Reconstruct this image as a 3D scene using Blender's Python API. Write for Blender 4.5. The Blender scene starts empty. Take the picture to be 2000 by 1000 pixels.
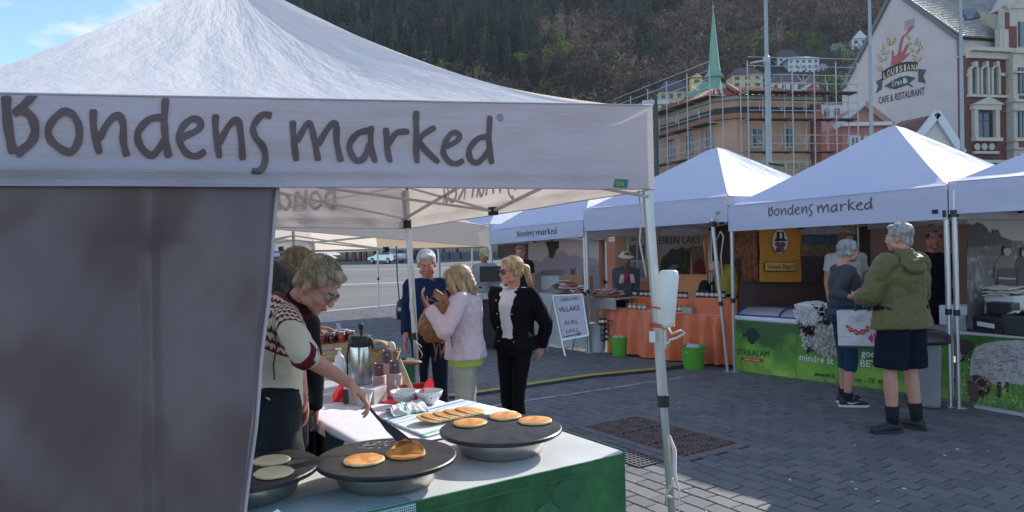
import bpy, bmesh, math, random
import numpy as np
from mathutils import Vector, Matrix, noise as mnoise
R = math.radians
random.seed(7)
S = bpy.context.scene
COL = S.collection
# ------------------------------------------------------------------ camera
CAMH, FPX, PITCH, ROLL = 1.72, 1450.0, 0.87, 1.3
cam = bpy.data.cameras.new('camera'); camo = bpy.data.objects.new('camera', cam); COL.objects.link(camo)
cam.sensor_width = 36; cam.lens = 36 * FPX / 2000; cam.clip_start = 0.05; cam.clip_end = 3000
CM = Matrix.Translation((0, 0, CAMH)) @ Matrix.Rotation(R(90 - PITCH), 4, 'X') @ Matrix.Rotation(R(-ROLL), 4, 'Z')
camo.matrix_world = CM
S.camera = camo
# ------------------------------------------------------------------ sky, sun, exposure
SUN_AZ = math.atan2(0.64, 0.77)      # from +Y towards +X
SUN_EL = R(30)
W = bpy.data.worlds.new('World'); S.world = W; W.use_nodes = True
nt = W.node_tree; nt.nodes.clear()
sky = nt.nodes.new('ShaderNodeTexSky'); sky.sky_type = 'NISHITA'; sky.sun_disc = False
sky.sun_elevation = SUN_EL; sky.sun_rotation = SUN_AZ; sky.altitude = 1600; sky.air_density = 0.9; sky.dust_density = 0.0; sky.ozone_density = 2.8
bg = nt.nodes.new('ShaderNodeBackground'); bg.inputs[1].default_value = 0.15
out = nt.nodes.new('ShaderNodeOutputWorld')
tc = nt.nodes.new('ShaderNodeTexCoord'); mp = nt.nodes.new('ShaderNodeMapping'); mp.inputs['Scale'].default_value = (1, 1, 2.6)
nz = nt.nodes.new('ShaderNodeTexNoise'); nz.inputs['Scale'].default_value = 6.5; nz.inputs['Detail'].default_value = 9; nz.inputs['Roughness'].default_value = 0.58
cr = nt.nodes.new('ShaderNodeValToRGB'); cr.color_ramp.elements[0].position = 0.50; cr.color_ramp.elements[1].position = 0.63
mx = nt.nodes.new('ShaderNodeMix'); mx.data_type = 'RGBA'; mx.inputs['B'].default_value = (3.2, 3.35, 3.55, 1)
L = nt.links
L.new(tc.outputs['Generated'], mp.inputs[0]); L.new(mp.outputs[0], nz.inputs['Vector']); L.new(nz.outputs['Fac'], cr.inputs[0])
L.new(cr.outputs[0], mx.inputs['Factor']); L.new(sky.outputs[0], mx.inputs['A']); L.new(mx.outputs['Result'], bg.inputs[0]); L.new(bg.outputs[0], out.inputs[0])
sl = bpy.data.lights.new('sun', 'SUN'); sl.energy = 3.2; sl.angle = R(0.5); sl.color = (1.0, 0.94, 0.85)
slo = bpy.data.objects.new('sun', sl); COL.objects.link(slo)
sd = Vector((math.sin(SUN_AZ) * math.cos(SUN_EL), math.cos(SUN_AZ) * math.cos(SUN_EL), math.sin(SUN_EL)))
slo.rotation_euler = sd.to_track_quat('Z', 'Y').to_euler()
S.view_settings.view_transform = 'Standard'; S.view_settings.look = 'None'; S.view_settings.gamma = 1
S.view_settings.use_curve_mapping = False; S.view_settings.exposure = 1.0
S.render.engine = 'CYCLES'
S.cycles.max_bounces = 6; S.cycles.diffuse_bounces = 3; S.cycles.glossy_bounces = 3; S.cycles.transmission_bounces = 5; S.cycles.transparent_max_bounces = 8
S.cycles.use_denoising = True
# ------------------------------------------------------------------ places: pixel of the 2000 x 1000 photograph -> point in the world
CO = Vector((0, 0, CAMH)); CR = CM.to_3x3()
def ray(px, py): return CR @ Vector((px - 1000, 500 - py, -FPX))
def P(px, py, Y):
 d = ray(px, py); return CO + d * (Y / d.y)
def G(px, py, z=0.0):
 d = ray(px, py); return CO + d * ((z - CAMH) / d.z)
def PL(px, py, p0, p1):                 # on the vertical plane through p0, p1
 d = ray(px, py); n = Vector((p1[1] - p0[1], p0[0] - p1[0], 0)); q = Vector((p0[0], p0[1], 0))
 return CO + d * ((q - CO).dot(n) / d.dot(n))
V = Vector
def lerp(a, b, t): return a + (b - a) * t
# ------------------------------------------------------------------ materials
_M = {}
def rgb(c):
 if isinstance(c, str):
  c = c.lstrip('#'); c = [int(c[i:i + 2], 16) / 255 for i in (0, 2, 4)]
  c = [x / 12.92 if x <= 0.04045 else ((x + 0.055) / 1.055) ** 2.4 for x in c]
 return tuple(c[:3])
def mat(name, col, rough=0.6, metal=0.0, var=0.12, vs=3.0, bump=0.0, bs=40.0, trans=0.0, spec=0.5, stretch=(1, 1, 1), col2=None, c2s=2.0, c2p=(0.45, 0.6), coord='Object', alpha=1.0, coat=0.0, bd=0.01, sss=0.0, emit=None, sheen=0.0, rvar=0.0, tcol=None):
 if name in _M: return _M[name]
 m = bpy.data.materials.new(name); m.use_nodes = True; t = m.node_tree; n = t.nodes; l = t.links
 b = n['Principled BSDF']; col = rgb(col)
 b.inputs['Roughness'].default_value = rough; b.inputs['Metallic'].default_value = metal
 b.inputs['Specular IOR Level'].default_value = spec; b.inputs['Coat Weight'].default_value = coat
 b.inputs['Sheen Weight'].default_value = sheen
 if sss: b.inputs['Subsurface Weight'].default_value = sss; b.inputs['Subsurface Radius'].default_value = (0.02, 0.008, 0.004)
 c = n.new('ShaderNodeTexCoord'); mpn = n.new('ShaderNodeMapping'); mpn.inputs['Scale'].default_value = stretch
 l.new(c.outputs[coord], mpn.inputs[0])
 cs = None
 src = n.new('ShaderNodeRGB'); src.outputs[0].default_value = (*col, 1); cs = src.outputs[0]
 if col2 is not None:
  nz2 = n.new('ShaderNodeTexNoise'); nz2.inputs['Scale'].default_value = c2s; nz2.inputs['Detail'].default_value = 6; nz2.inputs['Roughness'].default_value = 0.65
  l.new(mpn.outputs[0], nz2.inputs['Vector'])
  r2 = n.new('ShaderNodeMapRange'); r2.inputs['From Min'].default_value = c2p[0]; r2.inputs['From Max'].default_value = c2p[1]
  l.new(nz2.outputs['Fac'], r2.inputs[0])
  x = n.new('ShaderNodeMix'); x.data_type = 'RGBA'; l.new(r2.outputs[0], x.inputs['Factor']); l.new(cs, x.inputs['A']); x.inputs['B'].default_value = (*rgb(col2), 1)
  cs = x.outputs['Result']
 if var:
  nz1 = n.new('ShaderNodeTexNoise'); nz1.inputs['Scale'].default_value = vs; nz1.inputs['Detail'].default_value = 7; nz1.inputs['Roughness'].default_value = 0.7
  l.new(mpn.outputs[0], nz1.inputs['Vector'])
  r = n.new('ShaderNodeMapRange'); r.inputs['From Min'].default_value = 0.3; r.inputs['From Max'].default_value = 0.7
  r.inputs['To Min'].default_value = 1 - var; r.inputs['To Max'].default_value = 1 + var
  l.new(nz1.outputs['Fac'], r.inputs[0])
  vm = n.new('ShaderNodeVectorMath'); vm.operation = 'SCALE'; l.new(cs, vm.inputs[0]); l.new(r.outputs[0], vm.inputs['Scale']); cs = vm.outputs[0]
 l.new(cs, b.inputs['Base Color'])
 if rvar:
  rr = n.new('ShaderNodeMapRange'); rr.inputs['From Min'].default_value = 0.3; rr.inputs['From Max'].default_value = 0.7
  rr.inputs['To Min'].default_value = max(0, rough - rvar); rr.inputs['To Max'].default_value = min(1, rough + rvar)
  nzr = n.new('ShaderNodeTexNoise'); nzr.inputs['Scale'].default_value = vs * 2.3; nzr.inputs['Detail'].default_value = 5; l.new(mpn.outputs[0], nzr.inputs['Vector'])
  l.new(nzr.outputs['Fac'], rr.inputs[0]); l.new(rr.outputs[0], b.inputs['Roughness'])
 nrm = None
 if bump:
  nb = n.new('ShaderNodeTexNoise'); nb.inputs['Scale'].default_value = bs; nb.inputs['Detail'].default_value = 5; nb.inputs['Roughness'].default_value = 0.6
  l.new(mpn.outputs[0], nb.inputs['Vector'])
  bb = n.new('ShaderNodeBump'); bb.inputs['Strength'].default_value = bump; bb.inputs['Distance'].default_value = bd
  l.new(nb.outputs['Fac'], bb.inputs['Height']); l.new(bb.outputs[0], b.inputs['Normal']); nrm = bb.outputs[0]
 if emit:
  b.inputs['Emission Color'].default_value = (*rgb(emit[0]), 1); b.inputs['Emission Strength'].default_value = emit[1]
 o = n['Material Output']
 if trans:
  tr = n.new('ShaderNodeBsdfTranslucent'); l.new(cs, tr.inputs[0])
  if tcol:
   for k_ in list(tr.inputs[0].links): l.remove(k_)
   tr.inputs[0].default_value = (*rgb(tcol), 1)
  if nrm: l.new(nrm, tr.inputs['Normal'])
  ms = n.new('ShaderNodeMixShader'); ms.inputs[0].default_value = trans
  l.new(b.outputs[0], ms.inputs[1]); l.new(tr.outputs[0], ms.inputs[2]); l.new(ms.outputs[0], o.inputs[0])
 if alpha < 1: b.inputs['Alpha'].default_value = alpha
 m['col_out'] = 1
 _M[name] = m; return m
def glass_mat(name, col=(0.8, 0.85, 0.85), rough=0.05, mixin=0.75):
 if name in _M: return _M[name]
 m = bpy.data.materials.new(name); m.use_nodes = True; t = m.node_tree; n = t.nodes; l = t.links
 b = n['Principled BSDF']; b.inputs['Base Color'].default_value = (*rgb(col), 1); b.inputs['Roughness'].default_value = rough
 tr = n.new('ShaderNodeBsdfTransparent'); tr.inputs[0].default_value = (0.9, 0.93, 0.93, 1)
 ms = n.new('ShaderNodeMixShader'); ms.inputs[0].default_value = mixin
 l.new(b.outputs[0], ms.inputs[1]); l.new(tr.outputs[0], ms.inputs[2]); l.new(ms.outputs[0], n['Material Output'].inputs[0])
 _M[name] = m; return m
# ------------------------------------------------------------------ mesh building
def frame_from(d, up=V((0, 0, 1))):
 d = d.normalized()
 if abs(d.dot(up)) > 0.98: up = V((1, 0, 0))
 a = d.cross(up).normalized(); b = a.cross(d).normalized(); return a, b, d
def world_matrix(o):
 M = o.matrix_basis.copy() if o.rotation_euler or True else None
 M = Matrix.LocRotScale(o.location, o.rotation_euler, o.scale)
 while o.parent: o = o.parent; M = Matrix.LocRotScale(o.location, o.rotation_euler, o.scale) @ M
 return M
class MB:
 def __init__(s): s.v = []; s.f = []; s.uv = {}; s.mi = []
 def add(s, vs, fs, uvs=None):
  k = len(s.v); s.v += [V(p) for p in vs]; s.f += [tuple(i + k for i in f) for f in fs]
  if uvs:
   for i, u in enumerate(uvs): s.uv[k + i] = u
  return s
 def box(s, c, d, rz=0.0, M=None):
  x, y, z = d[0] / 2, d[1] / 2, d[2] / 2
  pts = [V((a, b, e)) for a in (-x, x) for b in (-y, y) for e in (-z, z)]
  Rm = M if M is not None else Matrix.Rotation(rz, 3, 'Z')
  return s.add([Rm @ p + V(c) for p in pts], [(0, 1, 3, 2), (4, 6, 7, 5), (0, 4, 5, 1), (2, 3, 7, 6), (0, 2, 6, 4), (1, 5, 7, 3)])
 def hexa(s, b, t):      # bottom 4, top 4 (ccw)
  return s.add(list(b) + list(t), [(3, 2, 1, 0), (4, 5, 6, 7), (0, 1, 5, 4), (1, 2, 6, 5), (2, 3, 7, 6), (3, 0, 4, 7)])
 def bar(s, p0, p1, w, h=None, up=V((0, 0, 1))):
  p0, p1 = V(p0), V(p1); h = h or w; a, b, d = frame_from(p1 - p0, up)
  c = [(-w / 2, -h / 2), (w / 2, -h / 2), (w / 2, h / 2), (-w / 2, h / 2)]
  return s.hexa([p0 + a * x + b * y for x, y in c], [p1 + a * x + b * y for x, y in c])
 def cyl(s, p0, p1, r0, r1=None, n=12, cap=True, sx=1.0, sy=1.0, up=V((0, 0, 1))):
  p0, p1 = V(p0), V(p1); r1 = r0 if r1 is None else r1; a, b, d = frame_from(p1 - p0, up)
  vs = []; 
  for p, r in ((p0, r0), (p1, r1)):
   vs += [p + a * (r * sx * math.cos(2 * math.pi * i / n)) + b * (r * sy * math.sin(2 * math.pi * i / n)) for i in range(n)]
  fs = [(i, (i + 1) % n, n + (i + 1) % n, n + i) for i in range(n)]
  if cap: fs += [tuple(range(n - 1, -1, -1)), tuple(range(n, 2 * n))]
  return s.add(vs, fs)
 def tube(s, pts, r, n=8, rs=None, flat=1.0):
  pts = [V(p) for p in pts]; m = len(pts); vs = []; pa = None
  for i, p in enumerate(pts):
   d = (pts[min(i + 1, m - 1)] - pts[max(i - 1, 0)])
   if d.length < 1e-9: d = V((0, 0, 1))
   if pa is None: a, b, d = frame_from(d)
   else:
    d = d.normalized(); a = (pa - d * pa.dot(d)); a = a.normalized() if a.length > 1e-6 else frame_from(d)[0]; b = a.cross(d)
   pa = a; rr = rs[i] if rs else r
   vs += [p + a * rr * math.cos(2 * math.pi * k / n) + b * rr * flat * math.sin(2 * math.pi * k / n) for k in range(n)]
  fs = [(i * n + k, i * n + (k + 1) % n, (i + 1) * n + (k + 1) % n, (i + 1) * n + k) for i in range(m - 1) for k in range(n)]
  fs += [tuple(range(n - 1, -1, -1)), tuple((m - 1) * n + k for k in range(n))]
  return s.add(vs, fs)
 def lathe(s, prof, c=(0, 0, 0), n=24, sx=1.0, sy=1.0, M=None):
  vs = []; c = V(c)
  for r, z in prof:
   for k in range(n):
    p = V((r * sx * math.cos(2 * math.pi * k / n), r * sy * math.sin(2 * math.pi * k / n), z))
    vs.append((M @ p if M is not None else p) + c)
  m = len(prof)
  fs = [(i * n + k, i * n + (k + 1) % n, (i + 1) * n + (k + 1) % n, (i + 1) * n + k) for i in range(m - 1) for k in range(n)]
  if prof[0][0] > 1e-6: fs.append(tuple(range(n - 1, -1, -1)))
  if prof[-1][0] > 1e-6: fs.append(tuple((m - 1) * n + k for k in range(n)))
  return s.add(vs, fs)
 def ell(s, c, r, n=14, m=9, M=None):
  if not hasattr(r, '__len__'): r = (r, r, r)
  c = V(c); vs = [V((0, 0, -r[2]))]
  for j in range(1, m):
   a = -math.pi / 2 + math.pi * j / m
   vs += [V((r[0] * math.cos(a) * math.cos(2 * math.pi * k / n), r[1] * math.cos(a) * math.sin(2 * math.pi * k / n), r[2] * math.sin(a))) for k in range(n)]
  vs.append(V((0, 0, r[2])))
  fs = [(0, 1 + (k + 1) % n, 1 + k) for k in range(n)]
  for j in range(m - 2):
   q = 1 + j * n
   fs += [(q + k, q + (k + 1) % n, q + n + (k + 1) % n, q + n + k) for k in range(n)]
  q = 1 + (m - 2) * n
  fs += [(q + k, q + (k + 1) % n, len(vs) - 1) for k in range(n)]
  return s.add([(M @ p if M is not None else p) + c for p in vs], fs)
 def cap(s, p0, p1, r0, r1=None, n=10, k=1.0):     # capsule
  p0, p1 = V(p0), V(p1); r1 = r0 if r1 is None else r1; a, b, d = frame_from(p1 - p0)
  rings = [(p0 - d * r0 * 0.98, r0 * 0.15), (p0 - d * r0 * 0.7, r0 * 0.7), (p0, r0), (p1, r1), (p1 + d * r1 * 0.7, r1 * 0.7), (p1 + d * r1 * 0.98, r1 * 0.15)]
  vs = []
  for p, r in rings: vs += [p + a * r * math.cos(2 * math.pi * i / n) + b * r * k * math.sin(2 * math.pi * i / n) for i in range(n)]
  fs = [(j * n + i, j * n + (i + 1) % n, (j + 1) * n + (i + 1) % n, (j + 1) * n + i) for j in range(5) for i in range(n)]
  fs += [tuple(range(n - 1, -1, -1)), tuple(5 * n + i for i in range(n))]
  return s.add(vs, fs)
 def loft(s, rings, n=16):    # rings: (center, axis_a, axis_b) ellipses
  vs = []
  for c, a, b in rings: vs += [V(c) + V(a) * math.cos(2 * math.pi * i / n) + V(b) * math.sin(2 * math.pi * i / n) for i in range(n)]
  m = len(rings)
  fs = [(j * n + i, j * n + (i + 1) % n, (j + 1) * n + (i + 1) % n, (j + 1) * n + i) for j in range(m - 1) for i in range(n)]
  fs += [tuple(range(n - 1, -1, -1)), tuple((m - 1) * n + i for i in range(n))]
  return s.add(vs, fs)
 def grid(s, fn, nu, nv):
  vs = [V(fn(i / nu, j / nv)) for j in range(nv + 1) for i in range(nu + 1)]
  uv = [(i / nu, j / nv) for j in range(nv + 1) for i in range(nu + 1)]
  w = nu + 1
  return s.add(vs, [(j * w + i, j * w + i + 1, (j + 1) * w + i + 1, (j + 1) * w + i) for j in range(nv) for i in range(nu)], uv)
 def poly(s, pts): return s.add(pts, [tuple(range(len(pts)))])
 def prism(s, pts, ext):       # planar outline extruded by vector ext
  n = len(pts); ext = V(ext); pts = [V(p) for p in pts]
  return s.add(pts + [p + ext for p in pts], [tuple(range(n - 1, -1, -1)), tuple(range(n, 2 * n))] + [(i, (i + 1) % n, n + (i + 1) % n, n + i) for i in range(n)])
 def build(s, name, m=None, parent=None, world=True, smooth=False, bevel=0, solid=0, sub=0, kind=None, auto=None):
  vs = s.v
  if parent is not None and world:
   Mi = world_matrix(parent).inverted(); vs = [Mi @ p for p in vs]
  me = bpy.data.meshes.new(name); me.from_pydata([tuple(p) for p in vs], [], s.f)
  if s.uv:
   ul = me.uv_layers.new(name='UVMap'); li = np.zeros(len(me.loops), dtype=np.int32); me.loops.foreach_get('vertex_index', li)
   arr = np.zeros((len(vs), 2), dtype=np.float32)
   for k, u in s.uv.items(): arr[k] = u
   ul.data.foreach_set('uv', arr[li].ravel())
  if m is not None:
   for x in (m if isinstance(m, (list, tuple)) else [m]): me.materials.append(x)
   if s.mi and len(s.mi) == len(s.f): me.polygons.foreach_set('material_index', s.mi)
  if smooth: me.polygons.foreach_set('use_smooth', [True] * len(me.polygons))
  me.update()
  o = bpy.data.objects.new(name, me); COL.objects.link(o)
  if parent is not None: o.parent = parent
  if solid:
   md = o.modifiers.new('solid', 'SOLIDIFY'); md.thickness = solid; md.offset = 0
  if bevel:
   md = o.modifiers.new('bevel', 'BEVEL'); md.width = bevel; md.segments = 2; md.limit_method = 'ANGLE'; md.angle_limit = R(40); md.harden_normals = False
  if sub:
   md = o.modifiers.new('sub', 'SUBSURF'); md.levels = sub; md.render_levels = sub
  if auto and smooth:
   try: me.set_sharp_from_angle(angle=R(auto))
   except Exception: pass
  if kind: o['kind'] = kind
  return o
def thing(name, label, cat, loc=(0, 0, 0), rz=0.0, group=None):
 o = bpy.data.objects.new(name, None); COL.objects.link(o); o.location = V(loc); o.rotation_euler = (0, 0, rz); o.empty_display_size = 0.1
 o['label'] = label; o['category'] = cat
 if group: o['group'] = group
 return o
def tag(o, label, cat, group=None):
 o['label'] = label; o['category'] = cat
 if group: o['group'] = group
 return o
def kids(o): return [c for c in bpy.data.objects if c.parent == o]
_kids = {}
def copy_tree(o, parent=None, label=None):
 c = o.copy(); COL.objects.link(c); c.parent = parent
 if label: c['label'] = label
 for ch in kids(o): copy_tree(ch, c)
 return c
def text_obj(txt, origin, ux, uz, height, m, parent, name='lettering', align='LEFT', spacing=1.0, extrude=0.0004, squeeze=1.0, width=None, shear=0.0, offset=0.0):
 """flat print: text whose baseline starts at origin, running along ux, up along uz (world vectors)"""
 cu = bpy.data.curves.new(name, 'FONT'); cu.body = txt; cu.size = 1.0; cu.extrude = extrude; cu.align_x = align; cu.space_character = spacing; cu.shear = shear; cu.offset = offset; cu.resolution_u = 3
 cu.materials.append(m)
 o = bpy.data.objects.new(name, cu); COL.objects.link(o)
 me = bpy.data.meshes.new_from_object(o); bpy.data.objects.remove(o); bpy.data.curves.remove(cu)
 me.name = name
 o = bpy.data.objects.new(name, me); COL.objects.link(o)
 if not me.materials: me.materials.append(m)
 ux = V(ux).normalized(); uz = V(uz).normalized(); n = ux.cross(uz)
 sc = height / 0.70
 sx = sc * squeeze
 if width:
  xs = [v.co.x for v in me.vertices]
  if xs: sx = width / max(1e-6, max(xs) - min(xs))
 M = Matrix.Translation(V(origin)) @ Matrix((ux, uz, n)).transposed().to_4x4() @ Matrix.Diagonal((sx, sc, 1, 1))
 if parent is not None:
  M = world_matrix(parent).inverted() @ M
 for v in me.vertices: v.co = M @ v.co
 o.parent = parent
 return o
def n3(p, s=1.0): return mnoise.noise(V(p) * s)
# ================================================================== ground
U = V((0.545, -0.838, 0)); N = V((0.838, 0.545, 0)); Z = V((0, 0, 1))
def tone_mat(name, ca, cb, cc, rough=0.7, bump=0.5, bs=60, bd=0.004, spec=0.4, spread=0.45):
 """material whose tone varies piece by piece through the mesh attribute 'tone'"""
 m = mat(name, ca, rough=rough, var=0.16, vs=14, bump=bump, bs=bs, bd=bd, spec=spec, rvar=0.12)
 t = m.node_tree; n = t.nodes; l = t.links
 a = n.new('ShaderNodeAttribute'); a.attribute_name = 'tone'
 r = n.new('ShaderNodeValToRGB'); e = r.color_ramp.elements; e[0].color = (*rgb(ca), 1); e[1].color = (*rgb(cc), 1)
 x = e.new(0.5); x.color = (*rgb(cb), 1)
 l.new(a.outputs['Fac'], r.inputs[0])
 for vm in [q for q in n if q.type == 'VECT_MATH']: l.new(r.outputs[0], vm.inputs[0])
 return m
def set_tone(o, per_vertex):
 at = o.data.attributes.new('tone', 'FLOAT', 'POINT'); at.data.foreach_set('value', np.asarray(per_vertex, dtype=np.float32))
M_pave = tone_mat('paving stone', (0.105, 0.113, 0.12), (0.145, 0.148, 0.152), (0.165, 0.148, 0.148), bump=0.6, bs=70, bd=0.004)
mb = MB(); mb.grid(lambda u, v: (lerp(-60, 60, u), lerp(-12, 34, v), -0.016), 8, 8)
plaza = mb.build('plaza', mat('joint sand', (0.045, 0.045, 0.045), rough=0.95, bump=0.5, bs=90), kind='structure')
def stone_mesh(l, w, seed):
 rd = random.Random(seed); j = lambda a: rd.uniform(-a, a)
 hx, hy, c = l / 2, w / 2, 0.006
 o = [V((-hx + j(.003), -hy + j(.003), -0.014)), V((hx + j(.003), -hy + j(.003), -0.014)), V((hx + j(.003), hy + j(.003), -0.014)), V((-hx + j(.003), hy + j(.003), -0.014))]
 a, b = j(0.0022), j(0.0022)
 mid = [V((p.x, p.y, -0.004)) for p in o]
 top = [V((p.x * (1 - c / hx), p.y * (1 - c / hy), 0.0 + (a if p.x > 0 else -a) + (b if p.y > 0 else -b))) for p in o]
 return o + mid + top, [(0, 1, 5, 4), (1, 2, 6, 5), (2, 3, 7, 6), (3, 0, 4, 7), (4, 5, 9, 8), (5, 6, 10, 9), (6, 7, 11, 10), (7, 4, 8, 11), (8, 9, 10, 11)]
SL, SW, GAP = 0.212, 0.142, 0.009
variants = []
for k in range(14):
 vs, fs = stone_mesh(SL - GAP, SW - GAP, k)
 q = MB(); q.add(vs, fs); o = q.build('paving_stone', M_pave, plaza, world=False); set_tone(o, [random.random()] * 12); variants.append(o)
CMi = CM.inverted()
def proj(p):
 q = CMi @ V(p)
 if q.z > -0.05: return None
 return 1000 + FPX * q.x / -q.z, 500 - FPX * q.y / -q.z, -q.z
g0 = V((0.9, 6.6, 0)); iU, iN = V((1, 0, 0)), V((0, 1, 0))
gc = [G(1111, 834), G(1241, 810), G(1481, 867), G(1333, 899)]
gcen = sum(gc, V((0, 0, 0))) / 4; gcen.z = 0
def in_grate(p):
 d = p - gcen; return abs(d.dot(U)) < 0.64 and abs(d.dot(N)) < 0.37
edge_p, edge_d = G(626, 610), (G(773, 596) - G(626, 610)).normalized()
stones = []
for jn in range(-150, 190):
 for iu in range(-110, 80):
  wob = 0.012 * math.sin(jn * 1.7) 
  p = gcen + U * ((iu + 0.5 * (jn % 2)) * SL + wob) + N * (jn * SW)
  if p.y < 3.5 or p.y > 26: continue
  r = proj(p)
  if not r or r[0] < 380 or r[0] > 2060 or r[1] > 1060: continue
  if edge_d.cross(p - edge_p).z > 0: continue
  if in_grate(p): continue
  stones.append((r[2], r[0], r[1], p))
stones.sort(key=lambda s: s[0])
near = [s for s in stones if 1235 < s[1] < 2010 and s[2] < 1010][:300]
nearset = set(id(s) for s in near)
for i, s in enumerate(near):
 o = variants[i % 14] if i < 14 else variants[random.randrange(14)].copy()
 if i >= 14: COL.objects.link(o); o.parent = plaza
 o.location = s[3]; o.rotation_euler = (0, 0, math.atan2(U.y, U.x) + random.uniform(-.012, .012) + (math.pi if random.random() < .5 else 0))
q = MB(); tone = []
ang = Matrix.Rotation(math.atan2(U.y, U.x), 3, 'Z')
for i, s in enumerate(stones):
 if id(s) in nearset: continue
 vs, fs = stone_mesh(SL - GAP, SW - GAP, i % 97)
 Ra = ang @ Matrix.Rotation(random.uniform(-.012, .012), 3, 'Z')
 q.add([Ra @ v + s[3] for v in vs], fs); tone += [random.random()] * 12
o = q.build('paving_stones', M_pave, plaza, world=False, kind='stuff'); set_tone(o, tone)
# street beyond the paved square
q = MB(); a = edge_p - edge_d * 34; b = edge_p + edge_d * 120; nn = V((-edge_d.y, edge_d.x, 0))
q.add([a, b, b + nn * 300, a + nn * 300], [(0, 1, 2, 3)]); 
for v_ in q.v: v_.z = -0.006
street = q.build('street', mat('pale asphalt', (0.17, 0.165, 0.15), rough=0.85, var=0.14, vs=0.5, stretch=(0.25, 1.6, 1), bump=0.3, bs=30, col2=(0.125, 0.13, 0.13), c2s=0.3), kind='structure')
q = MB(); q.box(edge_p + edge_d * 15 + nn * 0.1 + V((0, 0, -0.03)), (150, 0.28, 0.08), rz=math.atan2(edge_d.y, edge_d.x))
q.build('kerb_strip', mat('kerb granite', (0.42, 0.40, 0.37), var=0.15, vs=8, bump=0.3), kind='structure')
q = MB(); q.add([(-400, -45, -0.05), (700, -45, -0.05), (700, 690, -0.05), (-400, 690, -0.05)], [(0, 1, 2, 3)])
q.build('ground', mat('far ground', (0.12, 0.12, 0.11), rough=0.95), kind='structure')
for (xa, ya, xb, yb, w, lab) in ((480, 563, 960, 545, 0.35, 'a'), (480, 530, 960, 522, 0.5, 'b')):
 q = MB(); p0, p1 = G(xa, ya), G(xb, yb); d = (p1 - p0).normalized(); s_ = V((-d.y, d.x, 0)) * w
 q.add([p0 - s_ + Z * .0005, p1 - s_ + Z * .0005, p1 + s_ + Z * .0005, p0 + s_ + Z * .0005], [(0, 1, 2, 3)])
 q.build('pale_stone_band', mat('pale band', (0.46, 0.44, 0.41), rough=0.8, var=0.12, bump=0.2), kind='structure')
# ------------------------------------------------------------------ cast iron covers
M_rust = mat('rusty iron', (0.19, 0.12, 0.10), rough=0.75, metal=0.0, var=0.25, vs=12, bump=0.4, bs=120, col2=(0.12, 0.10, 0.095), c2s=6, bd=0.003)
M_gap = mat('dark pit', (0.035, 0.026, 0.024), rough=0.95, var=0)
cov = thing('drain_cover', 'large rusty cast iron cover with fan pattern set in the dark paving', 'drain cover', gcen, math.atan2(U.y, U.x))
hl, hw = 0.715, 0.415
q = MB()
for (c, d) in (((0, -hw + .045, -.004), (2 * hl, .09, .02)), ((0, hw - .045, -.004), (2 * hl, .09, .02)), ((-hl + .045, 0, -.004), (.09, 2 * hw - .18, .02)), ((hl - .045, 0, -.004), (.09, 2 * hw - .18, .02))): q.box(c, d)
q.build('frame', mat('iron frame', (0.15, 0.125, 0.115), rough=0.7, var=0.2, vs=10, bump=0.4, bs=80), cov, world=False, bevel=.003)
pw = (2 * hl - .18 - .02) / 3
for k in range(3):
 cx = -hl + .09 + .005 + pw * (k + .5) + .005 * k
 q = MB(); q.box((cx, 0, -.012), (pw - .006, 2 * hw - .186, .012)); pn = q.build('cover_plate', M_gap, cov, world=False)
 q = MB(); H = hw - .095
 for gx in range(-1, 3):
  for gy in range(-1, 4):
   ox = cx - pw / 2 + gx * 0.21 + (gy % 2) * 0.105; oy = -H + gy * 0.17
   for ri in range(5):
    r_ = 0.03 + ri * 0.036
    nseg = max(2, int(r_ * math.pi / 0.042))
    for si in range(nseg):
     a0 = math.pi * (si + .08) / nseg; a1 = math.pi * (si + .92) / nseg
     am = (a0 + a1) / 2; x, y = ox + r_ * math.cos(am), oy + r_ * math.sin(am)
     if abs(x - cx) < pw / 2 - .016 and abs(y) < H - .012 and (y - oy) > 0 and ri * .036 < 0.17:
      q.box((x, y, -.001), ((a1 - a0) * r_, .024, .012), rz=am + math.pi / 2)
 q.build('fan_relief', M_rust, pn, world=False, kind='stuff')
c2 = G(1238, 896); dg = thing('drain_grate', 'small iron drain grate beside the green table, nearest to the table corner', 'drain grate', c2, math.atan2(U.y, U.x))
q = MB(); q.box((0, 0, .001), (.42, .28, .006)); q.build('plate', M_gap, dg, world=False)
q = MB()
for i in range(9): q.box((-.2 + i * .05, 0, .006), (.014, .28, .008))
for i in range(7): q.box((0, -.13 + i * .043, .0065), (.42, .012, .008))
q.build('grid_bars', mat('grate iron', (0.09, 0.09, 0.095), rough=0.6, var=0.2, bump=0.3), dg, world=False)
# painted line + cable ramp
def strip(name, pxs, w, z, h, m, seg=None):
 pts = [G(*p) for p in pxs]; fine = []
 for i in range(len(pts) - 1):
  for k in range(12): fine.append(pts[i].lerp(pts[i + 1], k / 12))
 fine.append(pts[-1]); q = MB()
 for i in range(len(fine) - 1):
  d = (fine[i + 1] - fine[i]).normalized(); s_ = V((-d.y, d.x, 0)) * w / 2
  a, b = fine[i], fine[i + 1]
  q.hexa([a - s_ + Z * z, b - s_ + Z * z, b + s_ + Z * z, a + s_ + Z * z], [a - s_ * .6 + Z * (z + h), b - s_ * .6 + Z * (z + h), b + s_ * .6 + Z * (z + h), a + s_ * .6 + Z * (z + h)])
 return q.build(name, m)
o = strip('painted_line', [(860, 812), (1000, 787), (1150, 765), (1335, 737)], .045, .0035, .001, mat('worn white paint', (0.42, 0.42, 0.42), var=0.3, vs=20, col2=(0.17, 0.175, 0.18), c2s=9, c2p=(0.5, 0.56))); o['kind'] = 'structure'
pth = [(870, 778), (950, 768), (1050, 752), (1150, 737), (1285, 724), (1345, 716), (1430, 703)]
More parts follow.
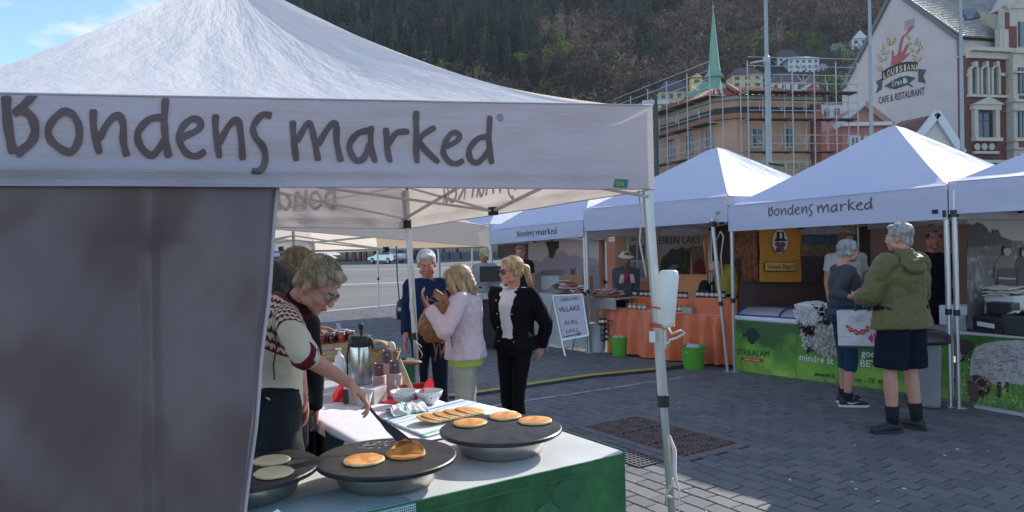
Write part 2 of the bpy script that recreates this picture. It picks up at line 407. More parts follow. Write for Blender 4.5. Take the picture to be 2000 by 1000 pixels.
ramp = thing('cable_ramp', 'low yellow topped cable protector snaking across the dark paving behind the blonde woman', 'cable ramp', G(950, 768))
y_ = strip('yellow_top', pth[:5], .075, .028, .012, mat('yellow rubber', (0.42, 0.35, 0.05), rough=0.6, var=0.2, vs=15, bump=0.5, bs=40)); b_ = strip('black_base', pth, .17, .002, .026, mat('black rubber', (0.02, 0.02, 0.022), rough=0.7, bump=0.3, bs=60))
for o in (y_, b_): o.parent = ramp; o.location = -ramp.location
# litter specks
SPECK = iter(['beside the near tent leg', 'furthest right at the front', 'second from the right at the front', 'amid the front right paving', 'at the bottom edge of the photo', 'in front of the sheep banner', 'nearer the edge below the sheep banner', 'right of the big iron cover', 'just beyond the iron cover', 'left of the man in green', 'by the feet of the man in green', 'right of the near tent leg foot', 'in the sunlit patch at the bottom'])
def near_what(x, y): return next(SPECK)
for (x, y) in ((1543, 938), (1672, 956), (1766, 955), (1664, 942), (1715, 980), (1870, 878), (1930, 882), (1425, 838), (1327, 797), (1670, 870), (1845, 890), (1340, 960), (1380, 1000)):
 p = G(x, y); q = MB(); a = random.uniform(0, 6); s_ = random.uniform(.008, .017)
 q.box(p + Z * .004, (s_ * 1.6, s_, .003), rz=a)
 tag(q.build('litter_scrap', mat('litter white', (0.7, 0.7, 0.7))), 'tiny white scrap of litter on the paving, %s' % near_what(x, y), 'litter', 'white scraps on the paving')
# ================================================================== hill and forest
def hill_z(x, y):
 if y < 150: return -0.5
 b = (y - 150) * (0.5 + 0.00018 * (y - 150)) * (0.18 if y < 175 else 1.0) if y < 175 else (y - 175) * 0.53 + 4
 b *= min(1.0, max(0.0, (x + 175 + (y - 200) * 0.22) / 90)) ** 0.7 if x < -60 else 1
 return b + 5 * mnoise.noise(V((x / 60, y / 60, 0))) * min(1, max(0, (y - 170) / 50))
q = MB(); q.grid(lambda u, v: (lerp(-330, 620, u), lerp(150, 640, v), hill_z(lerp(-330, 620, u), lerp(150, 640, v))), 90, 60)
q.build('hill', mat('forest floor', (0.035, 0.032, 0.022), rough=0.95, var=0.3, vs=0.05, col2=(0.03, 0.045, 0.02), c2s=0.03), kind='structure', smooth=True)
rng = np.random.default_rng(5)
def leaf_quads(centers, size, rngv):
 n = len(centers); a = rngv.normal(size=(n, 3)); a /= np.linalg.norm(a, axis=1)[:, None]
 b = rngv.normal(size=(n, 3)); b -= (b * a).sum(1)[:, None] * a; b /= np.linalg.norm(b, axis=1)[:, None]
 s = (rngv.uniform(.6, 1.3, n) * size)[:, None]
 t = np.stack([centers - a * s, centers + b * s * .7, centers + a * s], 1); return t.reshape(-1, 3)
def decid_variant(seed, nl=150):
 r = np.random.default_rng(seed); pts = []
 cl = [(r.normal(0, .42, 3) * np.array([1, 1, .8])) for _ in range(11)]
 for c in cl:
  k = nl // 11; d = r.normal(size=(k, 3)); d /= np.linalg.norm(d, axis=1)[:, None]
  pts.append(c * .95 + d * r.uniform(.18, .42, (k, 1)))
 pts = np.concatenate(pts); pts[:, 2] = pts[:, 2] * 1.15 + 1.35
 tri = leaf_quads(pts, .135, r)
 br = []
 for k in range(7):
  a = 2 * math.pi * k / 7 + seed; e = np.array([.75 * math.cos(a), .75 * math.sin(a), 1.5 + .5 * math.sin(k * 2.1)]); s0 = np.array([0, 0, .5])
  w = np.array([-math.sin(a), math.cos(a), 0]) * .035; br += [s0 - w, s0 + w, e]
 t = .05
 br += [np.array(x) for x in [(-t, 0, 0), (t, 0, 0), (0, 0, 1.7), (0, -t, 0), (0, t, 0), (0, 0, 1.7)]]
 return np.concatenate([tri, np.array(br)]), 0.5
def conif_variant(seed):
 r = np.random.default_rng(seed); T = []
 for lv in range(11):
  z = .25 + lv * .24; rad = .62 * (1 - lv / 11.6) + .05
  n = 9
  for k in range(n):
   a = 2 * math.pi * (k + r.uniform(-.3, .3)) / n + lv; w = rad * .5
   c = np.array([math.cos(a), math.sin(a), 0]); s = np.array([-math.sin(a), math.cos(a), 0])
   tip = c * rad * r.uniform(.8, 1.15) + np.array([0, 0, z - .13 + r.uniform(-.05, .05)])
   top = np.array([0, 0, z + .34]); T += [top, tip - s * w, tip + s * w]
   T += [np.array([0, 0, z + .1]), tip * .8 - s * w * .6 + np.array([0, 0, -.06]), tip * 1.1]
 return np.array(T), 0.5
DV = [decid_variant(i) for i in range(6)]; CV = [conif_variant(i) for i in range(4)]
FOR = {k: ([], []) for k in ('conifer', 'bare', 'green')}
def hproj(x, y, z): return proj((x, y, z))
clear = []   # (x0,x1,y0,y1) open house plots in world metres
def add_tree(kind, x, y, s, sz, tone):
 var = (CV if kind == 'conifer' else DV); T = var[rng.integers(len(var))][0]
 a = rng.uniform(0, 6.28); c, sn = math.cos(a), math.sin(a)
 q = np.empty_like(T); q[:, 0] = (T[:, 0] * c - T[:, 1] * sn) * s; q[:, 1] = (T[:, 0] * sn + T[:, 1] * c) * s; q[:, 2] = T[:, 2] * sz
 q += np.array([x, y, hill_z(x, y) - .3])
 FOR[kind][0].append(q); FOR[kind][1].append(np.clip(tone + rng.uniform(-.3, .3) + np.repeat(rng.uniform(-.22, .22, len(T) // 3), 3), 0, 1))
plots = [(px, py, r) for px, py, r in ((1545, 150, 58), (1500, 185, 40), (1600, 130, 45), (1640, 90, 34), (1690, 80, 30), (1470, 45, 25), (1420, 50, 20), (1560, 110, 40))]
def tree_rows():
 y = 178.0
 while y < 600:
  step = 5.2 + (y - 178) * 0.010
  x = -240.0
  while x < 330:
   x += step * rng.uniform(.75, 1.3)
   yy = y + rng.uniform(-2.5, 2.5)
   z = hill_z(x, yy); r = hproj(x, yy, z + 5)
   if not r or r[0] < 330 or r[0] > 1830 or r[1] < -70 or r[1] > 330: continue
   if r[0] < 1200 and r[1] > 60 + (r[0] - 560) * .27 + 200: continue
   if any(abs(r[0] - a) < c and abs(r[1] - b) < c * .45 for a, b, c in plots): continue
   yield x, yy, r
  y += step * .95
for x, y, r in tree_rows():
 n1 = mnoise.noise(V((x / 38, y / 30, 3))); n2 = mnoise.noise(V((x / 14, y / 14, 9)))
 con = (y > 290 + 30 * n1 and x < 15 + 25 * n2) or (y > 375 + 30 * n1)
 if r[0] > 1330: con = y > 430 + 20 * n1 and n2 > -.1
 if n2 > .33 and y > 280 and x < 60: con = True
 if con and rng.random() < .88:
  add_tree('conifer', x, y, rng.uniform(3.0, 5.6), rng.uniform(3.4, 7.4), rng.uniform(.1, .6) + .4 * n2)
 elif rng.random() < (.30 if n1 < .1 else .55) and y < 330:
  add_tree('green', x, y, rng.uniform(3.2, 5.0), rng.uniform(4.0, 5.8), rng.uniform(.0, .45) + (.35 if n1 > .2 else 0))
 else:
  add_tree('bare', x, y, rng.uniform(4.6, 7.2), rng.uniform(4.2, 7.0), .45 + .5 * n1)
def ramp_mat(name, cols, rough=.9, trans=.15):
 m = mat(name, cols[0], rough=rough, var=0.25, vs=0.5, trans=trans, spec=.15)
 n = m.node_tree.nodes; l = m.node_tree.links
 a = n.new('ShaderNodeAttribute'); a.attribute_name = 'tone'; r = n.new('ShaderNodeValToRGB'); e = r.color_ramp.elements
 e[0].color = (*cols[0], 1); e[1].color = (*cols[-1], 1)
 for i, c in enumerate(cols[1:-1]): x = e.new((i + 1) / (len(cols) - 1)); x.color = (*c, 1)
 l.new(a.outputs['Fac'], r.inputs[0])
 for vm in [q for q in n if q.type == 'VECT_MATH']: l.new(r.outputs[0], vm.inputs[0])
 return m
def big_tris(name, T, tone, m):
 n = len(T); me = bpy.data.meshes.new(name); me.vertices.add(n); me.vertices.foreach_set('co', T.astype(np.float32).ravel())
 me.loops.add(n); me.loops.foreach_set('vertex_index', np.arange(n, dtype=np.int32)); me.polygons.add(n // 3)
 me.polygons.foreach_set('loop_start', np.arange(0, n, 3, dtype=np.int32)); me.polygons.foreach_set('loop_total', np.full(n // 3, 3, dtype=np.int32))
 me.update(calc_edges=True); me.validate(); me.materials.append(m)
 at = me.attributes.new('tone', 'FLOAT', 'POINT'); at.data.foreach_set('value', tone.astype(np.float32))
 o = bpy.data.objects.new(name, me); COL.objects.link(o); return o
FM = {'conifer': ramp_mat('conifer needles', [(.018, .040, .034), (.034, .062, .046), (.07, .105, .055)]),
      'bare': ramp_mat('bare twigs', [(.045, .038, .040), (.10, .080, .070), (.19, .155, .12)], trans=.25),
      'green': ramp_mat('spring leaves', [(.035, .06, .03), (.09, .12, .04), (.20, .25, .06)], trans=.3)}
for k, lab in (('conifer', 'dark spruce wood covering the upper slope of the hill'), ('bare', 'bare brown spring wood covering the lower slope'), ('green', 'scattered trees in first green leaf among the bare wood')):
 o = big_tris('woods', np.concatenate(FOR[k][0]), np.concatenate(FOR[k][1]), FM[k]); o['kind'] = 'stuff'; tag(o, lab, 'woods')
# a few trees that stand out singly
for (px, py, Yd, s, sz, lab) in ((1108, 108, 285, 2.2, 5.4, 'tallest yellow green tree standing out of the bare wood'), (1068, 125, 280, 3.0, 4.2, 'broad yellow green tree just left of the tallest one in the wood'),
                                 (1018, 122, 282, 2.6, 3.8, 'yellow green tree leftmost of the three in the middle of the wood'), (1180, 118, 300, 3.2, 3.4, 'pale green tree right of the tallest green one on the slope'),
                                 (860, 135, 240, 1.2, 2.6, 'small bright green conifer peeping over the tent roof edge'), (930, 150, 238, 1.1, 2.0, 'tiny bright green sapling peeping over the tent roof edge')):
 c = P(px, py, Yd); t = thing('tree', lab, 'tree', (c.x, c.y, c.z - 3 * sz / 4))
 T = DV[rng.integers(6)][0].copy(); k = len(T)
 T = T * np.array([s, s, sz]); o = big_tris('crown', T[:k - 27], np.clip(.75 + np.repeat(rng.uniform(-.25, .25, (k - 27) // 3), 3), 0, 1), FM['green']); o.parent = t
 q = MB(); q.cyl((0, 0, -8), (0, 0, 1.5 * sz), .3, .08, 7); q.build('trunk', mat('bark', (.06, .05, .04), bump=.5), t, world=False)
# ================================================================== buildings behind the square
def quad_on(q, p0, p1, pts, off):      # outline given in photo pixels on the wall plane p0-p1, pushed out by off (negative = towards camera)
 d = V((p1[0] - p0[0], p1[1] - p0[1], 0)).normalized(); n = V((d.y, -d.x, 0))
 if n.y > 0: n = -n
 return [PL(x, y, p0, p1) + n * off for x, y in pts], n
def wbox(q, p0, p1, x0, y0, x1, y1, out_, depth):      # a block seen as x0..x1,y0..y1 on the wall, standing out_ proud and depth deep, level and plumb
 a, n = quad_on(q, p0, p1, [((x0), (y0 + y1) / 2), (x1, (y0 + y1) / 2)], 0)
 xm = (x0 + x1) / 2; zt = PL(xm, y0, p0, p1).z; zb = PL(xm, y1, p0, p1).z
 b = [V((a[0].x, a[0].y, zb)), V((a[1].x, a[1].y, zb))]; f = n * out_; k = n * (out_ - depth)
 q.hexa([b[0] + f, b[1] + f, b[1] + k, b[0] + k], [p + V((0, 0, zt - zb)) for p in (b[0] + f, b[1] + f, b[1] + k, b[0] + k)])
 return n
M_glassd = mat('dark window glass', (0.03, 0.035, 0.04), rough=0.08, var=0.3, vs=2, spec=0.8)
M_glassb = mat('sky lit window glass', (0.10, 0.13, 0.17), rough=0.08, var=0.3, vs=2, spec=1.0)
M_white = mat('white painted trim', (0.62, 0.61, 0.57), rough=0.6, var=0.08, vs=2)
M_galv = mat('galvanised tube', (0.40, 0.42, 0.43), rough=0.5, metal=0.15, var=0.15, vs=2)
def window(parent, p0, p1, x0, y0, x1, y1, mf=None, mg=None, mull=1, fr=.09, sill=True, trans=0):
 mf = mf or M_white; mg = mg or M_glassd
 wd = (PL(x1, y0, p0, p1) - PL(x0, y0, p0, p1)).length; pw = (x1 - x0) / wd * fr
 q = MB()
 wbox(q, p0, p1, x0, y0, x0 + pw, y1, .06, .16); wbox(q, p0, p1, x1 - pw, y0, x1, y1, .06, .16)
 wbox(q, p0, p1, x0 + pw, y0, x1 - pw, y0 + pw, .058, .16); wbox(q, p0, p1, x0 + pw, y1 - pw, x1 - pw, y1, .058, .16)
 for i in range(mull): 
  xm = x0 + (x1 - x0) * (i + 1) / (mull + 1); wbox(q, p0, p1, xm - pw * .35, y0 + pw, xm + pw * .35, y1 - pw, .05, .1)
 if trans: wbox(q, p0, p1, x0 + pw, y0 + (y1 - y0) * trans - pw * .35, x1 - pw, y0 + (y1 - y0) * trans + pw * .35, .048, .1)
 w = q.build('window', mf, parent)
 q = MB(); wbox(q, p0, p1, x0 + pw * .5, y0 + pw * .5, x1 - pw * .5, y1 - pw * .5, .02, .06); q.build('pane', mg, w)
 if sill:
  q = MB(); wbox(q, p0, p1, x0 - pw, y1, x1 + pw, y1 + pw, .14, .2); q.build('sill', mf, w)
 return w
# ---- salmon building in scaffolding
pA, pB, pC, pD = P(1600, 300, 46), P(1440, 300, 45), P(1398, 300, 45.6), P(1236, 300, 56)
M_salmon = mat('salmon render', (0.50, 0.325, 0.215), rough=0.85, var=0.1, vs=0.8, bump=0.2, bs=3, col2=(0.42, 0.28, 0.20), c2s=.5)
sb = thing('building', 'salmon rendered corner building wrapped in steel scaffolding', 'building', (pB.x, pB.y, 0))
zE = P(1440, 188, 45).z; z1 = P(1440, 240, 45).z; z0 = P(1440, 303, 45).z
def flat(p, z): return V((p.x, p.y, z))
back = [flat(pD, 0) + V((6, 12, 0)), flat(pA, 0) + V((0.4, 14, 0))]
ring = [flat(pA, 0), flat(pB, 0), flat(pC, 0), flat(pD, 0)] + back
q = MB(); q.prism([V((p.x, p.y, 0)) for p in ring], V((0, 0, zE))); q.build('wall', M_salmon, sb)
cen = sum(ring, V((0, 0, 0))) / 6
def outw(p, k):
 d = (p - cen); d.z = 0; return p + d.normalized() * k
for nm, za, zb, k, m in (('cornice', z1 + .25, z1 + .55, .35, mat('orange fascia', (.33, .14, .07), var=.15)), ('gutter', z1 + .55, z1 + .95, .22, mat('black sheeting', (.015, .017, .022), rough=.5)), ('string_course', zE - .22, zE + .02, .3, mat('soffit grey', (.30, .28, .26)))):
 q = MB(); q.prism([V((outw(p, k).x, outw(p, k).y, za)) for p in ring], V((0, 0, zb - za))); q.build(nm, m, sb)
q = MB(); rp = [outw(p, .45) + Z * (zE + .02) for p in ring]; ap = [p.lerp(cen, .42) + Z * (zE + 1.25) for p in ring]
q.add(rp + ap, [(i, (i + 1) % 6, 6 + (i + 1) % 6, 6 + i) for i in range(6)] + [tuple(range(6, 12))])
M_tile = mat('red roof tiles', (0.28, 0.075, 0.045), rough=0.7, var=0.2, vs=3, bump=0.8, bs=6, bd=.1)
roofo = q.build('roof', M_tile, sb)
q = MB()
for e in (0, 1, 2):                   # tile rolls on the three slopes in view
 a0, a1, b0, b1 = rp[e], rp[e + 1], ap[e], ap[e + 1]
 n_ = int((a1 - a0).length / .42)
 for i in range(n_ + 1): q.cyl(a0.lerp(a1, i / n_) + Z * .05, b0.lerp(b1, i / n_) + Z * .05, .06, .05, 6)
q.build('tile_rolls', M_tile, roofo, kind='stuff')
q = MB()
for i in range(7): q.cyl(rp[1].lerp(ap[1], i / 7) + Z * .12, rp[1].lerp(ap[1], (i + .9) / 7) + Z * .2, .16, .13, 8)
q.build('ridge_tiles', M_tile, roofo)
M_frd = mat('dark window frame', (.10, .11, .11)); M_frg = mat('grey window frame', (.34, .34, .33))
for x0, x1 in ((1467, 1490), (1530, 1551)): window(sb, pB, pA, x0, 250, x1, 288, M_frg, M_glassd)
for x0, y0, x1, y1 in ((1303, 272, 1318, 306), (1340, 263, 1354, 300), (1379, 255, 1393, 288)): window(sb, pD, pC, x0, y0, x1, y1, M_frg, M_glassd)
q = MB(); wbox(q, pB, pA, 1446, 314, 1600, 334, .08, .2); q.build('sign_board', mat('cream sign board', (.5, .47, .40)), sb)
pp = PL(1490, 332, pB, pA); text_obj('DYVEKES VINKJELLER', pp + V((0, -.13, 0)), (pA - pB).normalized() * 1, Z, .42, mat('ochre letters', (.30, .23, .10)), sb, width=3.4)
q = MB(); wbox(q, pB, pA, 1583, 205, 1600, 340, .25, .5); q.build('downpipe_pier', mat('brick red pier', (.25, .08, .06), bump=.5, bs=12), sb)
# ---- scaffolding
def scaffold(name, label, p0, p1, zs, bays, off, ztop, depthw=.9):
 d = (p1 - p0); d.z = 0; Ln = d.length; d.normalize(); n = V((d.y, -d.x, 0))
 if n.y > 0: n = -n
 sc = thing(name, label, 'scaffolding', V((p0.x, p0.y, 0)) + n * off)
 a = V((p0.x, p0.y, 0))
 for i in range(bays + 1):
  for k in (0, 1):
   b = a + d * (Ln * i / bays) + n * (off + k * depthw); q = MB(); q.cyl(b, b + Z * (ztop - (0 if k else 1.0)), .035, .035, 6); q.build('upright', M_galv, sc)
  for z in zs:
   b = a + d * (Ln * i / bays) + Z * z; q = MB(); q.cyl(b + n * (off - .1), b + n * (off + depthw + .1), .03, .03, 6); q.build('transom', M_galv, sc)
 for li, z in enumerate(zs):
  for k in range(3):
   q = MB(); c0 = a + n * (off + .16 + k * .29) + Z * (z + .06); q.bar(c0, c0 + d * Ln, .26, .06); q.build('deck_board', mat('weathered deck', (.13, .115, .10), rough=.85, var=.25, vs=3), sc)
  for h in ((.5, 1.0, 1.5, 2.0) if li == len(zs) - 1 else (.5, 1.0)):
   q = MB(); c0 = a + n * (off + depthw + .03) + Z * (z + h); q.cyl(c0, c0 + d * Ln, .025, .025, 6); q.build('guard_rail', M_galv, sc)
  for i in range(bays):
   b0 = a + d * (Ln * i / bays) + n * (off + depthw + .03); b1 = a + d * (Ln * (i + 1) / bays) + n * (off + depthw + .03); m_ = b0.lerp(b1, .5)
   q = MB(); q.cyl(m_ + Z * (z + .5), m_ + Z * (z + 1.0), .02, .02, 5)
   if (i + li) % 2 == 0:
    q.cyl(b0.lerp(b1, .2) + Z * (z + 1.0), m_ + Z * (z + .5), .02, .02, 5); q.cyl(b0.lerp(b1, .8) + Z * (z + 1.0), m_ + Z * (z + .5), .02, .02, 5)
   q.build('brace', M_galv, sc)
 return sc
zt = P(1440, 122, 44).z
scaffold('scaffolding', 'steel scaffolding along the right front of the salmon building', flat(pB, 0), flat(P(1648, 300, 46.2), 0), [z0, z1, zE], 5, .55, zt)
scaffold('scaffolding', 'steel scaffolding along the receding left front of the salmon building', flat(pD, 0), flat(P(1428, 300, 45), 0), [z0, z1, zE], 5, .55, zt)
# lamp post dark green
lp = P(1283, 340, 21); t = thing('lamp_post', 'dark green post standing behind the right corner of the near tent', 'lamp post', (lp.x, lp.y, 0))
q = MB(); q.lathe([(.12, 0), (.12, .9), (.085, 1.0), (.07, 4.0), (.065, P(1283, 188, 21).z)], (0, 0, 0), 12); q.build('post', mat('dark green paint', (.012, .03, .024), rough=.4), t, world=False)
q = MB(); q.box((0, 0, P(1283, 200, 21).z), (.75, .1, .12)); q.build('cross_arm', M_galv, t, world=False)
# ---- church spire
cs = P(1396, 200, 110); t = thing('church_spire', 'slender green copper church spire rising behind the scaffolding', 'spire', (cs.x, cs.y, 0))
M_cop = mat('verdigris copper', (.15, .30, .235), rough=.6, var=.2, vs=.4, stretch=(1, 1, .3), bump=.2, bs=2)
zz = lambda y: P(1396, y, 110).z
q = MB(); q.lathe([(2.0, zz(200)), (1.0, zz(172)), (.95, zz(150))], n=8); q.build('belfry', M_cop, t, world=False)
q = MB(); q.lathe([(1.5, zz(152)), (1.3, zz(147)), (.95, zz(140)), (.8, zz(125)), (.42, zz(70)), (.06, zz(18))], n=8); q.build('spire', M_cop, t, world=False)
q = MB(); q.ell((0, 0, zz(14)), .22, 8, 6); q.cyl((0, 0, zz(20)), (0, 0, zz(2)), .05, .05, 6); q.build('finial', M_cop, t, world=False)
q = MB(); a = [P(1338, 190, 112), P(1425, 184, 112), P(1425, 165, 114), P(1375, 158, 114)]; q.prism(a, V((0, 2.5, 0))); q.build('nave_roof', M_cop, t)
# ---- gabled restaurant wall + brick front
gL, gR, gF = P(1645, 300, 72), P(1887, 300, 60), P(2060, 300, 62.2)
rb = thing('building', 'tall rendered gable wall with painted restaurant crest, joined to ornate red brick front', 'building', (gR.x, gR.y, 0))
M_rend = mat('grey lilac render', (0.50, 0.47, 0.47), rough=0.85, var=0.05, vs=.4, col2=(.46, .43, .43), c2s=.25, bump=.1, bs=2)
gout = [(1645, 480), (1645, 178), (1652, 160), (1746, -18), (1790, 12), (1872, 78), (1873, 100), (1887, 105), (1887, 480)]
gn = V(((gR - gL).y, -(gR - gL).x, 0)).normalized(); gn = gn if gn.y < 0 else -gn
fd = (gF - gR); fd.z = 0; fd.normalize()
q = MB(); pts = [PL(x, y, gL, gR) for x, y in gout]; q.prism(pts, fd * 14); q.build('wall', M_rend, rb)
for nm, a, b in (('verge', (1648, 172), (1748, -22)), ('verge', (1742, -22), (1878, 78)), ('verge', (1876, 74), (1877, 108))):
 q = MB(); q.bar(PL(*a, gL, gR) + gn * .1, PL(*b, gL, gR) + gn * .1, .34, .3, up=gn); q.build(nm, mat('dark verge', (.13, .14, .15), var=.1), rb)
q = MB(); e0, r0 = PL(1884, 76, gL, gR), PL(1746, -18, gL, gR)
q.add([e0 + gn * .2 + Z * .2, e0 + fd * 13 + Z * .2, r0 + fd * 13 + Z * .2, r0 + gn * .2 + Z * .2], [(0, 1, 2, 3)])
M_slate = mat('mossy slate', (.16, .17, .175), rough=.6, var=.3, vs=2.5, col2=(.30, .27, .19), c2s=.35, c2p=(.42, .62), bump=.6, bs=5, bd=.05)
q.build('roof', M_slate, rb, solid=.15)
# slate courses as geometry
q = MB(); sdn = (r0 - e0); ns_ = 26
for i in range(ns_):
 a = e0 + sdn * (i / ns_) + Z * .3; b_ = a + fd * 13; q.bar(a, b_, .02, .05)
q.build('slate_courses', M_slate, rb, kind='stuff')
# crest, in flat paint on the gable wall
def wallp(x, y, o=.02): return PL(x, y, gL, gR) + gn * o
def wpoly(pts, m, name, o=.02, parent=rb):
 q = MB(); q.poly([wallp(x, y, o) for x, y in pts]); return q.build(name, m, parent)
mk = lambda n, c: mat('paint ' + n, c, rough=.8, var=.12, vs=1.5)
C0 = lambda x, y: (1700 + x * .18, 30 + y * .18)      # crest sketch coordinates -> photo pixels
wpoly([C0(368, 65), C0(480, 25), C0(482, 140), C0(370, 170)], mk('grey patch', (.30, .29, .29)), 'painted_patch', .010)
red = mk('faded red', (.36, .11, .11)); ylw = mk('straw', (.55, .40, .16)); blk = mk('dark green black', (.035, .045, .042)); pal = mk('pale cream', (.58, .52, .34))
lob = [(215, 540), (235, 480), (228, 400), (250, 370), (262, 440), (290, 430), (305, 380), (318, 300), (345, 225), (390, 190), (440, 105), (470, 130), (420, 190), (372, 230), (350, 300), (335, 390), (350, 400), (380, 330), (430, 300), (400, 370), (370, 430), (440, 400), (390, 460), (345, 500), (330, 530)]
wpoly([C0(*p) for p in lob], red, 'painted_motif', .015)
def leafs(pts, parent_name, flip):
 for (x, y, a) in pts:
  L_, w = 62, 17; ca, sa = math.cos(R(a)), math.sin(R(a)); o = [(0, 0), (.3, .9), (.65, .8), (1, 0), (.65, -.8), (.3, -.9)]
  for k, (m_, off) in enumerate(((blk, .018), (ylw, .024))):
   s_ = 1.0 if k == 0 else .76; b = [(x + ca * u * L_ * s_ - sa * v * w * s_ + ca * L_ * .12 * k, y - (sa * u * L_ * s_ + ca * v * w * s_) - sa * L_ * .12 * k) for u, v in o]
   wpoly([C0(*p) for p in b], m_, 'painted_leaf', off)
leafs([(120, 610, 100), (110, 610, 130), (120, 510, 105), (150, 500, 60), (110, 480, 125), (150, 430, 115), (170, 430, 55), (150, 370, 105), (200, 330, 95), (210, 330, 40), (245, 300, 60), (215, 300, 120)], '', 0)
leafs([(480, 500, 80), (515, 500, 50), (480, 480, 115), (500, 420, 65), (470, 400, 130), (530, 380, 55), (490, 330, 90), (450, 320, 150), (440, 260, 150), (420, 260, 120), (490, 300, 60), (520, 340, 70)], '', 1)
arc = lambda x: 500 + ((x - 400) / 300.0) ** 2 * 95 - (x - 330) * .10 + 22
top = [(x, arc(x)) for x in range(125, 545, 30)]
wpoly([C0(x, y - 12) for x, y in top] + [C0(x, y + 92) for x, y in reversed(top)], blk, 'painted_ribbon', .030)
wpoly([C0(*p) for p in ((60, 715), (130, 685), (128, 800), (58, 850), (85, 770))], mk('ribbon tail', (.06, .09, .085)), 'painted_ribbon', .026)
wpoly([C0(*p) for p in ((520, 580), (608, 590), (575, 660), (608, 740), (520, 720))], mk('ribbon tail', (.06, .09, .085)), 'painted_ribbon', .026)
wpoly([C0(*p) for p in ((195, 745), (215, 800), (200, 832), (225, 790), (300, 700))], blk, 'painted_stick', .022)
wpoly([C0(*p) for p in ((415, 735), (465, 770), (455, 782), (400, 750), (350, 690))], blk, 'painted_stick', .022)
for (a, b, c_) in ((200, 690, 70), (210, 730, 50), (450, 640, 60), (430, 660, 70)):
 wpoly([C0(a - c_ / 2, b), C0(a, b - 18), C0(a + c_ / 2, b - 6), C0(a, b + 10)], pal, 'painted_leaf', .020)
wpoly([C0(*p) for p in ((150, 770), (250, 700), (330, 665), (410, 655), (495, 680), (400, 755), (270, 806))], mk('plaque green', (.05, .085, .07)), 'painted_plaque', .028)
def curve_text(txt, x0, x1, yf, h, m, name, o=.036, lean=0.0):
 n_ = len(txt)
 for i, ch in enumerate(txt):
  if ch == ' ': continue
  x = lerp(x0, x1, (i + .0) / n_); xb = lerp(x0, x1, (i + .85) / n_)
  a = wallp(*C0(x, yf(x)), o); b = wallp(*C0(xb, yf(xb)), o); u_ = wallp(*C0(x, yf(x) - h), o)
  text_obj(ch, a, b - a, (u_ - a), (u_ - a).length, m, rb, 'painted_letter', width=(b - a).length * (0.55 if ch in 'I' else .92), offset=.02)
curve_text('LOUISIANA', 140, 535, lambda x: arc(x) + 82, 66, pal, 'x')
curve_text('Creole', 235, 410, lambda x: 772 - (x - 235) * .25, 60, mk('pale script', (.5, .52, .5)), 'x')
ca, cb = wallp(1716, 203, .03), wallp(1806, 184, .03)
text_obj('CAFE & RESTAURANT', ca, cb - ca, Z, (wallp(1716, 190, .03) - ca).length, mk('dark letters', (.045, .045, .06)), rb, 'painted_letter', width=(cb - ca).length, offset=.012)
# brick front
M_brick = mat('dark red brick', (.15, .062, .055), rough=.8, var=.18, vs=3, bump=.4, bs=8)
M_stone = mat('cream stone', (.47, .445, .38), rough=.75, var=.1, vs=2)
fn = V((fd.y, -fd.x, 0)); fn = fn if fn.y < 0 else -fn
g2 = gR + fn * .15; f2 = gF + fn * .15
q = MB(); wbox(q, g2, f2, 1888, 110, 1967, 480, .0, .8); q.build('brick_front', M_brick, rb)
def tr(x0, y0, x1, y1, o, nm='stone_band', m=None, d=.5):
 q = MB(); wbox(q, g2, f2, x0, y0, x1, y1, o, d); return q.build(nm, m or M_stone, rb)
tr(1886, 99, 2040, 106, .75, 'cornice', d=1.5); tr(1886, 106, 2040, 118, .35); tr(1888, 186, 1967, 191, .3); tr(1888, 313, 1967, 319, .3)
def arch_win(x0, x1, y0, y1, mg=M_glassb):
 w = tr(x0 - 3.5, y0 + 6, x0, y1, .3, 'window', M_stone); q = MB(); wbox(q, g2, f2, x1, y0 + 6, x1 + 3.5, y1, .3, .5)
 n_ = 8; xm = (x0 + x1) / 2; rr = (x1 - x0) / 2
 for i in range(n_):
  a0, a1 = math.pi * i / n_, math.pi * (i + 1) / n_
  pp = [(xm + math.cos(a) * r_, y0 + 7 - math.sin(a) * r_) for a, r_ in ((a0, rr), (a0, rr + 3.5), (a1, rr + 3.5), (a1, rr))]
  q.prism([PL(x, y, g2, f2) + fn * .3 for x, y in pp], -fn * .5)
 q.build('arch', M_stone, w)
 q = MB(); q.prism([PL(x, y, g2, f2) + fn * .06 for x, y in [(x0, y1), (x0, y0 + 7)] + [(xm - math.cos(math.pi * i / 8) * rr, y0 + 7 - math.sin(math.pi * i / 8) * rr) for i in range(1, 8)] + [(x1, y0 + 7), (x1, y1)]], -fn * .1); q.build('pane', mg, w)
 q = MB(); wbox(q, g2, f2, xm - .7, y0 + 2, xm + .7, y1, .1, .1); wbox(q, g2, f2, x0, y0 + 17, x1, y0 + 18.4, .1, .1); q.build('mullion', mat('green frame', (.05, .07, .06)), w)
for x in (1893, 1914, 1935): arch_win(x, x + 10, 131, 185)
for x in (1899, 1920, 1941): tr(x - 2, 122, x + 3, 133, .42, 'keystone')
tr(1888, 144, 1892, 150, .35); tr(1946, 144, 1956, 150, .35)
w = tr(1897, 214, 1904, 272, .35, 'window_surround'); tr(1938, 214, 1946, 272, .35, 'window_surround'); tr(1894, 205, 1948, 216, .4, 'window_head'); tr(1896, 270, 1949, 277, .5, 'window_sill')
q = MB(); q.prism([PL(x, y, g2, f2) + fn * .5 for x, y in ((1891, 206), (1922, 191), (1953, 206))], -fn * .6); q.build('pediment', M_stone, rb)
window(rb, g2, f2, 1902, 219, 1939, 270, mat('green frame', (.05, .07, .06)), M_glassd, mull=1, fr=.14, sill=False, trans=.33)
tr(1898, 296, 1946, 301, .3)
